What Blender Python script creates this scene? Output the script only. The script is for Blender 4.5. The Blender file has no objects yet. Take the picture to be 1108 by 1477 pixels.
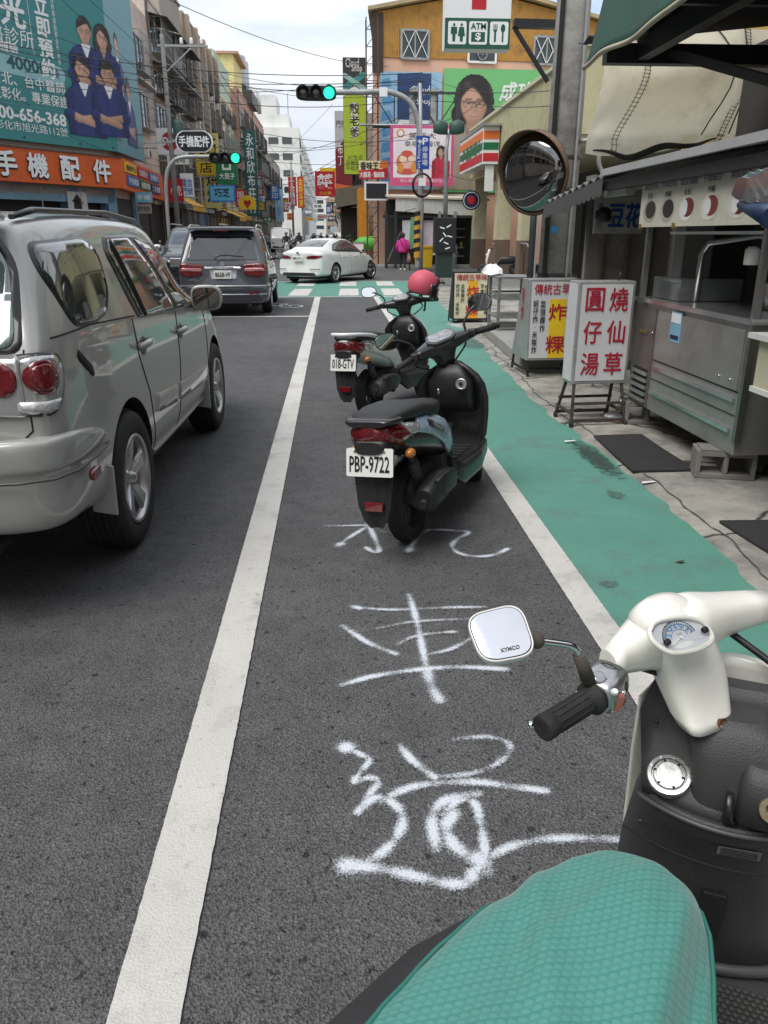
import bpy, bmesh, math, random
import numpy as np
from mathutils import Vector as V, Matrix as Mx
from mathutils.bvhtree import BVHTree
from mathutils.geometry import delaunay_2d_cdt
random.seed(7)
R = math.radians
S = bpy.context.scene
COL = S.collection
# ---------------------------------------------------------------- camera
cd = bpy.data.cameras.new('camera')
cam = bpy.data.objects.new('camera', cd); COL.objects.link(cam)
cam.location = (0, 0, 1.56); cam.rotation_euler = (R(90 - 19.856), 0, R(-3.591))
cd.sensor_fit = 'VERTICAL'; cd.sensor_height = 36; cd.lens = 27.03
cd.clip_start = 0.05; cd.clip_end = 3000
S.camera = cam
# ---------------------------------------------------------------- overcast sky, soft sun
wd = bpy.data.worlds.new('World'); S.world = wd; wd.use_nodes = True
nt = wd.node_tree; N = nt.nodes; L = nt.links
bg = N['Background']
sky = N.new('ShaderNodeTexSky'); sky.sky_type = 'NISHITA'; sky.sun_disc = False
sky.sun_elevation = R(58); sky.sun_rotation = R(228); sky.dust_density = 1.5
tc = N.new('ShaderNodeTexCoord')
mp = N.new('ShaderNodeMapping'); mp.inputs['Scale'].default_value = (1.0, 1.0, 4.2); mp.inputs['Location'].default_value = (2.3, 0.4, 1.25)
n1 = N.new('ShaderNodeTexNoise'); n1.inputs['Scale'].default_value = 1.7; n1.inputs['Detail'].default_value = 7; n1.inputs['Roughness'].default_value = .55
rp = N.new('ShaderNodeValToRGB'); rp.color_ramp.elements[0].position = .33; rp.color_ramp.elements[1].position = .5
rp.color_ramp.elements[0].color = (.12, .12, .12, 1)
n2 = N.new('ShaderNodeTexNoise'); n2.inputs['Scale'].default_value = 2.6; n2.inputs['Detail'].default_value = 5
r2 = N.new('ShaderNodeValToRGB'); r2.color_ramp.elements[0].position = .3; r2.color_ramp.elements[1].position = .68
r2.color_ramp.elements[0].color = (3.3, 3.65, 4.2, 1); r2.color_ramp.elements[1].color = (5.7, 5.8, 6.0, 1)
mx = N.new('ShaderNodeMixRGB')
L.new(tc.outputs['Generated'], mp.inputs[0]); L.new(mp.outputs[0], n1.inputs[0]); L.new(mp.outputs[0], n2.inputs[0])
L.new(n1.outputs[0], rp.inputs[0]); L.new(n2.outputs[0], r2.inputs[0])
L.new(rp.outputs[0], mx.inputs[0]); L.new(sky.outputs[0], mx.inputs[1]); L.new(r2.outputs[0], mx.inputs[2])
L.new(mx.outputs[0], bg.inputs[0]); bg.inputs[1].default_value = .11
sl = bpy.data.lights.new('sun', 'SUN'); sl.energy = 1.5; sl.angle = R(38); sl.color = (1, .97, .92)
sun = bpy.data.objects.new('sun', sl); COL.objects.link(sun); sun.rotation_euler = (R(32), 0, R(-48))
vs_ = S.view_settings; vs_.view_transform = 'Standard'; vs_.look = 'None'; vs_.gamma = 1; vs_.use_curve_mapping = False
vs_.exposure = 0.92
S.cycles.max_bounces = 6; S.cycles.transparent_max_bounces = 12; S.cycles.use_denoising = True
# ---------------------------------------------------------------- materials
MAT = {}
def mat(name, col, rough=.55, metal=0, var=.12, scale=4, bump=0, bscale=60, coat=0, emit=0, spec=.5, dirt=0, dcol=(.05, .045, .04), dscale=2.5):
    """Principled material: base colour broken up by noise, optional grime patches and bump."""
    if name in MAT: return MAT[name]
    m = bpy.data.materials.new(name); m.use_nodes = True; t = m.node_tree; n = t.nodes; l = t.links
    b = n['Principled BSDF']; b.inputs['Roughness'].default_value = rough; b.inputs['Metallic'].default_value = metal
    b.inputs['Coat Weight'].default_value = coat; b.inputs['Coat Roughness'].default_value = .04; b.inputs['Specular IOR Level'].default_value = spec
    c = n.new('ShaderNodeTexCoord')
    z = n.new('ShaderNodeTexNoise'); z.inputs['Scale'].default_value = scale; z.inputs['Detail'].default_value = 6; z.inputs['Roughness'].default_value = .62
    l.new(c.outputs['Object'], z.inputs[0])
    k = n.new('ShaderNodeMixRGB'); k.blend_type = 'MIX'
    k.inputs[1].default_value = tuple(max(0, x * (1 - var * 1.6)) for x in col) + (1,)
    k.inputs[2].default_value = tuple(min(1, x * (1 + var * 1.6)) for x in col) + (1,)
    l.new(z.outputs[0], k.inputs[0]); out = k.outputs[0]
    if dirt:
        d = n.new('ShaderNodeTexNoise'); d.inputs['Scale'].default_value = dscale; d.inputs['Detail'].default_value = 8; d.inputs['Roughness'].default_value = .7
        l.new(c.outputs['Object'], d.inputs[0])
        dr = n.new('ShaderNodeValToRGB'); dr.color_ramp.elements[0].position = .48; dr.color_ramp.elements[1].position = .72
        dr.color_ramp.elements[1].color = (dirt, dirt, dirt, 1)
        l.new(d.outputs[0], dr.inputs[0])
        q = n.new('ShaderNodeMixRGB'); l.new(dr.outputs[0], q.inputs[0]); l.new(out, q.inputs[1]); q.inputs[2].default_value = dcol + (1,)
        out = q.outputs[0]
    l.new(out, b.inputs['Base Color'])
    rr = n.new('ShaderNodeMapRange'); rr.inputs['To Min'].default_value = max(0.02, rough * .75); rr.inputs['To Max'].default_value = min(1, rough * 1.3)
    l.new(z.outputs[0], rr.inputs[0]); l.new(rr.outputs[0], b.inputs['Roughness'])
    if bump:
        y = n.new('ShaderNodeTexNoise'); y.inputs['Scale'].default_value = bscale; y.inputs['Detail'].default_value = 4
        l.new(c.outputs['Object'], y.inputs[0])
        u = n.new('ShaderNodeBump'); u.inputs['Strength'].default_value = bump; u.inputs['Distance'].default_value = .01
        l.new(y.outputs[0], u.inputs['Height']); l.new(u.outputs[0], b.inputs['Normal'])
    if emit:
        b.inputs['Emission Color'].default_value = col + (1,); b.inputs['Emission Strength'].default_value = emit
    MAT[name] = m; return m
def srgb(r, g, b):
    f = lambda x: (x / 255 / 12.92) if x <= 10 else ((x / 255 + .055) / 1.055) ** 2.4
    return (f(r), f(g), f(b))
def pm(name, r, g, b, rough=.5, k=.9, **kw):
    """paint material from an sRGB triple"""
    c = srgb(r, g, b); return mat(name, tuple(x * k for x in c), rough, **kw)
def ridged(name, col, axis='X', freq=60, rough=.5, metal=0, depth=.5, var=.12, dirt=.3):
    """corrugated sheet: wave bump on an object axis"""
    if name in MAT: return MAT[name]
    m = mat(name, col, rough, metal, var=var, dirt=dirt, scale=1.2); t = m.node_tree; n = t.nodes; l = t.links
    c = n.new('ShaderNodeTexCoord'); w = n.new('ShaderNodeTexWave'); w.bands_direction = axis; w.inputs['Scale'].default_value = freq / 6.283
    l.new(c.outputs['Object'], w.inputs[0]); u = n.new('ShaderNodeBump'); u.inputs['Strength'].default_value = depth; u.inputs['Distance'].default_value = .03
    l.new(w.outputs[0], u.inputs['Height']); l.new(u.outputs[0], n['Principled BSDF'].inputs['Normal']); return m
# ---------------------------------------------------------------- geometry helpers
WM = {}
def thing(name, label, cat, loc=(0, 0, 0), rz=0, group=None, tilt=None):
    o = bpy.data.objects.new(name, None); COL.objects.link(o); o.empty_display_size = .1
    m = Mx.Translation(V(loc)) @ Mx.Rotation(rz, 4, 'Z')
    if tilt: m = m @ Mx.Rotation(tilt[0], 4, 'Y') @ Mx.Rotation(tilt[1], 4, 'X')
    o.matrix_world = m; o.location = m.to_translation(); o.rotation_euler = m.to_euler()
    WM[o.name] = m; o['label'] = label; o['category'] = cat
    if group: o['group'] = group
    return o
def tag(o, label, cat, group=None):
    o['label'] = label; o['category'] = cat
    if group: o['group'] = group
    return o
def frame_of(d):
    d = V(d).normalized(); a = V((0, 0, 1)) if abs(d.z) < .9 else V((1, 0, 0))
    x = d.cross(a).normalized(); return x, x.cross(d).normalized()
class B:
    """collects shapes into one mesh"""
    def __init__(s): s.v = []; s.f = []; s.sm = []
    def add(s, vs, fs, smooth=False):
        n = len(s.v); s.v += [tuple(v) for v in vs]; s.f += [tuple(i + n for i in f) for f in fs]; s.sm += [smooth] * len(fs); return s
    def box(s, c, d, rz=0, rx=0, ry=0):
        m = Mx.Rotation(rz, 3, 'Z') @ Mx.Rotation(ry, 3, 'Y') @ Mx.Rotation(rx, 3, 'X'); c = V(c)
        vs = [c + m @ V((x * d[0] / 2, y * d[1] / 2, z * d[2] / 2)) for x in (-1, 1) for y in (-1, 1) for z in (-1, 1)]
        return s.add(vs, [(0, 1, 3, 2), (4, 6, 7, 5), (0, 4, 5, 1), (2, 3, 7, 6), (0, 2, 6, 4), (1, 5, 7, 3)])
    def bx(s, a, b): return s.box([(x + y) / 2 for x, y in zip(a, b)], [abs(y - x) for x, y in zip(a, b)])
    def bar(s, a, b, w, h=None):
        """rectangular bar from a to b"""
        a, b = V(a), V(b); h = h or w; d = b - a; x, y = frame_of(d)
        vs = [p + x * (i * w / 2) + y * (j * h / 2) for p in (a, b) for i, j in ((-1, -1), (1, -1), (1, 1), (-1, 1))]
        return s.add(vs, [(0, 1, 2, 3), (7, 6, 5, 4)] + [(i, (i + 1) % 4, 4 + (i + 1) % 4, 4 + i) for i in range(4)])
    def tube(s, pts, r, n=8, caps=True, closed=False):
        pts = [V(p) for p in pts]; k = len(pts); rs = r if isinstance(r, (list, tuple)) else [r] * k
        x, y = frame_of(pts[1] - pts[0]); rings = []
        for i, p in enumerate(pts):
            d = (pts[(i + 1) % k] - pts[i - 1]) if (closed or 0 < i < k - 1) else (pts[1] - pts[0] if i == 0 else pts[-1] - pts[-2])
            d.normalize(); x = (x - d * x.dot(d)).normalized(); y = d.cross(x)
            rings.append([p + (x * math.cos(a) + y * math.sin(a)) * rs[i] for a in (2 * math.pi * j / n for j in range(n))])
        if closed: rings.append(rings[0]); caps = False
        return s.loft(rings, caps)
    def loft(s, rings, caps=True, smooth=True, closed=True):
        n = len(rings[0]); vs = [p for r in rings for p in r]; fs = []
        for i in range(len(rings) - 1):
            for j in range(n if closed else n - 1):
                k = (j + 1) % n; fs.append((i * n + j, i * n + k, (i + 1) * n + k, (i + 1) * n + j))
        s.add(vs, fs, smooth)
        if caps and closed:
            s.add(rings[0], [tuple(range(n))[::-1]], False); s.add(rings[-1], [tuple(range(n))], False)
        return s
    def prism(s, poly, d):
        d = V(d); n = len(poly); a = [V(p) for p in poly]; b = [p + d for p in a]
        return s.add(a + b, [tuple(range(n))[::-1], tuple(range(n, 2 * n))] + [(i, (i + 1) % n, n + (i + 1) % n, n + i) for i in range(n)])
    def poly(s, p): return s.add(p, [tuple(range(len(p)))])
    def lathe(s, prof, c, axis=(0, 0, 1), n=24, smooth=True, caps=True):
        c = V(c); d = V(axis).normalized(); x, y = frame_of(d)
        return s.loft([[c + d * h + (x * math.cos(a) + y * math.sin(a)) * max(r, 1e-4) for a in (2 * math.pi * j / n for j in range(n))] for r, h in prof], caps, smooth)
    def ball(s, c, r, n=14, m=9, rot=None):
        r = (r, r, r) if not isinstance(r, (list, tuple)) else r; c = V(c); rings = []
        for i in range(m + 1):
            t = math.pi * i / m; q = max(math.sin(t), 1e-3)
            ring = [V((q * math.cos(a) * r[0], q * math.sin(a) * r[1], -math.cos(t) * r[2])) for a in (2 * math.pi * j / n for j in range(n))]
            rings.append([c + ((rot @ p) if rot else p) for p in ring])
        return s.loft(rings, True)
    def sell(s, path, n=20):
        """loft of super-ellipse rings: path = [(centre, side vec, up vec, exponent)], half-axes carried by the vectors"""
        rings = []
        for c, a, b, e in path:
            c, a, b = V(c), V(a), V(b); ring = []
            for j in range(n):
                t = 2 * math.pi * j / n; ct, st = math.cos(t), math.sin(t)
                ring.append(c + a * (abs(ct) ** (2 / e) * (1 if ct >= 0 else -1)) + b * (abs(st) ** (2 / e) * (1 if st >= 0 else -1)))
            rings.append(ring)
        return s.loft(rings)
    def build(s, name, m, parent=None, world=False, bevel=0, label=None, sub=0, auto=True, kind=None):
        me = bpy.data.meshes.new(name); vs = s.v
        if world and parent is not None:
            q = WM[parent.name].inverted(); vs = [q @ V(v) for v in vs]
        me.from_pydata([tuple(v) for v in vs], [], s.f)
        me.polygons.foreach_set('use_smooth', s.sm)
        bm = bmesh.new(); bm.from_mesh(me)
        bmesh.ops.remove_doubles(bm, verts=bm.verts, dist=1e-5)
        if auto: bmesh.ops.recalc_face_normals(bm, faces=bm.faces)
        bm.to_mesh(me); bm.free(); me.update()
        for q in (m if isinstance(m, (list, tuple)) else [m]): me.materials.append(q)
        o = bpy.data.objects.new(name, me); COL.objects.link(o)
        if parent is not None: o.parent = parent; WM[o.name] = WM[parent.name]
        else: WM[o.name] = Mx.Identity(4)
        if bevel:
            b = o.modifiers.new('bevel', 'BEVEL'); b.width = bevel; b.segments = 2; b.limit_method = 'ANGLE'; b.angle_limit = R(35)
        if sub:
            b = o.modifiers.new('sub', 'SUBSURF'); b.levels = sub; b.render_levels = sub
        if label: o['label'] = label
        if kind: o['kind'] = kind
        return o
def realize(o):
    """apply an object's modifiers"""
    dg = bpy.context.evaluated_depsgraph_get(); dg.update()
    me = bpy.data.meshes.new_from_object(o.evaluated_get(dg)); o.modifiers.clear(); o.data = me; return o
def struct(o): o['kind'] = 'structure'; return o
def group_copy(o, loc, rz, label=None):
    """a copy of a thing with copies of its parts and sub-parts"""
    r = o.copy(); COL.objects.link(r); r.location = loc; r.rotation_euler = (0, 0, rz)
    if label: r['label'] = label
    for ch in list(o.children):
        c = ch.copy(); COL.objects.link(c); c.parent = r
        for g in ch.children:
            d = g.copy(); COL.objects.link(d); d.parent = c
    return r
_TX = {}
def text_mesh(body, bold, line=1.0):
    key = (body, bold, line)
    if key not in _TX:
        c = bpy.data.curves.new('t', 'FONT'); c.body = body; c.offset = bold; c.resolution_u = 2; c.align_x = 'CENTER'; c.space_line = line
        o = bpy.data.objects.new('t', c); COL.objects.link(o); me = bpy.data.meshes.new_from_object(o)
        vs = [v.co.copy() for v in me.vertices]; fs = [tuple(p.vertices) for p in me.polygons]
        bpy.data.objects.remove(o); bpy.data.curves.remove(c); bpy.data.meshes.remove(me)
        _TX[key] = (vs, fs)
    return _TX[key]
def letters(body, c, ux, uy, w, h, m, parent, bold=.012, name='lettering', line=1.0, depth=.004, world=True, keep=False):
    """writing fitted into a w x h box centred on c, lying in the plane ux, uy"""
    cjk = any(ord(q) > 0x2e80 for q in body) and 0 < bold < .05; fat = bold if cjk else 0
    vs, fs = text_mesh(body, 0 if cjk else bold, line)
    x0, x1 = min(v.x for v in vs), max(v.x for v in vs); y0, y1 = min(v.y for v in vs), max(v.y for v in vs)
    ux, uy, c = V(ux).normalized(), V(uy).normalized(), V(c); n = ux.cross(uy)
    sx = w / max(x1 - x0, 1e-4); sy = h / max(y1 - y0, 1e-4)
    if keep: sx = sy = min(sx, sy)
    b = B(); h_ = min(sx, sy)   # dense characters are thickened by slightly shifted layers
    for i, (dx, dy) in enumerate(((0, 0), (1, 0), (-1, 0), (0, 1), (0, -1)) if fat else ((0, 0),)):
        b.add([c + ux * ((v.x - (x0 + x1) / 2) * sx + dx * fat * h_) + uy * ((v.y - (y0 + y1) / 2) * sy + dy * fat * h_) + n * (depth + i * .0003) for v in vs], fs)
    return b.build(name, m, parent, world=world, auto=False)
def board(name, label, cat, c, ux, uy, w, h, t, face, edge, texts=(), group=None, frame=0, fm=None):
    """sign panel centred on c facing ux x uy; texts = (body, fx, fy, fw, fh, material, bold) in fractions of the panel from its lower left"""
    ux, uy, c = V(ux).normalized(), V(uy).normalized(), V(c); n = ux.cross(uy)
    o = thing(name, label, cat, c, 0, group)
    P = lambda x, y, z=0: c + ux * ((x - .5) * w) + uy * ((y - .5) * h) + n * z
    B().prism([P(0, 0, -t), P(1, 0, -t), P(1, 1, -t), P(0, 1, -t)], n * t).build('casing', edge, o, world=True)
    e = frame
    fx, fy = e / w, e / h
    B().prism([P(fx, fy, .001), P(1 - fx, fy, .001), P(1 - fx, 1 - fy, .001), P(fx, 1 - fy, .001)], n * .004).build('face', face, o, world=True)
    for q in texts:
        body, x, y, tw, th, m, bold = q[:7]
        letters(body, P(x, y, .006), ux, uy, tw * w, th * h, m, o, bold, line=q[7] if len(q) > 7 else 1.0)
    o_P = P
    return o, o_P, n
def flat(P, pts, m, parent, z, name='print', t=.003):
    """a flat printed patch of a board: pts in panel fractions"""
    a = [P(x, y, z) for x, y in pts]; n = (a[1] - a[0]).cross(a[2] - a[0])
    if n.length < 1e-9: n = V((0, 0, 1))
    return B().poly(a).build(name, m, parent, world=True, auto=False)
def ell(cx, cy, rx, ry, n=20, a0=0, a1=360):
    return [(cx + rx * math.cos(R(a0 + (a1 - a0) * i / n)), cy + ry * math.sin(R(a0 + (a1 - a0) * i / n))) for i in range(n if a1 - a0 >= 360 else n + 1)]
def smooth_path(p, k=6):
    """Catmull-Rom through points"""
    p = [V(q) for q in p]; out = []
    for i in range(len(p) - 1):
        a, b, c, d = p[max(i - 1, 0)], p[i], p[i + 1], p[min(i + 2, len(p) - 1)]
        for j in range(k):
            t = j / k; out.append(.5 * ((2 * b) + (c - a) * t + (2 * a - 5 * b + 4 * c - d) * t * t + (3 * b - a - 3 * c + d) * t ** 3))
    return out + [p[-1]]
# common materials
BLK = mat('black_plastic', (.018, .018, .019), .42, var=.25, scale=9, bump=.12, bscale=400, dirt=.25, dcol=(.06, .058, .054), dscale=3)
RUB = mat('rubber', (.018, .018, .018), .75, bump=.3, bscale=120, dirt=.4, dcol=(.06, .055, .05))
DRK = mat('dark_void', (.012, .012, .013), .8)
CHR = mat('chrome', (.75, .75, .76), .12, 1, var=.04)
STL = mat('brushed_steel', (.33, .33, .32), .33, .9, var=.15, scale=2, dirt=.5, dcol=(.12, .11, .1), dscale=1.4)
GRY = mat('grey_metal', (.28, .29, .29), .45, .5, dirt=.4, dscale=3)
DGR = mat('dark_metal', (.05, .05, .05), .5, .4, dirt=.3)
ALU = mat('alloy', (.52, .52, .51), .3, .85, var=.08, dirt=.25, dcol=(.15, .13, .11), dscale=6)
WHT = pm('white_paint', 225, 225, 220, .45, dirt=.18, dcol=(.3, .28, .25))
CONC = mat('concrete', (.3, .295, .28), .85, var=.22, scale=5, bump=.35, bscale=70, dirt=.5, dcol=(.12, .115, .105))
GLS = mat('dark_glass', (.02, .024, .024), .04, 0, var=.05, spec=1.0, coat=1)
RED = pm('sign_red', 190, 25, 40, .5)
NAVY = pm('ink_navy', 25, 35, 75, .5)
INK = pm('ink_black', 25, 25, 28, .5)
SKIN = pm('printed_skin', 214, 170, 148, .6, var=.05)
HAIR = pm('printed_hair', 30, 26, 28, .6)
YEL = pm('sign_yellow', 238, 200, 40, .5)

# ================================================================ ground
def asphalt():
    m = bpy.data.materials.new('asphalt'); m.use_nodes = True; t = m.node_tree; n = t.nodes; l = t.links; b = n['Principled BSDF']
    c = n.new('ShaderNodeTexCoord')
    def noise(s, d=5, r=.6):
        z = n.new('ShaderNodeTexNoise'); z.inputs['Scale'].default_value = s; z.inputs['Detail'].default_value = d; z.inputs['Roughness'].default_value = r
        l.new(c.outputs['Object'], z.inputs[0]); return z.outputs[0]
    def ramp(x, a, ca, b_, cb):
        r = n.new('ShaderNodeValToRGB'); r.color_ramp.elements[0].position = a; r.color_ramp.elements[1].position = b_
        r.color_ramp.elements[0].color = (*ca, 1); r.color_ramp.elements[1].color = (*cb, 1); l.new(x, r.inputs[0]); return r.outputs[0]
    def mix(f, a, b_, mode='MIX'):
        q = n.new('ShaderNodeMixRGB'); q.blend_type = mode
        for i, x in enumerate((f, a, b_)):
            if hasattr(x, 'is_linked'): l.new(x, q.inputs[i])
            else: q.inputs[i].default_value = x if i == 0 else (*x, 1)
        return q.outputs[0]
    v = n.new('ShaderNodeTexVoronoi'); v.inputs['Scale'].default_value = 150; l.new(c.outputs['Object'], v.inputs[0])
    v2 = n.new('ShaderNodeTexVoronoi'); v2.inputs['Scale'].default_value = 62; l.new(c.outputs['Object'], v2.inputs[0])
    grain = mix(.5, ramp(noise(110, 3), .38, (.03, .03, .031), .62, (.125, .124, .122)), ramp(v.outputs['Color'], .1, (.042, .042, .043), .95, (.118, .116, .114)))
    big = ramp(noise(.55, 6, .65), .3, (.80, .80, .80), .7, (1.16, 1.15, 1.14))
    mid = ramp(noise(7, 5), .32, (.86, .86, .86), .68, (1.12, 1.12, 1.12))
    col = mix(1, mix(1, grain, big, 'MULTIPLY'), mid, 'MULTIPLY')
    oil = ramp(noise(1.3, 7, .7), .56, (0, 0, 0), .7, (.5, .5, .5)); col = mix(oil, col, (.04, .04, .04)); dust = ramp(noise(2.1, 8, .72), .55, (0, 0, 0), .75, (.35, .35, .35)); col = mix(dust, col, (.125, .12, .112))
    pits = ramp(noise(34, 3, .5), .31, (1, 1, 1), .38, (0, 0, 0))
    col = mix(pits, col, (.022, .022, .023))
    stone = ramp(v2.outputs['Color'], .975, (0, 0, 0), .985, (.55, .55, .55))
    col = mix(stone, col, (.17, .162, .15))
    col = mix(1, col, (1.6, 1.62, 1.66), 'MULTIPLY'); l.new(col, b.inputs['Base Color']); b.inputs['Roughness'].default_value = .82; b.inputs['Specular IOR Level'].default_value = .35
    h = n.new('ShaderNodeMath'); h.operation = 'ADD'; l.new(v.outputs['Distance'], h.inputs[0]); l.new(noise(48, 4), h.inputs[1])
    u = n.new('ShaderNodeBump'); u.inputs['Strength'].default_value = 1.0; u.inputs['Distance'].default_value = .009
    l.new(h.outputs[0], u.inputs['Height']); l.new(u.outputs[0], b.inputs['Normal']); return m
ASPH = asphalt()
struct(B().poly([(-600, -60, 0), (600, -60, 0), (600, 1500, 0), (-600, 1500, 0)]).build('road', ASPH))
def paint(name, col, wear=.5, fine=.35, edge=.62, dcol=(.06, .06, .06), spot=30):
    """road paint worn through to the asphalt in specks"""
    m = mat(name, col, .7, var=.1, scale=3, bump=.55, bscale=140); t = m.node_tree; n = t.nodes; l = t.links; b = n['Principled BSDF']
    c = n.new('ShaderNodeTexCoord'); src = b.inputs['Base Color'].links[0].from_socket
    for sc, amt, pos in ((spot, wear, edge), (2.2, fine, .52), (160, .35, .6)):
        z = n.new('ShaderNodeTexNoise'); z.inputs['Scale'].default_value = sc; z.inputs['Detail'].default_value = 8; z.inputs['Roughness'].default_value = .68
        l.new(c.outputs['Object'], z.inputs[0]); r = n.new('ShaderNodeValToRGB'); r.color_ramp.elements[0].position = pos; r.color_ramp.elements[1].position = pos + .16
        r.color_ramp.elements[1].color = (amt, amt, amt, 1); l.new(z.outputs[0], r.inputs[0])
        q = n.new('ShaderNodeMixRGB'); l.new(r.outputs[0], q.inputs[0]); l.new(src, q.inputs[1]); q.inputs[2].default_value = (*dcol, 1); src = q.outputs[0]
    l.new(src, b.inputs['Base Color']); return m
LINE = paint('line_paint', (.56, .545, .51), .7, .45, .58, (.17, .165, .155))
TEAL = paint('teal_paint', (.092, .262, .205), .75, .6, .6, (.11, .15, .135))
def ragged(xa, xb, y0, y1, z, step=.05, amp=.006):
    """strip along the road with slightly uneven edges"""
    b = B(); k = max(2, int((y1 - y0) / step)); vs = []
    for i in range(k + 1):
        y = y0 + (y1 - y0) * i / k
        fa = xa(y) if callable(xa) else xa; fb = xb(y) if callable(xb) else xb
        vs += [(fa + random.uniform(-amp, amp), y, z), (fb + random.uniform(-amp, amp), y, z)]
    b.add(vs, [(2 * i, 2 * i + 1, 2 * i + 3, 2 * i + 2) for i in range(k)]); return b
struct(ragged(-.508, -.355, -3, 21.0, .008, .02, .0012).build('lane_line', LINE))
struct(ragged(1.03, 1.165, -3, 21.0, .008, .02, .0012).build('lane_line', LINE))
def teal_edge(y):
    pts = [(-3, 2.3), (2.6, 1.98), (3.4, 1.97), (4.7, 2.06), (6.5, 1.98), (7.6, 2.0), (9, 2.05), (11.4, 2.2), (14.8, 2.3), (18.5, 2.55), (21, 2.75), (24, 3.0), (29, 3.0)]
    for (a, p), (c, q) in zip(pts, pts[1:]):
        if a <= y <= c: return p + (q - p) * (y - a) / (c - a) + .018 * math.sin(y * 2.3) + .012 * math.sin(y * 7.1 + 1) + .008 * math.sin(y * 19)
    return 2.9
struct(ragged(1.16, teal_edge, -3, 21.3, .004, .04, .012).build('green_path', TEAL))
# junction: green crossing band with white blocks, stop line, bicycle box
struct(ragged(-8.6, 3.0, 21.3, 28.2, .004, .2, .02).build('green_crossing', TEAL))
struct(B().poly([(-8.6, 21.05, .006), (3.0, 21.05, .006), (3.0, 21.22, .006), (-8.6, 21.22, .006)]).build('stop_line', LINE))
struct(B().poly([(-8.6, 28.22, .006), (3.0, 28.22, .006), (3.0, 28.36, .006), (-8.6, 28.36, .006)]).build('crossing_edge_line', LINE))
zb = B()
for x in (-7.3, -5.7, -4.1, -2.6, -1.25, .12, 1.35):
    zb.poly([(x, 21.5, .009), (x + .55, 21.5, .009), (x + .62, 24.3, .009), (x + .07, 24.3, .009)])
    zb.poly([(x + .05, 25.6, .009), (x + .6, 25.6, .009), (x + .67, 28.0, .009), (x + .12, 28.0, .009)])
struct(zb.build('crosswalk', LINE))
struct(B().poly([(-3.2, 15.92, .006), (-.51, 15.92, .006), (-.51, 16.08, .006), (-3.2, 16.08, .006)]).build('bicycle_box_line', LINE))
bk = B()
for cx, cy in ((-.98, 18.3), (-1.72, 18.3)):
    bk.loft([[(cx + r * math.cos(a), cy + 1.35 * r * math.sin(a), .008) for a in (2 * math.pi * j / 24 for j in range(24))] for r in (.22, .28)], caps=False, smooth=False)
for a, b_ in (((-.98, 18.3), (-1.2, 19.0)), ((-1.2, 19.0), (-1.62, 19.05)), ((-1.72, 18.3), (-1.3, 18.35)), ((-1.3, 18.35), (-1.2, 19.0)), ((-1.72, 18.3), (-1.55, 19.15)), ((-1.3, 18.35), (-1.6, 19.05)), ((-1.2, 19.0), (-1.05, 19.3))):
    a, b_ = V((*a, .008)), V((*b_, .008)); s_ = (b_ - a).cross(V((0, 0, 1))).normalized() * .03
    bk.poly([a - s_, b_ - s_, b_ + s_, a + s_])
struct(bk.build('bicycle_marking', LINE))
# concrete apron on the right, in front of the stalls
APR = mat('apron_concrete', (.30, .285, .255), .85, var=.5, scale=3.2, bump=.7, bscale=38, dirt=.85, dcol=(.055, .052, .048), dscale=1.3)
t_ = APR.node_tree; v_ = t_.nodes.new('ShaderNodeTexVoronoi'); v_.feature = 'DISTANCE_TO_EDGE'; v_.inputs['Scale'].default_value = .9; c_ = t_.nodes.new('ShaderNodeTexCoord'); nz_ = t_.nodes.new('ShaderNodeTexNoise'); nz_.inputs['Scale'].default_value = 2.5; nz_.inputs['Detail'].default_value = 6
m_ = t_.nodes.new('ShaderNodeMixRGB'); m_.inputs[0].default_value = .22; t_.links.new(c_.outputs['Object'], nz_.inputs[0]); t_.links.new(c_.outputs['Object'], m_.inputs[1]); t_.links.new(nz_.outputs['Color'], m_.inputs[2]); t_.links.new(m_.outputs[0], v_.inputs[0])
r_ = t_.nodes.new('ShaderNodeValToRGB'); r_.color_ramp.elements[0].color = (1, 1, 1, 1); r_.color_ramp.elements[0].position = .004; r_.color_ramp.elements[1].position = .014; r_.color_ramp.elements[1].color = (0, 0, 0, 1); t_.links.new(v_.outputs['Distance'], r_.inputs[0])
p_ = t_.nodes['Principled BSDF']; q_ = t_.nodes.new('ShaderNodeMixRGB'); t_.links.new(r_.outputs[0], q_.inputs[0]); t_.links.new(p_.inputs['Base Color'].links[0].from_socket, q_.inputs[1]); q_.inputs[2].default_value = (.035, .033, .03, 1); t_.links.new(q_.outputs[0], p_.inputs['Base Color'])
ap = B(); vs = []; k = 240
for i in range(k + 1):
    y = -3 + 27.5 * i / k; x = teal_edge(y) - .035 + random.uniform(-.02, .02)
    vs += [(x, y, .003), (x + .09, y, .018), (12, y, .02)]
ap.add(vs, [f for i in range(k) for f in ((3 * i, 3 * i + 1, 3 * i + 4, 3 * i + 3), (3 * i + 1, 3 * i + 2, 3 * i + 5, 3 * i + 4))])
struct(ap.build('pavement', APR))
struct(B().poly([(2.9, 24.4, .012), (60, 24.4, .012), (60, 33, .012), (3.2, 33, .012)]).build('side_pavement', mat('side_concrete', (.2, .195, .185), .85, var=.25, bump=.4, dirt=.5)))
struct(B().bx((-60, 40.5, -.1), (-9.0, 400, .12)).build('far_pavement', CONC))
struct(B().bx((2.2, 39.5, -.1), (60, 400, .12)).build('far_pavement', CONC))
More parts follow.
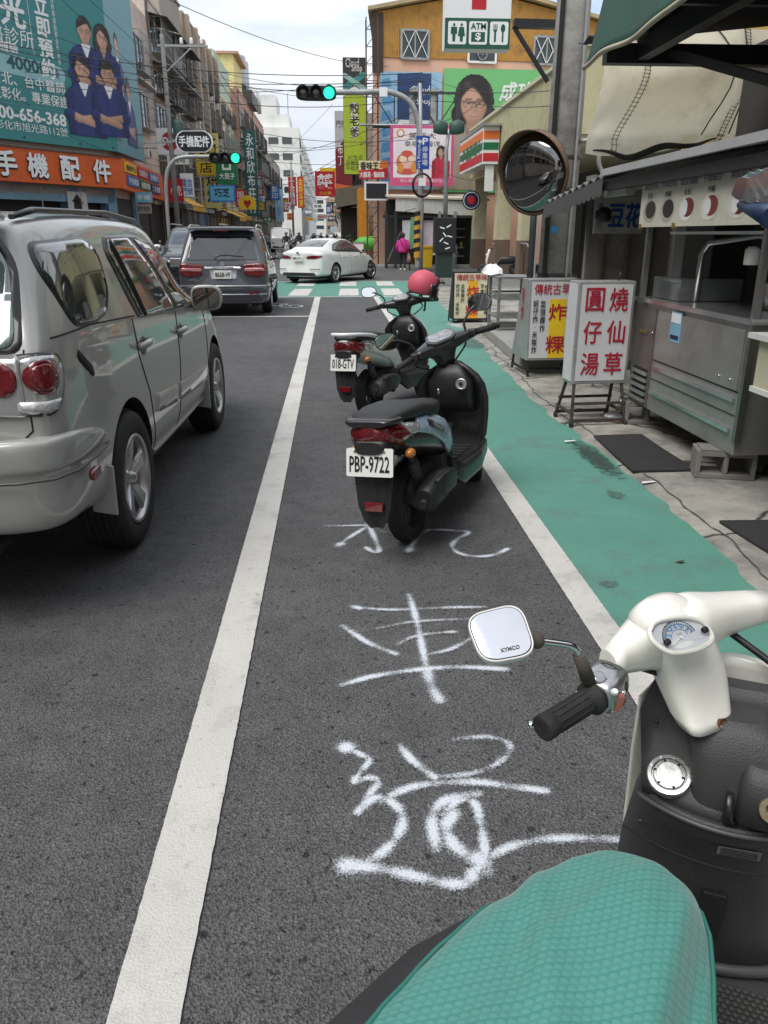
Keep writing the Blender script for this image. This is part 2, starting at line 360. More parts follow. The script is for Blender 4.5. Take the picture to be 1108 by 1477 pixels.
# spray painted characters on the asphalt: a density grid thresholded against the grain
def spray():
    m = bpy.data.materials.new('spray_paint'); m.use_nodes = True; t = m.node_tree; n = t.nodes; l = t.links; b = n['Principled BSDF']
    b.inputs['Base Color'].default_value = (.72, .76, .82, 1); b.inputs['Roughness'].default_value = .75
    a = n.new('ShaderNodeAttribute'); a.attribute_name = 'paint_amount'; c = n.new('ShaderNodeTexCoord')
    z = n.new('ShaderNodeTexNoise'); z.inputs['Scale'].default_value = 210; z.inputs['Detail'].default_value = 3; l.new(c.outputs['Object'], z.inputs[0])
    v = n.new('ShaderNodeTexVoronoi'); v.inputs['Scale'].default_value = 150; l.new(c.outputs['Object'], v.inputs[0])
    s1 = n.new('ShaderNodeMath'); s1.operation = 'MULTIPLY_ADD'; l.new(z.outputs[0], s1.inputs[0]); s1.inputs[1].default_value = 2.1; l.new(v.outputs['Distance'], s1.inputs[2])
    s2 = n.new('ShaderNodeMath'); s2.operation = 'MULTIPLY_ADD'; l.new(a.outputs['Fac'], s2.inputs[0]); s2.inputs[1].default_value = 1.75; 
    s3 = n.new('ShaderNodeMath'); s3.operation = 'SUBTRACT'; s3.inputs[0].default_value = .62; l.new(s1.outputs[0], s3.inputs[1]); l.new(s3.outputs[0], s2.inputs[2])
    r = n.new('ShaderNodeMapRange'); r.inputs['From Min'].default_value = -.25; r.inputs['From Max'].default_value = 1.25; r.inputs['To Max'].default_value = .92
    l.new(s2.outputs[0], r.inputs[0])
    g = n.new('ShaderNodeMath'); g.operation = 'MULTIPLY'; l.new(r.outputs[0], g.inputs[0])
    g2 = n.new('ShaderNodeMapRange'); g2.inputs['From Max'].default_value = .12; l.new(a.outputs['Fac'], g2.inputs[0]); l.new(g2.outputs[0], g.inputs[1])
    l.new(g.outputs[0], b.inputs['Alpha'])
    u = n.new('ShaderNodeBump'); u.inputs['Strength'].default_value = .5; u.inputs['Distance'].default_value = .006; l.new(s1.outputs[0], u.inputs['Height']); l.new(u.outputs[0], b.inputs['Normal'])
    return m
SPR = spray()
def graffiti(label, strokes, step, z):
    segs = []
    for w, d, pts in strokes:
        w *= 1.3
        q = smooth_path([(p[0], p[1], 0) for p in pts], 5)
        for i, (a, b_) in enumerate(zip(q, q[1:])):
            segs.append((a.x, a.y, b_.x, b_.y, w, d * (.85 + .25 * math.sin(i * .9 + w * 300))))
    sg = np.array(segs); x0, x1 = sg[:, [0, 2]].min() - .1, sg[:, [0, 2]].max() + .1; y0, y1 = sg[:, [1, 3]].min() - .1, sg[:, [1, 3]].max() + .1
    nx, ny = int((x1 - x0) / step), int((y1 - y0) / step)
    gx, gy = np.meshgrid(np.linspace(x0, x1, nx), np.linspace(y0, y1, ny)); P = np.stack([gx.ravel(), gy.ravel()], 1); den = np.zeros(len(P))
    for ax, ay, bx_, by_, w, d in segs:
        e = np.array([bx_ - ax, by_ - ay]); L2 = max(e @ e, 1e-9); t = np.clip(((P - [ax, ay]) @ e) / L2, 0, 1)
        dist = np.hypot(P[:, 0] - ax - t * e[0], P[:, 1] - ay - t * e[1])
        den = np.maximum(den, d * (np.exp(-(dist / w) ** 2) + .36 * np.exp(-(dist / (2.2 * w)) ** 2)))
    idx = np.arange(nx * ny).reshape(ny, nx); fa = np.stack([idx[:-1, :-1], idx[:-1, 1:], idx[1:, 1:], idx[1:, :-1]], -1).reshape(-1, 4)
    fa = fa[den[fa].max(1) > .02]; used = np.unique(fa); re = -np.ones(nx * ny, int); re[used] = np.arange(len(used))
    me = bpy.data.meshes.new('painted_character'); me.from_pydata([(float(P[i, 0]), float(P[i, 1]), z) for i in used], [], [tuple(map(int, re[f])) for f in fa])
    at = me.attributes.new('paint_amount', 'FLOAT', 'POINT'); at.data.foreach_set('value', den[used].astype(np.float32))
    me.materials.append(SPR); o = bpy.data.objects.new('painted_character', me); COL.objects.link(o); WM[o.name] = Mx.Identity(4)
    return tag(o, label, 'graffiti', 'spray painted characters in the motorcycle lane')
graffiti('thin white sprayed character with a hooked tail beside the rear wheel of the black scooter', [
    (.011, .75, [(-0.075,4.084,0), (0.122,4.082,0), (0.399,4.087,0)]), (.012, .9, [(0.169,4.079,0), (0.071,3.925,0), (-0.006,3.79,0)]), (.02, .8, [(0.009,3.809,0), (-0.013,3.781,0)]),
    (.012, 1, [(0.167,4.113,0), (0.191,3.897,0), (0.208,3.72,0), (0.181,3.684,0), (0.14,3.752,0)]), (.009, .6, [(0.242,3.977,0), (0.316,3.931,0), (0.369,3.846,0)]),
    (.013, .8, [(0.366,3.691,0), (0.422,3.883,0), (0.5,3.993,0)]), (.018, .9, [(0.362,3.691,0), (0.379,3.747,-0)]),
    (.012, .9, [(0.5,3.993,0), (0.614,3.975,0), (0.717,3.937,0), (0.64,3.839,0), (0.596,3.743,0), (0.624,3.638,0), (0.711,3.596,0), (0.805,3.617,0), (0.882,3.687,0)])], .009, .006)
graffiti('white sprayed character of crossing horizontal bars with one tall upright, behind the mirror', [
    (.010, .8, [(0.051,3.075,0), (0.209,3.031,0), (0.455,3.036,0), (0.64,3.031,0)]), (.013, .9, [(0.051,3.075,0), (0.087,3.052,0)]), (.009, .7, [(0.153,2.864,0), (0.319,2.915,0), (0.59,2.923,0)]), (.009, .8, [(0.227,2.726,0), (0.307,2.789,0), (0.425,2.811,0), (0.477,2.813,0)]),
    (.012, .95, [(0.006,2.897,0), (0.105,2.75,0), (0.213,2.65,0)]), (.010, .85, [(0.332,2.638,0), (0.434,2.674,0), (0.532,2.757,0)]),
    (.012, 1, [(-0.002,2.441,0), (0.12,2.495,0), (0.28,2.528,0), (0.441,2.538,0), (0.62,2.512,0)]), (.012, 1, [(0.314,3.177,0), (0.323,2.946,0), (0.323,2.753,0), (0.322,2.526,0)]), (.017, .85, [(0.322,2.526,0), (0.324,2.43,0), (0.343,2.321,0)])], .007, .006)
graffiti('largest white sprayed character with a looping spiral, nearest the teal seat cover', [
    (.02, 1.1, [(0.007,2.076,0), (0.02,2.068,0)]), (.010, .9, [(0.016,2.075,0), (0.053,2.038,0), (0.08,2.009,0), (0.054,1.957,0), (0.03,1.908,0), (0.074,1.924,0), (0.103,1.903,0), (0.066,1.839,0), (0.036,1.777,0)]),
    (.012, 1, [(0.036,1.777,0), (0.087,1.834,0), (0.138,1.811,0), (0.163,1.752,0), (0.144,1.681,0), (0.104,1.628,0), (0.056,1.59,0)]), (.02, 1.0, [(0.001,1.582,0), (0.055,1.576,0)]),
    (.014, 1, [(0.001,1.582,0), (0.073,1.57,0), (0.161,1.542,0), (0.247,1.509,0), (0.304,1.506,0), (0.327,1.536,0)]), (.012, 1, [(0.184,2.072,0), (0.217,1.993,0), (0.275,1.914,-0)]),
    (.010, .75, [(0.362,2.097,0), (0.466,2.102,0), (0.531,2.072,0), (0.529,2.022,0), (0.472,1.961,0), (0.389,1.923,0), (0.275,1.914,-0)]), (.012, .95, [(0.102,1.819,0), (0.214,1.878,0), (0.383,1.886,0), (0.503,1.856,0), (0.598,1.832,0)]),
    (.014, 1, [(0.244,1.627,0), (0.246,1.734,0), (0.288,1.807,0), (0.394,1.833,-0)]), (.015, 1.05, [(0.315,1.76,0), (0.28,1.704,-0), (0.294,1.634,0), (0.335,1.582,0)]), (.011, 1, [(0.28,1.751,0), (0.329,1.807,0), (0.376,1.796,0), (0.378,1.698,-0), (0.369,1.59,0), (0.34,1.549,0)]),
    (.02, 1.0, [(0.35,1.586,0), (0.361,1.547,0)]), (.012, .9, [(0.367,1.578,0), (0.452,1.624,0), (0.571,1.642,0), (0.703,1.633,0), (0.831,1.613,0)])], .0045, .006)

# bare, broken patch at the path edge, tar seam along the pavement, a drain cover
def blob(name, pts, z, m, amp=.03, seed=1):
    t = m.node_tree; n = t.nodes; l = t.links   # the patch frays out into the paint around it
    if not n['Principled BSDF'].inputs['Alpha'].is_linked:
        c = n.new('ShaderNodeTexCoord'); g = n.new('ShaderNodeVectorMath'); g.operation = 'DISTANCE'; k = n.new('ShaderNodeVectorMath'); k.operation = 'MULTIPLY'; k.inputs[1].default_value = (1, 1, 0); g.inputs[1].default_value = (.5, .5, 0)
        nz = n.new('ShaderNodeTexNoise'); nz.inputs['Scale'].default_value = 26; nz.inputs['Detail'].default_value = 7; nz.inputs['Roughness'].default_value = .7; a = n.new('ShaderNodeMath'); a.operation = 'MULTIPLY_ADD'; a.inputs[1].default_value = 1.1; r = n.new('ShaderNodeMapRange')
        l.new(c.outputs['Generated'], k.inputs[0]); l.new(k.outputs[0], g.inputs[0]); l.new(c.outputs['Object'], nz.inputs[0]); l.new(nz.outputs[0], a.inputs[0]); l.new(g.outputs['Value'], a.inputs[2])
        r.inputs['From Min'].default_value = 1.0; r.inputs['From Max'].default_value = .72; r.inputs['To Max'].default_value = .85; l.new(a.outputs[0], r.inputs[0]); l.new(r.outputs[0], n['Principled BSDF'].inputs['Alpha'])
    random.seed(seed); q = smooth_path([V(p) for p in pts] + [V(pts[0])], 8)[:-1]
    return struct(B().poly([(p.x + random.uniform(-amp, amp), p.y + random.uniform(-amp, amp), z) for p in q]).build(name, m))
blob('worn_patch', [(1.834,5.985,0), (1.993,5.799,0), (1.991,5.248,0), (1.934,4.788,0), (1.835,4.856,0), (1.81,5.224,0), (1.789,5.564,0)], .0075, mat('wet_tar', (.045, .075, .065), .4, var=.4, scale=20, bump=.5, bscale=60), .02)
blob('worn_patch', [(1.792,12.047,0), (2.282,12.356,0), (2.335,11.385,0), (1.935,10.978,0), (1.771,11.2,0)], .0075, mat('scuffed_teal', (.085, .16, .13), .8, var=.4, scale=30), .03, 2)
blob('worn_patch', [(2.002,14.383,0), (2.375,14.963,0), (2.423,14.128,0), (2.064,13.505,0)], .0075, mat('scuffed_white', (.42, .46, .44), .8, var=.3, scale=14), .04, 3)
blob('worn_patch', [(1.728,4.652,0), (1.826,4.505,0), (1.766,4.401,0), (1.699,4.513,0)], .0075, mat('scuffed_teal', (.085, .16, .13), .8, var=.4, scale=30), .015, 5)
blob('worn_patch', [(1.213,3.247,0), (1.302,3.273,0), (1.311,3.211,0), (1.236,3.178,0)], .0075, mat('scuffed_teal', (.085, .16, .13), .8, var=.4, scale=30), .01, 6)
sm = B(); k = 160; vs = []
for i in range(k + 1):
    y = 2.2 + 9 * i / k; x = teal_edge(y) + .06 + .012 * math.sin(y * 5.3) + random.uniform(-.006, .006); vs += [(x, y, .0245), (x + .006 + random.uniform(0, .008), y, .0245)]
sm.add(vs, [(2 * i, 2 * i + 1, 2 * i + 3, 2 * i + 2) for i in range(k)]); struct(sm.build('pavement_seam', mat('seam_tar', (.09, .085, .08), .9)))

# ================================================================ left side: corner shop and the row of houses behind it
UZ = (0, 0, 1)
TILE = mat('pink_tan_tile', srgb(200, 186, 174), .7, var=.16, scale=1.2, dirt=.55, dcol=(.16, .13, .11), dscale=.5, bump=.1)
BEIGE = mat('beige_render', srgb(176, 160, 142), .8, var=.12, scale=.8, dirt=.5, dcol=(.15, .13, .11), dscale=.4)
CREAM = mat('cream_render', srgb(222, 208, 176), .8, var=.1, scale=.8, dirt=.4, dcol=(.25, .22, .18), dscale=.5)
GREYR = mat('grey_render', srgb(160, 152, 142), .8, var=.1, scale=.8, dirt=.5, dcol=(.16, .15, .14), dscale=.35)
PALEG = ridged('pale_green_sheet', srgb(188, 204, 180), 'Y', 26, .6, dirt=.3)
BRICKP = mat('pink_brick', srgb(184, 146, 130), .8, var=.15, scale=1, dirt=.4, dcol=(.2, .13, .11), dscale=.6)
WALLW = mat('white_tile', srgb(222, 222, 216), .7, var=.07, scale=.6, dirt=.45, dcol=(.33, .32, .3), dscale=.3)
IRON = mat('window_iron', (.10, .095, .09), .6, .3, dirt=.5, dcol=(.2, .13, .09))
IRONL = mat('pale_iron', (.36, .37, .36), .5, .4, dirt=.4)
WGL = mat('window_glass', (.035, .042, .045), .08, .1, var=.4, scale=1.2, spec=1)
SHUT = ridged('roller_shutter', (.055, .05, .048), 'Z', 70, .6, .2, .6)
def window(p, c, ux, w, h, cage=0, frame=None, m=2):
    """window standing on a wall: frame with mullions, pane as sub-part, optional iron cage"""
    c, ux = V(c), V(ux); uz = V(UZ); n = ux.cross(uz); f = B(); t = .07
    P = lambda x, z, d=0: c + ux * (x * w / 2) + uz * (z * h / 2) + n * d
    for a, b_ in ((P(-1, -1), P(1, -1)), (P(-1, 1), P(1, 1)), (P(-1, -1), P(-1, 1)), (P(1, -1), P(1, 1))): f.bar(a + n * .05, b_ + n * .05, t, .1)
    for i in range(1, m): f.bar(P(-1 + 2 * i / m, -1, .045), P(-1 + 2 * i / m, 1, .045), .05, .07)
    o = f.build('window', frame or IRONL, p, world=True)
    B().prism([P(-1, -1, .01), P(1, -1, .01), P(1, 1, .01), P(-1, 1, .01)], n * .02).build('pane', WGL, o, world=True)
    if cage:
        g = B(); k = max(3, int(w / .28))
        for i in range(k + 1): g.bar(P(-1.04 + 2.08 * i / k, -1.05, cage), P(-1.04 + 2.08 * i / k, 1.05, cage), .022)
        for z in (-1.05, -.35, .35, 1.05):
            g.bar(P(-1.04, z, cage), P(1.04, z, cage), .03)
            for s in (-1.04, 1.04): g.bar(P(s, z, 0), P(s, z, cage), .03)
        for s in (-1.04, 1.04): g.bar(P(s, -1.05, cage * .5), P(s, 1.05, cage * .5), .022)
        g.prism([P(-1.06, -1.06, 0), P(1.06, -1.06, 0), P(1.06, -1.06, cage), P(-1.06, -1.06, cage)], uz * .04)
        g.build('window_cage', IRON if random.random() < .7 else IRONL, o, world=True)
    return o
def canopy(p, a, b_, out, drop, m, name='window_canopy'):
    a, b_, out = V(a), V(b_), V(out); d = V((0, 0, -drop))
    return B().prism([a, b_, b_ + out + d, a + out + d], (0, 0, .04)).build(name, m, p, world=True)
def ac_unit(p, c, n):
    c, n = V(c), V(n); s = V(UZ).cross(n); b = B()
    b.prism([c - s * .4 - V(UZ) * .28, c + s * .4 - V(UZ) * .28, c + s * .4 + V(UZ) * .28, c - s * .4 + V(UZ) * .28], n * .32); o = b.build('air_conditioner', WHT, p, world=True, bevel=.02)
    B().lathe([(.22, 0), (.22, .015), (.03, .02)], c + n * .32 + s * .12, n, 18).build('fan_guard', DGR, o, world=True)
def house(label, y0, y1, H, wall, x=-10.9, depth=12, floors=(), side=1, cat='house', xo=None):
    """street house; floors = (z centre, height of windows, count, cage depth, canopy material)"""
    o = thing('row_house', label, cat, (x - side * depth / 2, (y0 + y1) / 2, 0))
    B().bx((x - side * depth, y0, -.1), (x, y1, H)).build('wall', wall, o, world=True)
    ux = (0, side, 0); n = V((side, 0, 0))
    for z, h, k, cage, cn in floors:
        w = (y1 - y0) / k
        for i in range(k):
            c = V((x, y0 + w * (i + .5), z)); window(o, c, ux, w * .72, h, cage, m=3)
            if cn: canopy(o, c + V((0, -w * .44, h * .62)), c + V((0, w * .44, h * .62)), n * (cage + .45), .28, cn)
            if random.random() < .35: ac_unit(o, c + V((0, w * .3, -h * .5 - .45)) + n * .02, n)
    for yy in (y0 + .25, (y0 + y1) / 2, y1 - .3): B().tube([(x + side * .09, yy, .1), (x + side * .09, yy + random.uniform(-.1, .1), H - .2)], .055, 8).build('drain_pipe', IRONL if random.random() < .5 else IRON, o, world=True)
    b = B(); b.bx((x - side * .05 - side * .3, y0, H), (x + side * .06, y1, H + .18)); b.build('parapet', wall, o, world=True)
    for k in range(1, 2 + len(floors) // 2):
        zz = H * k / (2 + len(floors) // 2) ; B().bx((x, y0 + .02, zz), (x + side * .07, y1 - .02, zz + .14)).build('string_course', wall, o, world=True)
    return o
TEALB = pm('billboard_teal', 62, 138, 138, .55, var=.05, scale=.4)
PALET = pm('billboard_pale_teal', 150, 196, 198, .55, var=.05)
SCRUB = pm('printed_navy', 42, 62, 124, .6, var=.1, scale=2); SCRUB2 = pm('printed_dark_navy', 30, 45, 96, .6, var=.1, scale=2)
LETW = pm('letter_white', 238, 240, 238, .5, var=.02)
DTEAL = pm('letter_teal', 28, 88, 92, .5)
ORNG = ridged('orange_sheet', srgb(218, 98, 40), 'X', 40, .5, 0, .7, .08, .3)
E_D = V((math.sin(R(32)), math.cos(R(32)), 0)); E_N = V((E_D.y, -E_D.x, 0)); E_0 = V((-10.9, 42, 0))
def CP(s, z, o=0): return E_0 + E_D * s + E_N * o + V((0, 0, z))
def corner_shop():
    o = thing('corner_building', 'corner shop building with pale blue piers and dark roller shutters under the orange fascia', 'building', CP(-3, 0))
    b = B(); fp = [CP(-12, 0), CP(0, 0), V((-10.9, 54, 0)), V((-24, 54, 0)), CP(-12, 0) + V((-8, 6, 0))]
    b.prism([p + V((0, 0, 3.3)) for p in fp], (0, 0, 10.5)); b.prism([CP(-12, -.1, -1.4), CP(-.5, -.1, -1.4), V((-12, 54, -.1)), V((-24, 54, -.1))], (0, 0, 3.4)); b.build('wall', TILE, o, world=True)
    pier = pm('pier_blue', 112, 150, 168, .6, dirt=.4)
    for s in (-9.2, -6.9, -2.4, .0):
        B().prism([CP(s - .28, -.1, 0), CP(s + .28, -.1, 0), CP(s + .28, -.1, -.6), CP(s - .28, -.1, -.6)], (0, 0, 3.75)).build('pier', pier, o, world=True)
    B().prism([CP(-12, 3.0, .0), CP(.2, 3.0, .0), CP(.2, 3.0, -.2), CP(-12, 3.0, -.2)], (0, 0, .8)).build('lintel', pier, o, world=True)
    for a, c in ((-6.6, -2.7), (-2.1, -.3), (-9, -7.2)):
        B().prism([CP(a, 0, -.7), CP(c, 0, -.7), CP(c, 0, -.85), CP(a, 0, -.85)], (0, 0, 3.1)).build('roller_shutter', SHUT, o, world=True)
    for y0_, y1_ in ((42.4, 45.6), (46.0, 49.4), (49.8, 53.6)): B().bx((-10.95, y0_, 0), (-10.82, y1_, 3.3)).build('roller_shutter', SHUT, o, world=True)
    B().bx((-10.8, 45.6, 0), (-10.6, 46.0, 3.6)).build('pier', pier, o, world=True)
    # poster on the pier
    P = lambda x, y, z=0: CP(-2.8 + x * 1.15, 1.7 + y * 1.75, .05 + z)
    po = B().prism([P(0, 0), P(1, 0), P(1, 1), P(0, 1)], E_N * .02); po = po.build('poster', pm('poster_grey', 186, 190, 186), o, world=True)
    for pts in (ell(.5, .62, .22, .2), [(.2, .75), (.5, .95), (.8, .72), (.6, .68)], [(.15, .35), (.45, .5), (.85, .4), (.8, .3), (.3, .27)]): flat(lambda x, y, z=0: P(x, y, .024 + z), pts, INK, po, 0)
    letters('立即來電', P(.5, .14, .026), E_D, UZ, .75, .2, INK, po, .01)
    # steel brackets holding the billboard
    for s in (-8, -5, -2, 0):
        B().bar(CP(s, 5.5, 0), CP(s, 5.5, .5), .06).build('bracket', DGR, o, world=True); B().bar(CP(s, 12, 0), CP(s, 12, .5), .06).build('bracket', DGR, o, world=True)
    for s in (-4.4, -2.2): B().bar(CP(s, 2.4, .3), CP(s, 3.6, .3), .035).build('hanging_pole', IRONL, o, world=True)
    window(o, (-10.9, 50.9, 8.3), (0, 1, 0), 2.6, 1.9, .5, m=3); window(o, (-10.9, 50.9, 11.2), (0, 1, 0), 2.6, 1.9, .5, m=3); ac_unit(o, (-10.85, 50, 6.0), (1, 0, 0))
    B().bx((-10.88, 49.3, 9.75), (-10.5, 53.6, 9.83)).build('window_canopy', IRONL, o, world=True)
    return o
corner_shop()
PRN = bpy.data.materials.new('printed_photo'); PRN.use_nodes = True
_n = PRN.node_tree.nodes; _a = _n.new('ShaderNodeAttribute'); _a.attribute_name = 'print_colour'; PRN.node_tree.links.new(_a.outputs['Color'], _n['Principled BSDF'].inputs['Base Color']); _n['Principled BSDF'].inputs['Roughness'].default_value = .55
def portrait(P, s, z, k, par, o=0.0, female=False, arms=True, glasses=True, shirt=(.022, .042, .16), seed=1, nx=84, ymin=-2.6, hair_low=-.7, collar=True):
    """a printed photograph of a person: colours of the print laid out per point; s, z = face centre on the sheet, k = face height"""
    xs, ys = np.linspace(-1.25, 1.25, nx), np.linspace(ymin, .78, int(nx * (.78 - ymin) / 2.5)); X, Y = np.meshgrid(xs, ys); rg = np.random.RandomState(seed)
    sm = lambda d, e=.035: np.clip(.5 - d / e, 0, 1); C = np.zeros(X.shape + (3,)); A = np.zeros(X.shape)
    def lay(mask, c, alpha=True):
        nonlocal C, A
        c = np.asarray(c); c = c if c.ndim == 3 else np.broadcast_to(c, C.shape); C = C * (1 - mask[..., None]) + c * mask[..., None]
        if alpha: A = np.maximum(A, mask)
    sk = np.array((.56, .335, .235)) * rg.uniform(.88, 1.08); hd = np.array((.022, .018, .017)); ph = rg.uniform(0, 6)
    if female: lay(sm((np.hypot(X / .53, (Y - .06) / .6) - 1) * .5) * (Y > -.1) + sm(np.abs(X) - .53 + .06 * np.sin(Y * 6)) * (Y <= -.1) * sm(hair_low - Y, .2), hd[None, None] * (1 + 1.6 * np.exp(-((np.abs(X) - .42) / .06) ** 2))[..., None])
    else: lay(sm((np.hypot(X / .42, (Y - .1) / .5) - 1) * .5), hd)
    w = .22 + .83 * np.clip((-.52 - Y) / .55, 0, 1) ** .55
    fold = 1 - .38 * (X / 1.1) ** 2 + .13 * np.sin(9 * X + 4 * Y + ph) * np.sin(3 * Y + ph) + .1 * np.sin(17 * X - 6 * Y) * np.exp(-((Y + 1.5) / .5) ** 2) - .3 * np.exp(-((np.abs(X) - .72 + .1 * (Y + 1.5)) / .05) ** 2) * (Y < -1.0)
    lay(sm(np.abs(X) - w) * (Y < -.5), np.array(shirt)[None, None] * np.clip(fold, .25, 1.4)[..., None])
    lay(sm(np.abs(X) - .19) * (Y < -.3) * (Y > -.72), sk * .72); v = .24 * (1 - (-.5 - Y) / .5); lay(sm(np.abs(X) - v) * (Y < -.5) * (Y > -1.0), (sk * .8) if female or not arms else np.array((.72, .73, .75)))
    if collar: lay(sm(np.abs(np.abs(X) - v) - .035) * (Y < -.5) * (Y > -1.02), np.array(shirt) * .55 if female or not arms else np.array((.8, .8, .82)))
    jaw = 1 + .30 * np.clip(-Y - .08, 0, 1); r = np.hypot(X * jaw / .345, (Y + .04) / .47); lay(sm((r - 1) * .4), sk[None, None] * np.clip(1.06 - .42 * X - .34 * r ** 4 + .1 * Y, .3, 1.3)[..., None])
    for q in (-1, 1): lay(sm((np.hypot((X - q * .355) / .05, (Y + .03) / .1) - 1) * .05) * (0 if female else 1), sk * .8)
    aX = np.abs(X)
    def dab(x, y, rx, ry, c, amt=1, e=1.2): lay(amt * np.exp(-((X - x) / rx) ** 2 * e - ((Y - y) / ry) ** 2 * e), c, False)
    dab(.06, -.12, .05, .12, sk * .55, .55); dab(0, -.19, .07, .03, sk * .5, .5); dab(-.2, -.17, .1, .08, sk * np.array((1.1, .8, .75)), .5); dab(.22, -.17, .1, .08, sk * np.array((.85, .6, .55)), .5); dab(0, -.41, .12, .04, sk * .6, .5)
    lay(.85 * np.exp(-((aX - .15) / .085) ** 4 - ((Y - .085 - .25 * (.15 - aX) ** 2) / .022) ** 2), hd * 2, False); lay(.45 * np.exp(-((aX - .145) / .1) ** 2 - ((Y + .0) / .055) ** 2), sk * .45, False)
    lay(np.exp(-((aX - .145) / .058) ** 4 - ((Y + .005) / .02) ** 2), hd, False); lay(np.exp(-((X / .115) ** 4) - ((Y + .29 - .18 * X * X) / .024) ** 2), np.array((.36, .10, .09)), False)
    if female: lay(.8 * np.exp(-((X / .075) ** 4) - ((Y + .285 - .2 * X * X) / .009) ** 2), np.array((.75, .7, .66)), False)
    if glasses: lay(.8 * sm((np.abs(np.hypot((aX - .15) / .125, (Y + .015) / .092) - 1) - .09) * .1, .01), hd * 2, False); lay(.7 * sm(aX - .04, .02) * (np.abs(Y - .01) < .012), hd * 2, False)
    fr = .25 + .09 * np.sin(5 * X + ph) - .5 * X * X if not female else .34 - 1.6 * np.abs(X + .06) ** 1.5; lay(sm(fr - Y, .05) * sm((np.hypot(X / (.46 if female else .4), (Y - .1) / .52) - 1) * .4), hd[None, None] * (1 + 2.2 * np.exp(-((X + .18) / .1) ** 2 - ((Y - .42) / .08) ** 2))[..., None])
    if arms:
        for a, b_, c in (((.98, -1.75), (-.5, -1.98), .92), ((-.98, -1.8), (.5, -2.12), 1.0)):
            a, b_ = np.array(a), np.array(b_); e = b_ - a; t = np.clip(((X - a[0]) * e[0] + (Y - a[1]) * e[1]) / (e @ e), 0, 1); d = np.hypot(X - a[0] - t * e[0], Y - a[1] - t * e[1]); up_ = (Y - a[1] - t * e[1]) / .17
            lay(sm(d - .17 + .05 * t), sk[None, None] * c * np.clip(.85 + .3 * up_, .4, 1.2)[..., None]); lay(sm(d - .21) * sm(t - .2, .05), np.array(shirt)[None, None] * np.clip(.85 + .35 * up_, .3, 1.2)[..., None])
            for q in range(3): lay(.5 * np.exp(-((t - .82 - .05 * q) / .008) ** 2) * sm(d - .13) * (t > .78), sk * .5, False)
    ny = X.shape[0]; idx = np.arange(ny * nx).reshape(ny, nx); fa = np.stack([idx[:-1, :-1], idx[:-1, 1:], idx[1:, 1:], idx[1:, :-1]], -1).reshape(-1, 4); fa = fa[A.ravel()[fa].mean(1) > .5]; us = np.unique(fa); re = np.zeros(ny * nx, int); re[us] = np.arange(len(us)); fx, fy = X.ravel(), Y.ravel()
    b = B(); b.v = [tuple(P(s + fx[i] * k, z + fy[i] * k, o + .003)) for i in us]; b.f = [tuple(map(int, re[f])) for f in fa]; b.sm = [False] * len(fa)
    ob = b.build('printed_person', PRN, par, world=True, auto=False); cl = np.ones((len(us), 4), np.float32); cl[:, :3] = C.reshape(-1, 3)[us]
    if len(ob.data.vertices) == len(us): ob.data.attributes.new('print_colour', 'FLOAT_COLOR', 'POINT').data.foreach_set('color', cl.ravel())
    return ob
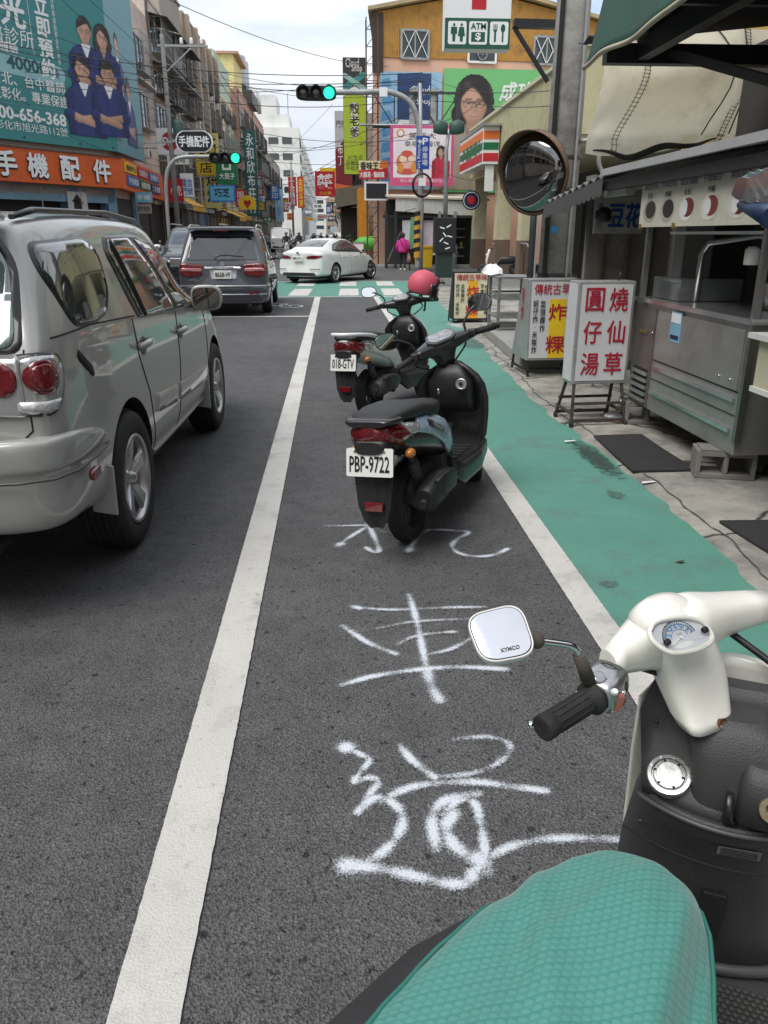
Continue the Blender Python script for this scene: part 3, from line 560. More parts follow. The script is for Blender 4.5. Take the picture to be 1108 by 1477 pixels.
def billboard():
    o = thing('billboard', 'big teal clinic billboard with a group of people in navy scrubs, above the orange fascia', 'billboard', CP(-4, 5.3, .5))
    B().prism([CP(-10, 5.35, .25), CP(.3, 5.35, .25), CP(.3, 5.35, .45), CP(-10, 5.35, .45)], (0, 0, 8.2)).build('sheet', TEALB, o, world=True)
    fold = B().prism([CP(.3, 5.35, .45), V((-10.35, 47.7, 5.35)), V((-10.6, 47.7, 5.35)), CP(.3, 5.35, .2)], (0, 0, 7.9)).build('folded_sheet', pm('billboard_teal_side', 104, 158, 168, .55, var=.05), o, world=True)
    P = lambda s, z, d=0: CP(s, z, .455 + d)
    T = lambda body, s, z, w, h, m=LETW, bold=.02, line=1.0: letters(body, P(s, z, .01), E_D, UZ, w, h, m, o, bold, line=line)
    T('光', -4.72, 10.25, 1.15, 1.15, LETW, .03); T('美牙醫診所', -5.65, 9.3, 3.6, .68, LETW, .0); T('立\n即\n預\n約', -3.25, 9.55, .72, 3.1, LETW, .03); T('植牙體驗', -5.6, 8.85, 1.8, .35)
    B().bar(P(-3.9, 8.75), P(-3.9, 11.4), .025, .01).build('print', LETW, o, world=True)
    pts = [(-9.5, 7.95), (-2.75, 7.82)] + [(-2.75 + .36 * math.sin(a), 8.18 - .36 * math.cos(a)) for a in np.linspace(0.2, 2.9, 8)] + [(-2.75, 8.54), (-9.5, 8.72)]
    B().poly([P(x, z, .006) for x, z in pts]).build('print', PALET, o, world=True, auto=False)
    T('40000', -4.35, 8.33, 2.0, .52, DTEAL, .03); T('/顆', -3.0, 8.2, .55, .36, DTEAL, .0)
    T('台北、台中醫師', -4.35, 7.68, 3.7, .46, LETW, .01); T('在彰化。專業保證', -4.35, 7.12, 3.9, .46, LETW, .01)
    B().bar(P(-9, 6.75), P(-2.6, 6.72), .025, .01).build('print', PALET, o, world=True)
    T('0800-656-368', -4.75, 6.38, 4.2, .52, LETW, .03); T('彰化市旭光路112號', -4.5, 5.9, 3.7, .36, LETW, .0)
    T('預\n約\n專\n線\n服\n務\n全\n年\n無\n休', -2.62, 9.9, .16, 2.6, LETW, .0)
    PP = lambda s, z, d=0: P(s, z, d + .004)
    portrait(PP, -1.0, 10.2, 1.02, o, 0, seed=2); portrait(PP, .0, 10.1, .92, o, .02, True, glasses=False, seed=3)
    portrait(PP, -1.42, 8.6, 1.05, o, .04, glasses=False, seed=4); portrait(PP, .05, 8.65, 1.02, o, .06, seed=5)
    FD = (V((-10.35, 47.7, 0)) - CP(.3, 0, .45)).normalized(); FN = FD.cross(V(UZ))
    FP = lambda s, z, d=0: CP(.3, 0, .45) + FD * s + FN * (d + .006) + V((0, 0, z))
    portrait(FP, 1.7, 10.2, .95, o, 0, glasses=False, seed=6); portrait(FP, 3.2, 8.5, 1.0, o, .02, glasses=False, seed=7)
    return o
billboard()
def fascia():
    o = thing('shop_fascia', 'long orange ribbed shop fascia with raised white characters', 'shop sign', CP(-4, 3.7, .5))
    a = B().prism([CP(-11, 3.7, 0), CP(.35, 3.7, 0), CP(.35, 3.7, .5), CP(-11, 3.7, .5)], (0, 0, 1.35)).build('fascia_sheet', ORNG, o, world=True)
    B().prism([CP(.35, 3.68, .5), V((-10.3, 51.8, 3.5)), V((-10.9, 51.8, 3.5)), CP(.35, 3.68, -.1)], (0, 0, 1.45)).build('side_sheet', ORNG, o, world=True)
    B().prism([CP(-11, 5.05, .55), CP(.4, 5.05, .55), CP(.4, 5.05, 0), CP(-11, 5.05, 0)], (0, 0, .06)).build('coping', mat('coping_brown', (.09, .06, .05), .6), o, world=True)
    for ch, s in (('手', -6.2), ('機', -4.62), ('配', -2.87), ('件', -1.0)):
        q = letters(ch, CP(s, 4.4, .60), E_D, UZ, 1.02, .95, LETW, o, .03, 'raised_letter'); letters(ch, CP(s + .04, 4.36, .53), E_D, UZ, 1.04, .97, INK, q, .045, 'letter_side')
    FD = (V((-10.3, 51.8, 0)) - CP(.35, 0, .5)).normalized(); FN = FD.cross(V(UZ)); F0 = CP(.35, 0, .5)
    for i, (c, tx) in enumerate(((YEL, '維修中心'), (RED, '包膜貼片'), (pm('sign_blue', 40, 110, 190), '手機配件'), (pm('sign_blue', 40, 110, 190), '平板電腦'), (pm('sign_green', 30, 120, 70), '高價收購'), (pm('sign_purple', 70, 50, 120), '二手買賣'))):
        s = .5 + (i % 3) * 2.7 + (i // 3) * .3; z = 4.5 - .6 * (i // 3) - (i % 3) * .05
        B().prism([F0 + FD * s + FN * .01 + V((0, 0, z)), F0 + FD * (s + 2.4) + FN * .01 + V((0, 0, z - .03)), F0 + FD * (s + 2.4) + FN * .01 + V((0, 0, z + .45)), F0 + FD * s + FN * .01 + V((0, 0, z + .48))], FN * .05).build('small_panel', c, o, world=True)
        letters(tx, F0 + FD * (s + 1.2) + FN * .07 + V((0, 0, z + .22)), FD, UZ, 2.0, .3, LETW if c != YEL else INK, o, .02)
fascia()
# houses behind, from the corner into the distance
h1 = house('pink-tan tiled house with iron window cages and an arched bay, next to the teal billboard', 54, 67.5, 14.9, TILE, floors=((8.3, 1.9, 3, .6, None), (10.6, 1.6, 3, .7, IRONL), (13.0, 1.8, 3, .8, IRON), (5.6, 1.6, 3, .5, None)))
b = B(); b.bx((-13.9, 59, 14.9), (-10.95, 66.6, 17.3)); b.build('stair_tower', GREYR, h1, world=True); B().bx((-14.0, 58.9, 17.3), (-10.85, 66.7, 17.45)).build('tower_coping', GREYR, h1, world=True)
B().prism([V((-10.88, 60.2 + 1.1 * math.cos(a), 8.6 + 1.3 * math.sin(a))) for a in np.linspace(0, math.pi, 10)] + [V((-10.88, 59.1, 6.9)), V((-10.88, 61.3, 6.9))], (.03, 0, 0)).build('arched_opening', DRK, h1, world=True)
h2 = house('beige house with tall vertical pilasters, behind the crossarm pole', 67.5, 84, 17.1, BEIGE, floors=((8.0, 1.6, 4, .5, IRONL), (11.2, 1.6, 4, .5, None), (14.2, 1.5, 4, .4, None), (5.2, 1.6, 4, .3, None)))
for y in (68, 72, 76, 79.5, 83.5): B().bx((-10.9, y - .35, 3.5), (-10.5, y + .35, 17.1)).build('pilaster', BEIGE, h2, world=True)
h3 = house('narrow cream house with a pale green sheet-metal top floor', 84, 97, 14.5, CREAM, floors=((7.5, 1.7, 3, .6, IRONL), (10.6, 1.7, 3, .6, None), (13.2, 1.2, 3, .4, None)))
B().bx((-16, 84.2, 14.7), (-10.95, 96, 18.1)).build('sheet_top_floor', PALEG, h3, world=True)
h4 = house('pink brick house with a yellow penthouse and steel water tanks on the roof', 97, 131, 16.8, BRICKP, x=-10.3, floors=((7.5, 1.8, 5, .6, IRONL), (10.8, 1.8, 5, .7, IRONL), (14, 1.8, 5, .6, None), (4.8, 1.8, 5, .4, None)))
B().bx((-15, 98, 16.8), (-10.6, 106, 20.3)).build('penthouse', mat('pale_yellow', srgb(226, 212, 150), .8, dirt=.3), h4, world=True); B().prism([(-15.3, 97.6, 20.3), (-10.0, 97.6, 20.3), (-10.0, 106.4, 20.3), (-15.3, 106.4, 20.3)], (0, 0, .25)).build('penthouse_roof', BRICKP, h4, world=True)
for i, (x, y) in enumerate(((-11.6, 110), (-11.6, 113.2))):
    wt = thing('water_tank', ('stainless water tank on the pink brick house roof, nearer the yellow penthouse', 'stainless water tank on the pink brick house roof, farther from the yellow penthouse')[i], 'water tank', (x, y, 18.4), 0, 'roof water tanks')
    B().lathe([(1.2, 0), (1.25, .1), (1.25, 3.2), (1.1, 3.4), (.3, 3.6)], (0, 0, .6), UZ, 20).build('tank', ridged('tank_steel', (.5, .5, .5), 'Z', 12, .35, .8), wt); B().bx((-1.2, -1.2, 0), (1.2, 1.2, .6)).build('stand', DGR, wt)
B().bx((-13.5, 108, 16.9), (-9.6, 115.4, 18.38)).build('roof_platform', IRON, h4, world=True)
house('grey house with balconies beyond the pink brick one', 131, 168, 14, GREYR, x=-10.4, floors=((5, 1.8, 5, .5, None), (8, 1.8, 5, .6, IRONL), (11, 1.8, 5, .6, None)))
w5 = thing('apartment_block', 'tall white apartment block with stepped rooftop at the far end of the left row', 'building', (-12, 220, 0))
B().bx((-30, 200, -.1), (-7.4, 380, 25)).build('wall', WALLW, w5, world=True)
for a, c, z0, z1 in ((-30, -9.6, 25, 28), (-16, -12.5, 28, 32), (-22, -17, 28, 33.5)): B().bx((a, 202, z0), (c, 216, z1)).build('roof_block', WALLW, w5, world=True)
for zz in (8, 11.6, 15.2, 18.8, 22.2):
    for x in (-13.4, -10.2, -16.5): window(w5, (x, 200, zz), (1, 0, 0), 2.2, 1.3, 0, IRON)
    for k in range(9):
        window(w5, (-7.4, 206 + k * 17, zz), (0, 1, 0), 7, 1.6, 0, IRON); B().bx((-7.4, 213 + k * 17, zz - 1.3), (-6.3, 219 + k * 17, zz + .2)).build('balcony', WALLW, w5, world=True)
B().bar((-10, 206, 28), (-10, 206, 33), .12).build('aerial', IRON, w5, world=True)
# shopfront clutter at street level: awnings and panels on the row
def awning(label, y0, y1, z, out, m, x=-10.9, side=1, drop=.9):
    o = thing('shop_awning', label, 'awning', (x, (y0 + y1) / 2, z), 0, 'awnings over the shopfronts')
    b = B(); k = 8
    pr = [(0, z), (out * .5, z - drop * .35), (out, z - drop)]
    b.loft([[(x + side * q, y, w + .03 * math.sin(i * 2)) for q, w in pr] + [(x + side * q, y, w - .04) for q, w in pr[::-1]] for i, y in enumerate(np.linspace(y0, y1, k))], True, False); b.build('canvas', m, o, world=True)
    v = B(); v.loft([[(x + side * out, y, z - drop), (x + side * (out + .02), y, z - drop), (x + side * (out + .02), y, z - drop - .3 - .06 * (i % 2)), (x + side * out, y, z - drop - .3 - .06 * (i % 2))] for i, y in enumerate(np.linspace(y0, y1, 24))], True, False); v.build('valance', m, o, world=True)
    for y in (y0 + .1, y1 - .1): B().bar((x, y, z - drop), (x + side * out, y, z - drop), .04).build('arm', IRON, o, world=True)
YAWN = pm('awning_yellow', 232, 184, 66, .6, dirt=.25)
awning('plain yellow awning just past the orange fascia', 52.5, 57.5, 4.2, 2.2, YAWN)
awning('yellow awning beside the green and white shop sign', 71, 76, 3.9, 3.0, YAWN)
awning('yellow striped awning deepest along the left row', 79, 86, 4.1, 2.6, pm('awning_gold', 222, 170, 60, .6))
for y0, y1, m in ((54.3, 59, SHUT), (59.5, 64, mat('shop_dark', (.03, .03, .035), .5)), (64.4, 67.2, pm('shop_blue', 70, 130, 180)), (67.8, 71, mat('shop_dark', (.03, .03, .035), .5)), (71.3, 83.5, pm('shop_yellow', 190, 150, 60, dirt=.5)), (84.3, 96.5, mat('shop_dark', (.03, .03, .035), .5)), (97.4, 130, mat('shop_dark', (.03, .03, .035), .5))):
    sf = thing('shopfront', 'street level shopfront of the left row, %s' % {54.3: 'closed by a dark shutter after the corner shop', 59.5: 'open and dark before the blue one', 64.4: 'painted blue', 67.8: 'open and dark under the red sign', 71.3: 'yellow under the awnings', 84.3: 'dark under the round yellow sign', 97.4: 'dark and longest, under the brick house'}[y0], 'shop', (-10.8, (y0 + y1) / 2, 0))
    B().bx((-10.88, y0, 0), (-10.2, y1, 3.2)).build('front_panel', m, sf, world=True); B().bx((-10.9, y0 - .1, 3.2), (-10.0, y1 + .1, 3.5)).build('head_beam', CONC, sf, world=True)
    for k in range(int((y1 - y0) / 2.2) + 1): B().bar((-10.16, y0 + .1 + k * 2.15, 0), (-10.16, y0 + .1 + k * 2.15, 3.2), .12).build('jamb', IRONL, sf, world=True)

for i, (ll, ur, c, tx, lab) in enumerate((((-10.231,44,3.127), (-9.36,44,3.632), (120, 176, 196), '手機', 'pale blue banner hung under the end of the orange fascia'), ((-10.253,44,2.587), (-9.453,44,3.061), (150, 140, 132), '配件批發', 'grey notice board below the pale blue banner'))):
    ll, ur = V(ll), V(ur); o, P, n = board('hanging_banner', lab, 'banner', (ll + ur) / 2, (1, 0, 0), UZ, ur.x - ll.x, ur.z - ll.z, .05, pm('banner_%d' % i, *c), IRONL, ((tx, .5, .5, .8, .5, LETW if i == 0 else INK, .01),))

# ================================================================ cars
def car_paint(name, col, metal=.0, rough=.3):
    return mat(name, col, rough, metal, var=.05, scale=1.5, coat=.9, dirt=.12, dcol=tuple(x * .6 + .03 for x in col), dscale=2)
def car_shell(name, parent, m, st, rake=None, arches=(), r=.36, wy=(), sub=2, nose=None):
    """body lofted from stations (y, zbot, zbelt, ztop, wbot, wbelt, wtop), smoothed; wheel arches cut out of it"""
    rings = []
    for y, zb, zl, zt, wb, wl, wt in st:
        h = []
        for x, z in ((.0, zb), (.72 * wb, zb), (.96 * wb, zb + .05), (wb, zb + .22 * (zl - zb)), (wb, zb + .6 * (zl - zb)), (wb * .6 + wl * .4, zl - .09), (wb * .22 + wl * .78, zl - .03), (wl, zl), (wt + .42 * (wl - wt), zl + .55 * (zt - zl)), (wt, zt - .17 * min(.5, zt - zl)), (wt * .95, zt - .06 * min(.5, zt - zl)), (wt * .72, zt - .012), (0, zt)):
            dy = 0
            if rake: dy = rake(y, z)
            if nose: dy += nose(y, x)
            h.append(V((x, y + dy, z)))
        rings.append(h + [V((-p.x, p.y, p.z)) for p in h[-2:0:-1]])
    b = B(); b.loft(rings, True, True); o = b.build(name, [m, DRK], parent, sub=sub)
    realize(o)
    # inset caps are smoothed as ngons; cut the arches
    cut = B()
    w = max(s[4] for s in st)
    for y in wy:
        for sx in (-1, 1):
            cut.lathe([(r, -.36), (r, .3)], (sx * (w - .02), y, r * .93), (sx, 0, 0), 40)
    c = cut.build('cutter', DRK, None); bo = o.modifiers.new('b', 'BOOLEAN'); bo.object = c; bo.solver = 'EXACT'
    c.matrix_world = parent.matrix_world.copy(); bpy.context.view_layer.update()
    realize(o); cm = c.data; bpy.data.objects.remove(c); bpy.data.meshes.remove(cm)
    me = o.data
    for p in me.polygons:
        q = p.center
        for y in wy:
            d = math.hypot(q.y - y, q.z - r * .93)
            if d < r + .01 and ((p.normal.y * (q.y - y) + p.normal.z * (q.z - r * .93)) / max(d, 1e-4) < -.7 or (abs(q.x) < w - .25 and abs(p.normal.x) > .9)): p.material_index = 1
    me.polygons.foreach_set('use_smooth', [True] * len(me.polygons))
    es = o.modifiers.new('split', 'EDGE_SPLIT'); es.split_angle = R(42); realize(o)
    bvh = BVHTree.FromPolygons([v.co.copy() for v in o.data.vertices], [tuple(p.vertices) for p in o.data.polygons])
    return o, bvh
def rounded(pts, r=.03, k=4):
    out = []; n = len(pts)
    for i in range(n):
        p = V(pts[i]); a = V(pts[i - 1]); c = V(pts[(i + 1) % n]); da, dc = (a - p), (c - p)
        q = min(r, da.length * .45, dc.length * .45); s = p + da.normalized() * q; e = p + dc.normalized() * q
        for j in range(k + 1):
            t = j / k; out.append(tuple(s * (1 - t) ** 2 + p * 2 * t * (1 - t) + e * t * t))
    return out
def conform(bvh, outline, axis, sgn, off, res=.03, thick=.004):
    """a thin panel of the given outline laid onto the body: axis 'x' -> outline in (y, z), 'y' -> (x, z), 'z' -> (x, y); cast from side sgn"""
    n = len(outline); pts = []
    for i in range(n):
        a, c = V(outline[i]), V(outline[(i + 1) % n]); k = max(1, int((c - a).length / res))
        pts += [a + (c - a) * j / k for j in range(k)]
    nb = len(pts); xs = [p.x for p in pts]; ys = [p.y for p in pts]
    ins = []
    x = min(xs) + res * .5
    while x < max(xs):
        y = min(ys) + res * .5
        while y < max(ys):
            # keep interior points away from the rim
            c = False; j = nb - 1; ok = True
            for i in range(nb):
                if (pts[i].y > y) != (pts[j].y > y) and x < (pts[j].x - pts[i].x) * (y - pts[i].y) / (pts[j].y - pts[i].y) + pts[i].x: c = not c
                if (pts[i].x - x) ** 2 + (pts[i].y - y) ** 2 < (res * .45) ** 2: ok = False
                j = i
            if c and ok: ins.append(V((x, y)))
            y += res
        x += res
    allp = [V((p.x, p.y)) for p in pts] + ins
    r = delaunay_2d_cdt(allp, [(i, (i + 1) % nb) for i in range(nb)], [list(range(nb))], 1, 1e-5)
    vv, fs = r[0], r[2]; out = []; nn = []
    for p in vv:
        if axis == 'x': o, d = V((sgn * 5, p.x, p.y)), V((-sgn, 0, 0))
        elif axis == 'y': o, d = V((p.x, sgn * 12, p.y)), V((0, -sgn, 0))
        elif axis == 'd': o, d = V((sgn * .7071 * p.x, .7071 * p.x, p.y)) + V((sgn * .7071, -.7071, 0)) * 4, V((-sgn * .7071, .7071, 0))
        else: o, d = V((p.x, p.y, 5)), V((0, 0, -1))
        h = bvh.ray_cast(o, d)
        if h[0] is None:
            h = bvh.find_nearest(o + d * (4.1 if axis == 'x' else 11 if axis == 'y' else 3.4))
        q, nr = h[0], h[1]
        if nr.dot(d) > 0: nr = -nr
        out.append(q + nr * off); nn.append(nr)
    # edges of the panel drop back into the body
    ec = {}
    for f in fs:
        for i in range(len(f)):
            e = (f[i], f[(i + 1) % len(f)]); k = tuple(sorted(e)); ec[k] = None if k in ec else e
    b = B(); b.add(out, fs, True)
    m = {}
    back = []
    for e in ec.values():
        if e is None: continue
        for i in e:
            if i not in m: m[i] = len(out) + len(back); back.append(out[i] - nn[i] * (off + thick))
    b.v += [tuple(p) for p in back]
    for e in ec.values():
        if e is None: continue
        b.f.append((e[1], e[0], m[e[0]], m[e[1]])); b.sm.append(False)
    return b
def seam(bvh, path, axis, sgn, r=.004, off=0.0, res=.04):
    pts = []
    for a, c in zip(path, path[1:]):
        a, c = V(a), V(c); k = max(1, int((c - a).length / res)); pts += [a + (c - a) * j / k for j in range(k)]
    pts.append(V(path[-1])); out = []
    for p in pts:
        o, d = (V((sgn * 5, p.x, p.y)), V((-sgn, 0, 0))) if axis == 'x' else (V((p.x, sgn * 12, p.y)), V((0, -sgn, 0))) if axis == 'y' else (V((p.x, p.y, 5)), V((0, 0, -1)))
        h = bvh.ray_cast(o, d)
        if h[0] is not None: out.append(h[0] + h[1] * off)
    return B().tube(out, r, 6) if len(out) > 1 else B()
def car_wheel(parent, x, y, r, w, rimr, spokes=5, rm=None, steer=0, wide=.075):
    """tyre with tread grooves and an alloy rim; x is the outer face"""
    s = 1 if x > 0 else -1; q = Mx.Rotation(steer, 3, 'Z'); ax = q @ V((s, 0, 0)); c = V((x - s * w / 2, y, r)); c0 = c - ax * (w / 2)
    b = B(); hw = w
    prof = [(rimr - .01, .02), (rimr + .02, .0), (r - .05, -.004), (r - .018, .012), (r - .004, .035)]
    k = 5
    for i in range(k):
        a = .035 + (hw - .07) * i / k; e = .035 + (hw - .07) * (i + 1) / k
        prof += [(r, a + .005), (r, e - .007), (r - .009, e - .005), (r - .009, e - .001)]
    prof += [(r - .004, hw - .035), (r - .018, hw - .012), (r - .045, hw + .004), (rimr + .02, hw + .002), (rimr, hw - .012)]
    b.lathe(prof, c0, ax, 48, caps=False)
    o = b.build('wheel', RUB, parent)
    f = B(); rm = rm or ALU
    f.lathe([(rimr + .003, hw - .004), (rimr - .004, hw + .004), (rimr - .018, hw - .004), (rimr - .026, hw - .05), (rimr - .04, .03)], c0, ax, 40, caps=False)
    up = V((0, 0, 1)); sd = ax.cross(up).normalized(); up = sd.cross(ax)
    for i in range(spokes):
        a = 2 * math.pi * i / spokes + .3; d = sd * math.cos(a) + up * math.sin(a); t = ax.cross(d)
        sec = []
        for rr, wd, dp in ((.03, wide * .62, hw - .035), (rimr * .5, wide * .66, hw - .022), (rimr * .8, wide * .95, hw - .014), (rimr - .012, wide * 1.35, hw - .016)):
            p = c0 + d * rr + ax * dp
            sec.append([p + t * wd / 2 + ax * -.02, p + t * wd * .4, p - t * wd * .4, p - t * wd / 2 + ax * -.02, p - ax * .03])
        f.loft(sec, True, False)
    f.lathe([(.001, hw - .006), (.03, hw - .01), (.036, hw - .03), (.075, hw - .05), (.075, .05)], c0, ax, 20)
    f.build('rim', rm, o)
    dk = B(); dk.lathe([(rimr - .045, .06), (.06, .06)], c0, ax, 30, caps=False); dk.build('brake_disc', DGR, o)
    return o
LENSR = mat('red_lens', (.15, .007, .011), .1, 0, var=.45, scale=45, coat=1)
LENSC = mat('clear_lens', (.5, .5, .5), .1, .55, var=.12, scale=14, coat=1)
PLATE = pm('plate_white', 236, 236, 232, .4, var=.03)
FRM = mat('black_trim', (.02, .02, .021), .35, coat=.3)
def mirror_housing(parent, x, y, z, s, m, w=.2, h=.15):
    b = B(); b.sell([((x, y + .1, z), V((.06, 0, 0)), V((0, 0, .05)), 3), ((x, y + .06, z), V((w * .47, 0, 0)), V((0, 0, h * .45)), 3), ((x, y - .03, z), V((w * .5, 0, 0)), V((0, 0, h * .5)), 3.4), ((x, y - .04, z), V((w * .46, 0, 0)), V((0, 0, h * .45)), 3.4)], 24)
    b.bar((x - s * w * .3, y + .02, z - h * .35), (x - s * (w * .5 + .1), y + .02, z - h * .55), .05, .05)
    o = b.build('wing_mirror', m, parent)
    B().sell([((x, y - .041, z), V((w * .44, 0, 0)), V((0, 0, h * .42)), 3.4), ((x, y - .046, z), V((w * .43, 0, 0)), V((0, 0, h * .41)), 3.4)], 24).build('mirror_glass', mat('mirror_glass', (.35, .36, .34), .03, 1, var=.02), o)
    return o
# ---------------------------------------------------------------- silver SUV beside the lane
def silver_suv():
    o = thing('parked_car', 'silver suv with clear-edged round red tail lamps and five spoke wheels, nearest on the left', 'car', (-1.945, 3.93, 0), R(-1.2))
    P = car_paint('silver_paint', (.37, .37, .35), .12, .32)
    def rake(y, z):
        k = max(0, min(1, (.35 - y) / 1.2)); return k * max(0, z - 1.12) * .62 + k * max(0, .62 - z) * .12
    def nose(y, x): return -.16 * (abs(x) / .9) ** 3 * max(0, min(1, (y - 2.6) / .8)) + .10 * (abs(x) / .9) ** 3.5 * max(0, min(1, (-.5 - y) / .5))
    st = [(-1.0, .42, 1.14, 1.6, .80, .80, .69), (-.985, .40, 1.16, 1.635, .85, .845, .745), (-.85, .36, 1.175, 1.65, .885, .875, .775), (-.55, .32, 1.18, 1.665, .90, .89, .785), (0, .3, 1.175, 1.675, .905, .895, .79), (.6, .28, 1.16, 1.675, .905, .89, .785), (1.2, .28, 1.13, 1.66, .905, .885, .77),
          (1.6, .28, 1.11, 1.6, .905, .88, .73), (1.95, .29, 1.09, 1.44, .905, .87, .63), (2.3, .3, 1.07, 1.2, .90, .86, .62), (2.5, .3, 1.045, 1.1, .90, .855, .62), (2.9, .3, .98, 1.04, .895, .83, .6), (3.3, .3, .86, .93, .86, .78, .55), (3.5, .32, .68, .76, .76, .7, .5), (3.54, .36, .6, .66, .7, .62, .45)]
    body, bv = car_shell('body', o, P, st, rake, r=.405, wy=(0, 2.6), nose=nose)
    gl = mat('suv_glass', (.055, .065, .06), .03, .35, var=.04, spec=1, coat=1)
    for s in (1, -1):
        q = rounded([(-.57, 1.21), (-.66, 1.42), (-.63, 1.52), (-.12, 1.54), (.02, 1.49), (-.01, 1.32), (-.14, 1.225), (-.33, 1.2)], .06)
        f = conform(bv, [((y + .31) * 1.06 - .31, (z - 1.37) * 1.08 + 1.37) for y, z in q], 'x', s, .003).build('quarter_window', FRM, o)
        conform(bv, q, 'x', s, .006).build('pane', gl, f)
        fr = rounded([(.14, 1.48), (.21, 1.555), (.8, 1.56), (1.25, 1.51), (1.8, 1.375), (2.42, 1.085), (2.36, 1.04), (1.4, 1.085), (.36, 1.14), (.27, 1.25)], .05)
        f = conform(bv, fr, 'x', s, .003).build('side_window', FRM, o)
        conform(bv, rounded([(.19, 1.47), (.25, 1.535), (.68, 1.54), (.98, 1.37), (1.26, 1.12), (.62, 1.137), (.42, 1.15), (.32, 1.3)], .035), 'x', s, .007).build('pane', gl, f)
        conform(bv, rounded([(.79, 1.535), (1.22, 1.485), (1.76, 1.35), (2.28, 1.095), (1.36, 1.115), (1.06, 1.38)], .03), 'x', s, .007).build('pane', gl, f)
        f2 = seam(bv, [(.50, 1.145), (.28, 1.53)], 'x', s, .011, .01); f2.build('window_divider', FRM, o)
        for pth in ([(.24, 1.15), (.28, .95), (.41, .74), (.46, .5), (.47, .34)], [(1.28, 1.10), (1.25, .8), (1.15, .5), (1.05, .33)], [(2.3, 1.05), (2.28, .75), (2.2, .4)], [(.45, .36), (2.15, .36)], [(-.8, 1.18), (-.4, 1.19), (.3, 1.16)]):
            seam(bv, pth, 'x', s, .004).build('panel_gap', DRK, o)
        conform(bv, rounded([(.52, .60), (.56, .70), (1.06, .665), (1.04, .555)], .015), 'x', s, .014).build('door_moulding', P, o)
        conform(bv, rounded([(1.14, .66), (1.12, .55), (2.1, .50), (2.16, .615)], .015), 'x', s, .014).build('door_moulding', P, o)
        conform(bv, [(.42, .30), (2.18, .30), (2.2, .38), (.44, .40)], 'x', s, .02).build('sill', mat('sill_paint', (.2, .2, .19), .4, .4), o)
        for y, z in ((.37, 1.0), (1.34, .965)):
            h = bv.ray_cast(V((s * 5, y, z)), V((-s, 0, 0)))[0]
            conform(bv, ell(y + .01, z - .005, .075, .05), 'x', s, .001, .02).build('handle_cup', mat('handle_shadow', (.12, .12, .115), .4, .4), o)
            B().tube([h + V((s * .0, -.1, 0)), h + V((s * .032, -.075, .008)), h + V((s * .036, 0, .012)), h + V((s * .034, .07, .012)), h + V((0, .1, .01))], [.016, .019, .02, .019, .016], 10).build('door_handle', P, o)
        b = B(); b.sell([((s * .70, -.6, 1.625), V((.012, 0, 0)), V((0, 0, .01)), 3), ((s * .71, -.4, 1.655), V((.018, 0, 0)), V((0, 0, .013)), 3), ((s * .71, .6, 1.668), V((.018, 0, 0)), V((0, 0, .013)), 3), ((s * .69, 1.25, 1.64), V((.016, 0, 0)), V((0, 0, .012)), 3), ((s * .68, 1.45, 1.60), V((.012, 0, 0)), V((0, 0, .01)), 3)])
        b.build('roof_rail', FRM, o)
        for y, zz in ((-.43, .31), (2.13, .27)):
            B().prism([(s * .80, y, zz + .02), (s * .915, y, zz), (s * .915, y + .01, .55), (s * .80, y + .01, .58)], (0, .018, 0)).build('mud_flap', P, o, bevel=.006)
        # tail lamp: clear outer lens with red rounds, wrapped round the corner
        tl = conform(bv, rounded([(-.135, .895), (-.13, 1.13), (-.03, 1.14), (.055, 1.13), (.085, 1.07), (.065, .96), (.01, .895)], .04), 'd', s, .003, .03).build('tail_lamp', FRM, o)
        conform(bv, rounded([(-.124, .906), (-.12, 1.118), (-.03, 1.127), (.046, 1.117), (.073, 1.065), (.052, .965), (.004, .906)], .04), 'd', s, .008, .03).build('lens', LENSC, tl)
        conform(bv, ell(-.03, 1.045, .066, .066, 34), 'd', s, .012, .022).build('red_round', LENSR, tl)
        conform(bv, ell(-.03, 1.045, .05, .05, 30), 'd', s, .015, .012, .015).build('inner_lens', mat('red_lens_inner', (.17, .012, .016), .08, coat=1, var=.5, scale=70), tl)
        conform(bv, rounded([(-.118, .915), (-.118, .955), (.03, .955), (.0, .915)], .01), 'd', s, .018, .03).build('reversing_lens', mat('ribbed_lens', (.62, .6, .58), .2, .3, var=.5, scale=60, coat=1), tl)
        tg = conform(bv, rounded([(s * .5, .895), (s * .5, 1.12), (s * .775, 1.13), (s * .775, .895)], .02), 'y', -1, .012, .03).build('tailgate_lamp', LENSC, o)
        conform(bv, ell(s * .70, 1.04, .06, .066, 26), 'y', -1, .016, .022).build('red_round', LENSR, tg)
    # rear: bumper, glass, spoiler
    bp = B(); pr = []
    for x, y in ((.895, -.38), (.908, -.44), (.918, -.62), (.91, -.84), (.86, -.965), (.74, -1.025), (.4, -1.06), (0, -1.07)):
        pr.append((x, y))
    full = pr + [(-x, y) for x, y in pr[-2::-1]]
    rings = []
    for x, y in full:
        ox = V((x, y + .3, 0)).normalized(); i = V((x, y, 0)); k = -.14
        dz = max(0, y + .75) * -.22
        rings.append([i + ox * -.14 + V((0, 0, .815 + dz)), i + ox * -.05 + V((0, 0, .82 + dz)), i + ox * -.012 + V((0, 0, .812 + dz)), i + V((0, 0, .79 + dz)), i + ox * .0 + V((0, 0, .71)), i + ox * -.004 + V((0, 0, .69)), i + ox * -.02 + V((0, 0, .67)), i + ox * -.018 + V((0, 0, .54)), i + ox * -.03 + V((0, 0, .46)), i + ox * -.06 + V((0, 0, .425)), i + ox * -.2 + V((0, 0, .42))])
    bp.loft(rings, True, True); bo = bp.build('rear_bumper', P, o, sub=2); realize(bo)
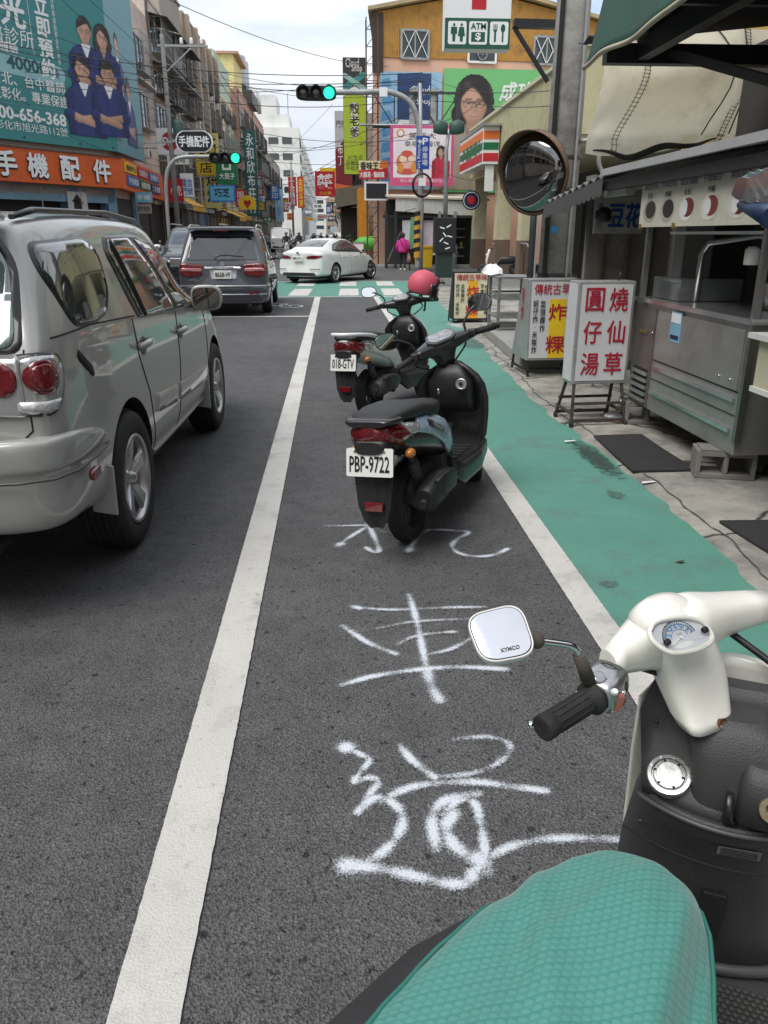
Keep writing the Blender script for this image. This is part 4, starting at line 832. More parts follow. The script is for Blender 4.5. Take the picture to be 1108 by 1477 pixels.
    B().sell([((.925, -.72, .61), V((0, .05, 0)), V((0, 0, .024)), 4), ((.946, -.72, .61), V((0, .047, .004)), V((0, 0, .021)), 4)]).build('bumper_reflector', LENSR, bo)
    B().tube([V((x * 1.004, y - .004, .66)) for x, y in full], .006, 6).build('bumper_groove', mat('groove_shadow', (.1, .1, .095), .4, .3), bo)
    q = rounded([(-.76, 1.15), (-.72, 1.45), (-.62, 1.57), (.62, 1.57), (.72, 1.45), (.76, 1.15)], .06)
    f = conform(bv, [(x * 1.04, (z - 1.36) * 1.08 + 1.36) for x, z in q], 'y', -1, .004).build('rear_window', FRM, o)
    conform(bv, q, 'y', -1, .008).build('pane', mat('rear_glass', (.20, .25, .235), .04, .2, var=.1, spec=1, coat=1), f)
    b = B(); b.sell([((0, -.66, 1.62), V((.7, 0, 0)), V((0, 0, .02)), 5), ((0, -.78, 1.645), V((.7, 0, 0)), V((0, .0, .028)), 5), ((0, -.93, 1.625), V((.66, 0, 0)), V((0, 0, .022)), 5), ((0, -.98, 1.6), V((.6, 0, 0)), V((0, 0, .01)), 5)], 40)
    b.build('roof_spoiler', P, o)
    for pth in ([(.79, 1.15), (.785, .84), (.74, .8)], [(-.79, 1.15), (-.785, .84)]): seam(bv, pth, 'y', -1, .004).build('panel_gap', DRK, o)
    letters('RX300', V((.42, -1.02, .80)), (1, 0, 0), (0, 0, 1), .2, .045, CHR, o, .02, 'badge', world=False)
    mirror_housing(o, .985, 1.93, 1.13, 1, P, .22, .18); mirror_housing(o, -.985, 1.93, 1.13, -1, P, .22, .18)
    for y in (0, 2.6):
        for s in (1, -1): car_wheel(o, s * .905, y, .362, .225, .232, 5, ALU, 0, .1)
    B().tube([(.52, -1.0, .3), (.52, -.8, .32), (.5, -.3, .33)], .032, 12).build('exhaust_pipe', DGR, o)
    B().bx((-.7, -.6, .3), (.7, 3.3, .42)).build('underbody', DRK, o)
    B().tube([(.36, -.98, .4), (.36, -1.0, .33), (.36, -.97, .29), (.36, -.92, .3)], .012, 8).build('tow_hook', DGR, o)
    conform(bv, rounded([(-.62, 1.085), (-.60, 1.11), (-.47, 1.02), (-.455, .985), (-.475, .975), (-.6, 1.06)], .01), 'x', 1, .004, .02).build('fuel_flap_recess', DRK, o)
    return o
silver_suv()

# ---------------------------------------------------------------- grey SUV ahead in the same lane
def plate(parent, c, ux, uy, w, h, body, m=INK, under=PLATE):
    c, ux, uy = V(c), V(ux), V(uy); n = ux.cross(uy); e = [c + ux * (x * w / 2) + uy * (y * h / 2) for x, y in ((-1, -1), (1, -1), (1, 1), (-1, 1))]
    o = B().prism(e, n * .008).build('number_plate', under, parent, bevel=.002)
    letters(body, c + n * .010, ux, uy, w * .86, h * .56, m, o, .018, 'lettering', world=False); return o
def grey_suv():
    o = thing('parked_car', 'dark grey people carrier with silver tailgate strip and tinted rear window, ahead in the lane', 'car', (-2.2, 16.95, 0), R(1.5))
    P = car_paint('grey_car_paint', (.075, .078, .088), .4, .28)
    def rake(y, z): k = max(0, min(1, (.2 - y) / 1.1)); return k * max(0, z - 1.02) * .55
    def nose(y, x): return .08 * (abs(x) / .88) ** 3.5 * max(0, min(1, (-.5 - y) / .5)) - .2 * (abs(x) / .88) ** 3 * max(0, min(1, (y - 2.9) / .8))
    st = [(-.98, .30, 1.05, 1.60, .80, .78, .60), (-.96, .28, 1.06, 1.66, .85, .82, .66), (-.8, .27, 1.07, 1.69, .875, .85, .69), (-.4, .27, 1.07, 1.72, .885, .86, .70), (.4, .26, 1.05, 1.73, .89, .86, .70), (1.2, .26, 1.03, 1.71, .89, .86, .69), (1.9, .26, 1.01, 1.6, .89, .85, .65), (2.4, .27, 1.0, 1.3, .89, .84, .6), (2.75, .27, .97, 1.06, .88, .82, .6), (3.3, .28, .88, .96, .85, .77, .55), (3.6, .3, .7, .78, .75, .68, .5), (3.64, .34, .6, .68, .68, .6, .45)]
    body, bv = car_shell('body', o, P, st, rake, r=.37, wy=(0, 2.72), nose=nose)
    gl = mat('tinted_glass', (.022, .024, .026), .06, 0, var=.08, spec=1, coat=1)
    conform(bv, rounded([(-.69, 1.08), (-.59, 1.52), (.59, 1.52), (.69, 1.08)], .05), 'y', -1, .006).build('rear_window', gl, o)
    for s in (1, -1):
        conform(bv, rounded([(-.62, 1.12), (-.5, 1.5), (1.5, 1.55), (2.3, 1.05), (1.2, 1.06)], .05), 'x', s, .005).build('side_window', gl, o)
        for y in (.02, .95): seam(bv, [(y, 1.07), (y + .1, 1.54)], 'x', s, .012, .006).build('window_pillar', FRM, o)
        tl = conform(bv, rounded([(-.33, .80), (-.345, 1.0), (-.12, 1.03), (.0, 1.0), (-.03, .83), (-.14, .76)], .04), 'd', s, .014, .03, ).build('tail_lamp', LENSR, o)
        conform(bv, rounded([(-.33, .87), (-.33, .93), (-.08, .94), (-.06, .88)], .02), 'd', s, .02, .02).build('clear_strip', mat('pink_lens', (.6, .25, .25), .15, .2, coat=1), tl)
        seam(bv, [(.1, 1.04), (.16, .75), (.2, .35)], 'x', s, .004).build('panel_gap', DRK, o); seam(bv, [(1.05, 1.04), (1.05, .35)], 'x', s, .004).build('panel_gap', DRK, o)
        conform(bv, [(.38, .48), (2.3, .48), (2.3, .56), (.38, .56)], 'x', s, .012).build('door_moulding', P, o)
        for y in (.3, 1.25): B().bar((s * .9, y, .9), (s * .9, y + .16, .9), .03, .03).build('door_handle', CHR, o, bevel=.008)
        for y in (0, 2.72): car_wheel(o, s * .885, y, .325, .2, .2, 6)
        mirror_housing(o, s * 1.0, 1.95, 1.1, s, FRM, .2, .16)
        B().sell([((s * .66, -.5, 1.69), V((.012, 0, 0)), V((0, 0, .012)), 3), ((s * .66, -.2, 1.735), V((.018, 0, 0)), V((0, 0, .015)), 3), ((s * .66, 1.1, 1.735), V((.018, 0, 0)), V((0, 0, .015)), 3), ((s * .65, 1.5, 1.64), V((.012, 0, 0)), V((0, 0, .012)), 3)]).build('roof_rail', ALU, o)
    b = B(); b.sell([((0, -.58, 1.66), V((.66, 0, 0)), V((0, 0, .012)), 5), ((0, -.74, 1.675), V((.66, 0, 0)), V((0, 0, .026)), 5), ((0, -.86, 1.655), V((.6, 0, 0)), V((0, 0, .02)), 5)], 36); b.build('roof_spoiler', P, o)
    B().box((0, -.865, 1.63), (.3, .02, .018)).build('brake_light', LENSR, o)
    sp = mat('silver_strip', (.5, .5, .5), .25, .7)
    conform(bv, rounded([(-.36, .905), (-.36, .96), (.36, .96), (.36, .905)], .02), 'y', -1, .022, .03).build('chrome_strip', sp, o)
    conform(bv, rounded([(-.25, .72), (-.28, .90), (.28, .90), (.25, .72)], .02), 'y', -1, .006, .03).build('plate_recess', sp, o)
    plate(o, (0, -.985, .815), (1, 0, 0), (0, 0, 1), .34, .155, '8628-VF')
    bw = B(); rings = []
    for x, y in ((.895, -.3), (.9, -.6), (.88, -.85), (.8, -1.0), (.4, -1.06), (0, -1.07), (-.4, -1.06), (-.8, -1.0), (-.88, -.85), (-.9, -.6), (-.895, -.3)):
        i = V((x, y, 0)); ox = V((x, y + .3, 0)).normalized() if y < -.4 else V((1 if x > 0 else -1, 0, 0))
        rings.append([i + ox * q + V((0, 0, z)) for q, z in ((-.14, .60), (-.03, .60), (0, .585), (0, .5), (-.012, .48), (-.02, .32), (-.06, .26), (-.14, .26))])
    bw.loft(rings, True, True); bo = bw.build('rear_bumper', P, o, sub=2)
    B().tube([(x * 1.003, y - .004, .60) for x, y in ((.84, -.94), (.4, -1.06), (0, -1.07), (-.4, -1.06), (-.84, -.94))], .018, 8).build('bumper_strip', sp, bo)
    B().tube([(x * 1.003, y - .008, .44) for x, y in ((.84, -.93), (.4, -1.05), (0, -1.06), (-.4, -1.05), (-.84, -.93))], .014, 8).build('bumper_strip', sp, bo)
    for s in (1, -1): B().box((s * .6, -1.04, .47), (.2, .03, .035)).build('bumper_reflector', LENSR, bo)
    B().tube(smooth_path([(-.12, -1.0, 1.10), (-.08, -.985, 1.16), (.1, -.97, 1.175), (.42, -.955, 1.15)], 5), .015, 8).build('rear_wiper', FRM, o)
    B().lathe([(.035, 0), (.045, .006), (.045, .012)], (0, -.965, 1.015), (0, -1, 0), 16).build('emblem', CHR, o)
    B().bx((-.65, -.85, .2), (.65, 3.2, .32)).build('underbody', DRK, o)
    B().tube([(.5, -1.0, .24), (.5, -.6, .26)], .03, 10).build('exhaust_pipe', DGR, o)
    letters('4WD', V((-.58, -.99, .72)), (1, 0, 0), (0, 0, 1), .16, .04, CHR, o, .01, 'badge', world=False)
grey_suv()
# ---------------------------------------------------------------- white saloon turning through the junction
def saloon():
    o = thing('saloon_car', 'white saloon car turning across the green crossing, seen from behind', 'car', (-.68, 27.85, 0), R(-29))
    P = car_paint('white_car_paint', (.72, .72, .70), 0, .3)
    def rake(y, z): k = max(0, min(1, (-.3 - y) / .7)); return k * (z - .75) * .12
    def nose(y, x): return .16 * (abs(x) / .88) ** 3 * max(0, min(1, (-.4 - y) / .5)) - .28 * (abs(x) / .88) ** 3 * max(0, min(1, (y - 2.7) / .8))
    st = [(-1.02, .30, .88, .95, .74, .66, .45), (-1.0, .24, .95, 1.03, .82, .74, .52), (-.86, .22, .985, 1.055, .86, .78, .56), (-.55, .21, .99, 1.08, .885, .80, .57), (-.1, .2, .98, 1.24, .895, .80, .55), (.4, .19, .965, 1.4, .895, .80, .57), (.9, .18, .95, 1.445, .895, .80, .58), (1.4, .18, .935, 1.44, .895, .80, .57), (1.85, .18, .92, 1.31, .895, .80, .55), (2.3, .19, .90, 1.08, .89, .79, .55), (2.6, .2, .87, .95, .885, .77, .55), (3.1, .2, .79, .86, .85, .72, .5), (3.4, .22, .62, .68, .76, .62, .42), (3.46, .28, .5, .57, .66, .54, .4)]
    body, bv = car_shell('body', o, P, st, rake, r=.355, wy=(0, 2.7), nose=nose)
    gl = mat('saloon_glass', (.05, .052, .055), .05, .25, var=.08, spec=1, coat=1)
    conform(bv, rounded([(-.52, -.28), (-.43, .38), (.43, .38), (.52, -.28)], .06), 'z', 1, .006).build('rear_window', gl, o)
    conform(bv, rounded([(-.44, 1.62), (-.58, 2.2), (.58, 2.2), (.44, 1.62)], .06), 'z', 1, .006).build('windscreen', gl, o)
    for s in (1, -1):
        f = conform(bv, rounded([(.0, 1.05), (.28, 1.25), (.9, 1.375), (1.4, 1.365), (1.85, 1.22), (2.2, 1.02), (2.15, .96), (1.2, .985), (.2, 1.01)], .04), 'x', s, .003).build('side_window', FRM, o)
        conform(bv, rounded([(.07, 1.06), (.32, 1.225), (.9, 1.345), (1.08, 1.35), (1.1, 1.01), (.25, 1.035)], .03), 'x', s, .007).build('pane', gl, f)
        conform(bv, rounded([(1.14, 1.35), (1.4, 1.34), (1.82, 1.2), (2.1, 1.02), (1.14, 1.01)], .03), 'x', s, .007).build('pane', gl, f)
        conform(bv, rounded([(-.46, .80), (-.46, .87), (-.30, .91), (-.02, .90), (.03, .87), (-.1, .82), (-.25, .79)], .02), 'd', s, .012, .03).build('tail_lamp', LENSR, o)
        for pth in ([(.38, 1.0), (.3, .75), (.36, .4), (.5, .25)], [(1.12, .98), (1.12, .3)], [(2.15, .95), (2.2, .4)]): seam(bv, pth, 'x', s, .004).build('panel_gap', DRK, o)
        seam(bv, [(-.3, .82), (.6, .83), (2.2, .80)], 'x', s, .005, .002).build('shoulder_line', P, o)
        for y in (.5, 1.4):
            h = bv.ray_cast(V((s * 5, y, .84)), V((-s, 0, 0)))[0]; B().bar(h + V((s * .015, 0, 0)), h + V((s * .015, .17, .005)), .028, .03).build('door_handle', P, o, bevel=.008)
        for y in (0, 2.7): car_wheel(o, s * .885, y, .32, .2, .225, 5, steer=-.25 if y else 0, wide=.06)
        mirror_housing(o, s * .98, 1.95, 1.0, s, FRM, .18, .13)
        B().tube([(s * .45, -1.035, .47), (s * .72, -.985, .47), (s * .8, -.95, .475)], .012, 8).build('bumper_slit', FRM, o)
    conform(bv, rounded([(-.66, .26), (-.6, .36), (.6, .36), (.66, .26)], .03), 'y', -1, .01, .02).build('bumper_valance', FRM, o)
    plate(o, (0, -1.045, .81), (1, 0, 0), (0, .12, .99), .36, .155, 'BMV-6712'); B().sell([((0, -1.0, .985), V((.05, 0, 0)), V((0, 0, .03)), 2), ((0, -1.03, .985), V((.05, 0, 0)), V((0, 0, .03)), 2)]).build('emblem', CHR, o)
    b = B(); b.sell([((0, .42, 1.44), V((.012, 0, 0)), V((0, 0, .012)), 3), ((0, .3, 1.5), V((.006, 0, 0)), V((0, 0, .02)), 3)]); b.build('antenna_fin', P, o)
    B().bx((-.6, -.8, .15), (.6, 3.0, .26)).build('underbody', DRK, o)
saloon()
# ---------------------------------------------------------------- black SUV coming the other way, mostly behind the grey one
def oncoming_suv():
    o = thing('oncoming_car', 'black suv facing the camera, half hidden behind the grey people carrier', 'car', (-4.0, 25.6, 0), R(180))
    P = car_paint('black_car_paint', (.02, .021, .024), .2, .2)
    def nose(y, x): return -.18 * (abs(x) / .9) ** 3 * max(0, min(1, (y - 2.6) / .8))
    st = [(-1.0, .35, 1.1, 1.6, .8, .78, .6), (-.95, .32, 1.12, 1.72, .87, .84, .68), (0, .3, 1.13, 1.8, .92, .88, .72), (1.2, .3, 1.12, 1.8, .92, .88, .72), (1.7, .3, 1.11, 1.72, .92, .87, .69), (2.2, .3, 1.1, 1.35, .92, .87, .64), (2.5, .3, 1.09, 1.16, .92, .86, .64), (3.2, .32, 1.02, 1.1, .9, .82, .6), (3.45, .36, .8, .9, .82, .72, .5), (3.5, .4, .7, .8, .72, .62, .45)]
    body, bv = car_shell('body', o, P, st, None, r=.4, wy=(0, 2.75), nose=nose)
    gl = mat('oncoming_glass', (.10, .11, .115), .05, .3, spec=1, coat=1)
    conform(bv, rounded([(-.6, 1.74), (-.76, 2.38), (.76, 2.38), (.6, 1.74)], .05), 'z', 1, .006).build('windscreen', gl, o)
    for s in (1, -1):
        conform(bv, rounded([(-.6, 1.2), (-.4, 1.62), (1.5, 1.64), (2.1, 1.2)], .05), 'x', s, .005).build('side_window', gl, o)
        B().sell([((s * .66, 3.28, .88), V((.17, 0, 0)), V((0, 0, .09)), 4), ((s * .64, 3.47, .87), V((.14, 0, 0)), V((0, 0, .08)), 4)]).build('headlight', LENSC, o)
        for y in (0, 2.75): car_wheel(o, s * .905, y, .36, .22, .22)
        mirror_housing(o, s * 1.03, 1.95, 1.2, s, CHR, .24, .2)
        B().tube([(s * .7, -.4, 1.83), (s * .7, 1.3, 1.84)], .02, 8).build('roof_rail', ALU, o)
    B().box((0, 3.5, .85), (.8, .04, .22)).build('grille', CHR, o, bevel=.02)
oncoming_suv()

# ================================================================ street signs and everything down the road
def fsign(name, label, ll, ur, face, edge, texts=(), t=.22, group=None, frame=0, cat='sign', brace=None):
    """sign facing the camera's street direction, from its lower-left and upper-right corners"""
    ll, ur = V(ll), V(ur); c = (ll + ur) / 2
    o, P, n = board(name, label, cat, c, (1, 0, 0), UZ, ur.x - ll.x, ur.z - ll.z, t, face, edge, texts, group, frame)
    if brace:
        for z in (.25, .75):
            q = P(0 if brace < 0 else 1, z, -t / 2); B().bar(q, q + V((brace, 0, 0)), .06).build('bracket', IRONL, o, world=True)
    return o, P, n
GRN = pm('sign_green', 30, 120, 70); LIME = pm('sign_lime', 166, 194, 52); MAR = pm('sign_maroon', 124, 32, 46); BLU = pm('sign_blue', 40, 110, 190); PARK = pm('parking_blue', 28, 70, 160)
SG = 'projecting shop signs'
o, P, n = fsign('hanging_sign', 'white square sign with a round red emblem, behind the black oval one', (-9.268,46,5.585), (-7.906,46,6.869), LETW, IRONL, (('SYM', .5, .48, .62, .3, RED, .03),), group=SG, brace=-1.6)
flat(lambda x, y, z=0: P(x, y, .0055), ell(.5, .5, .33, .36), RED, o, 0); letters('SYM', P(.5, .5, .012), (1, 0, 0), UZ, .85, .42, LETW, o, .03)
o = thing('hanging_sign', 'black oval lightbox with white characters on a pipe bracket', 'sign', (-6.826,43,5.933), 0, SG)
ov = lambda k, d: [V((-6.826,43,5.933)) + V((k * (x + (.42 if x > 0 else -.42 if x < 0 else 0)), d, k * y)) for x, y in ell(0, 0, .5, .5, 28)]
B().prism(ov(1, 0), (0, .25, 0)).build('casing', LETW, o, world=True); B().prism(ov(.93, -.01), (0, .05, 0)).build('face', INK, o, world=True)
letters('手機配件', V((-6.826,43,5.933)) + V((0, -.02, 0)), (1, 0, 0), UZ, 1.5, .5, LETW, o, .03); B().bar(V((-7.717,43,5.927)), V((-7.717,43,5.927)) - V((2.0, -.3, .1)), .07).build('bracket', IRONL, o, world=True)
fsign('hanging_sign', 'green square sign with a small white house emblem', (-8.418,62,5.012), (-6.868,62,7.108), GRN, IRONL, (('大莞子', .5, .27, .72, .2, LETW, .02), ('⌂', .5, .66, .42, .4, LETW, .04)), group=SG, brace=-3)
fsign('hanging_sign', 'tall pale yellow sign behind the black oval one', (-9.651,64,3.457), (-8.382,64,8.64), pm('sign_pale_yellow', 226, 216, 130), IRONL, (('巧\n芝\n烘\n焙', .5, .5, .7, .85, INK, .02),), group=SG, brace=-3)
fsign('hanging_sign', 'sky blue sign with dark brush characters above the yellow awnings', (-8.14,56,3.609), (-6.466,56,4.639), pm('sign_sky', 86, 164, 200), BLU, (('巧芝', .5, .55, .6, .5, INK, .03),), group=SG, brace=-2, frame=.08)
o, P, n = fsign('hanging_sign', 'round-topped yellow sign with a red heart emblem', (-8.916,80,3.813), (-7.296,80,4.435), YEL, IRONL, (), group=SG, brace=-3)
B().prism([P(.5 + .5 * math.cos(a), .9 + 1.1 * math.sin(a), 0) for a in np.linspace(0, math.pi, 16)], n * -.2).build('arched_top', YEL, o, world=True)
B().poly([P(.5, .1, .02), P(.72, .9, .02), P(.66, 1.4, .02), P(.5, 1.2, .02), P(.34, 1.4, .02), P(.28, .9, .02)]).build('heart', RED, o, world=True)
fsign('hanging_sign', 'narrow dark green sign of pale characters before the pink brick house', (-8.569,84,3.275), (-7.357,84,11.184), pm('sign_dark_green', 24, 92, 84), IRONL, (('永\n和\n欣\n布\n莊\n行', .5, .5, .62, .92, LETW, .01),), group=SG, brace=-2)
fsign('hanging_sign', 'small blue-lettered white sign past the red shop panel', (-8.918,50,3.653), (-8.16,50,4.941), LETW, IRONL, (('電信', .5, .6, .8, .35, BLU, .02), ('門號', .5, .25, .8, .3, BLU, .02)), group=SG)
fsign('hanging_sign', 'red shop panel beside the left signal pole', (-9.521,49,3.347), (-8.615,49,4.577), RED, IRONL, (('小吃', .55, .5, .7, .45, LETW, .02),), group=SG)
fsign('hanging_sign', 'red upright sign left of its twin under the white block', (-7.755,150,6.383), (-6.323,150,11.215), RED, IRONL, (('十\n全\n藥\n局', .5, .5, .6, .9, LETW, .02),), group=SG, brace=-5)
fsign('hanging_sign', 'orange-red upright sign right of its twin under the white block', (-6.56,160,6.336), (-5.3,160,11.864), pm('sign_vermilion', 206, 70, 40), IRONL, (('金\n飾\n珠\n寶', .5, .5, .6, .9, YEL, .02),), group=SG, brace=-6)
fsign('hanging_sign', 'pale blue upright banner at the foot of the white block', (-9.562,140,3.547), (-8.168,140,8.645), pm('sign_pale_blue', 170, 205, 225), IRONL, (('門\n診', .5, .5, .5, .6, BLU, .0),), group=SG, brace=-4)
fsign('hanging_sign', 'dark red upright sign on the brick house front', (-9.272,105,6.141), (-8.54,105,8.539), MAR, IRONL, (('牛\n排\n館', .5, .5, .6, .9, LETW, .01),), group=SG, brace=-2)
fsign('hanging_sign', 'yellow and black sign beyond the round-topped yellow one', (-7.999,88,3.905), (-7.006,88,4.793), YEL, INK, (('刻印', .5, .5, .8, .7, INK, .02),), group=SG, frame=.1, brace=-2)
# right of the street beyond the junction
o, P, n = fsign('tower_sign', 'tall black and lime vertical sign with crossing teal stripes', (0.715,46,4.671), (1.903,46,10.282), LIME, INK, (('殼\n老\n爹', .5, .47, .46, .31, LETW, .07), ('殼\n老\n爹', .5, .47, .44, .30, INK, .015), ('3C生活\n手機配件\n平板周邊', .5, .1, .85, .14, pm('ink_green', 40, 70, 30), .0)), t=.6, group=None)
flat(lambda x, y, z=0: P(x, y, .007), [(0, .66), (.5, .76), (1, .66), (1, 1), (0, 1)], pm('sign_charcoal', 52, 58, 62), o, 0)
for k, (pts, m) in enumerate((([(0, .72), (.1, .72), (1, .84), (1, .88), (.85, .88), (0, .77)], pm('stripe_teal', 60, 150, 150)), ([(1, .72), (.9, .72), (0, .84), (0, .87), (.12, .87), (1, .76)], pm('stripe_pale', 150, 196, 186)), ([(0, .67), (.5, .735), (1, .67), (1, .70), (.5, .765), (0, .70)], LETW))):
    flat(lambda x, y, z=0: P(x, y, .010 + .003 * k), pts, m, o, 0)
letters('Cloud', P(.42, .955, .012), (1, 0, 0), UZ, .7, .42, LETW, o, .0); letters('Shop', P(.62, .905, .012), (1, 0, 0), UZ, .55, .42, LETW, o, .0)
o, P, n = fsign('tower_sign', 'maroon and grey upright sign behind the lime one, white box at its foot', (0.307,60,4.101), (1.487,60,9.66), MAR, IRONL, (('布\n丁', .3, .5, .3, .25, LETW, .01),), t=.5)
flat(lambda x, y, z=0: P(x, y, .007), [(0, .55), (1, .78), (1, 1), (0, 1)], pm('sign_silver', 190, 190, 192), o, 0); letters('門市', P(.35, .85, .012), (1, 0, 0), UZ, .6, .5, INK, o, .0)
flat(lambda x, y, z=0: P(x, y, .007), [(0, 0), (1, 0), (1, .13), (0, .16)], pm('sign_orange', 214, 110, 50), o, 0)
fsign('hanging_sign', 'white lightbox with dark capital letters, hung low under the maroon sign', (0.335,57,3.753), (1.486,57,4.46), LETW, IRONL, (('8KIMPEY', .5, .5, .84, .45, MAR, .02),), frame=.08)
fsign('hanging_sign', 'square red sign with white round characters, over the street', (-1.484,75,4.789), (0.305,75,6.856), RED, IRONL, (('金麻\n糖味', .5, .6, .8, .6, LETW, .05), ('小火鍋', .5, .13, .6, .14, YEL, .0)), group=SG, brace=4)
fsign('hanging_sign', 'yellow sign edge behind the square red one', (-1.082,80,6.293), (0.529,80,7.512), YEL, IRONL, (), group=SG, brace=3)
o, P, n = fsign('hanging_sign', 'restaurant sign, cream over red with brush characters, above a dark screen', (1.347,41,4.118), (2.776,41,4.932), pm('sign_cream', 236, 222, 176), IRONL, (('香味王', .36, .72, .62, .42, INK, .04),))
flat(lambda x, y, z=0: P(x, y, .006), [(0, 0), (1, 0), (1, 1), (.8, .55), (0, .48)], RED, o, 0); flat(lambda x, y, z=0: P(x, y, .007), [(.7, .6), (1, .6), (1, 1), (.75, 1)], pm('sign_flame', 226, 120, 40), o, 0); letters('大腸湯 · 麵線羹', P(.45, .24, .012), (1, 0, 0), UZ, 1.2, .26, LETW, o, .02)
fsign('led_screen', 'blank dark screen in a pale frame under the restaurant sign', (1.591,40.5,3.122), (2.744,40.5,3.968), mat('screen_dark', (.02, .02, .024), .25, dirt=.3), LETW, (), frame=.08)
fsign('hanging_sign', 'small dark red sign at the street bend beside the orange panel', (1.684,52,2.59), (2.302,52,3.202), MAR, IRONL, (('帽', .5, .5, .7, .7, LETW, .02),), group=SG)
DS = 'small signs far down the street'
def dsign(label, ll, ur, m, tx, tm): fsign('distant_sign', label, ll, ur, m, IRONL, ((tx, .5, .5, .8, .6, tm, .02),), group=DS)
dsign('far white sign with dark strip over the street end', (-4.088,180,6.799), (-2.11,180,7.782), LETW, '眼鏡', INK)
dsign('far blue upright sign at the street end', (-1.19,170,5.584), (-0.299,170,7.176), PARK, '當\n鋪', LETW)
dsign('far grey sign over the road, left of the white one', (-6.414,190,5.901), (-4.478,190,6.942), pm('sign_slate', 120, 130, 150), '鐘錶', LETW)
dsign('far yellow strip sign low over the road', (-5.639,170,4.246), (-3.915,170,4.781), YEL, '花店', RED)
dsign('far red and white square sign by the banner', (-7.679,135,5.271), (-6.734,135,6.424), LETW, '7', RED)
dsign('far teal sign low on the left row', (-9.994,120,3.262), (-8.763,120,3.92), GRN, '水果', LETW)
dsign('far pale sign hung past the yellow strip', (-3.023,160,4.341), (-0.721,160,5.222), pm('sign_silver', 190, 190, 192), '通訊行', RED)
dsign('far purple sign near the red square one', (1.185,110,5.197), (2.022,110,5.796), pm('sign_purple', 70, 50, 120), '髮廊', LETW)
dsign('far orange sign under the maroon tower sign', (0.679,120,4.965), (1.893,120,5.435), pm('sign_orange', 214, 110, 50), '飲料', LETW)
dsign('far navy sign right over the traffic', (-0.702,150,3.934), (0.575,150,4.76), NAVY, '書局', LETW)
# houses right of the street
house('brown shop house behind the lime tower sign', 60, 84, 9.5, GREYR, x=2.3, side=-1, floors=((5.4, 1.5, 4, .5, IRONL), (8, 1.4, 4, .5, IRONL)))
house('cream shop house farther down on the right', 84, 118, 11, CREAM, x=2.2, side=-1, floors=((5.4, 1.7, 5, .5, None), (8.6, 1.7, 5, .5, IRONL)))
house('low grey shop house on the right with balconies', 118, 170, 12.5, TILE, x=1.6, side=-1, floors=((5.4, 1.7, 6, .5, None), (8.6, 1.7, 6, .5, IRONL)))
house('pale shop house farthest on the right', 170, 260, 14, WALLW, x=1.4, side=-1, floors=((6, 1.7, 8, .5, None), (10, 1.7, 8, .5, None)))
for i, (x0, x1, y, H, m, lab) in enumerate(((-9, -3.6, 420, 24, WALLW, 'pale block closing the street, left of its neighbours'), (-3.4, 1.5, 440, 20, BEIGE, 'beige block closing the street in the middle'), (1.7, 9, 430, 27, CREAM, 'cream block closing the street behind the maroon sign'), (-2, 3, 470, 30, GREYR, 'grey tower at the very end of the street'))):
    e = thing('distant_building', lab, 'building', ((x0 + x1) / 2, y, 0), 0, 'buildings at the end of the street'); B().bx((x0, y, 0), (x1, y + 10, H)).build('wall', m, e, world=True)
    for z in range(5, int(H) - 2, 4): window(e, ((x0 + x1) / 2, y, z), (1, 0, 0), (x1 - x0) * .7, 1.6, 0, IRON, 4)
# right corner clutter past the junction: dark stall, orange panel, grey pier
st = thing('market_stall', 'dark market stall with grey tarpaulin roof beside an orange panel', 'stall', (1.6, 58, 0))
B().bx((.6, 54, 0), (2.2, 59, 3.2)).build('stall_front', DRK, st, world=True); B().prism([(.3, 53.5, 4.3), (2.2, 53.5, 4.6), (2.2, 59, 4.6), (.3, 59, 4.3)], (0, 0, -1.1)).build('tarpaulin', pm('tarp_olive', 110, 106, 96, .8, dirt=.4), st, world=True)
B().bx((1.6, 50, 0), (2.2, 53.3, 4.2)).build('orange_panel', pm('panel_ochre', 206, 142, 40, .6, dirt=.2), st, world=True)
for k in range(5): B().bx((.7 + .3 * k, 53.6, .3 + .35 * (k % 2)), (.95 + .3 * k, 53.95, .6 + .35 * (k % 2))).build('goods_box', pm('goods_%d' % k, *((190, 80, 60), (90, 120, 80), (200, 170, 90), (80, 80, 110), (180, 180, 170))[k]), st, world=True)
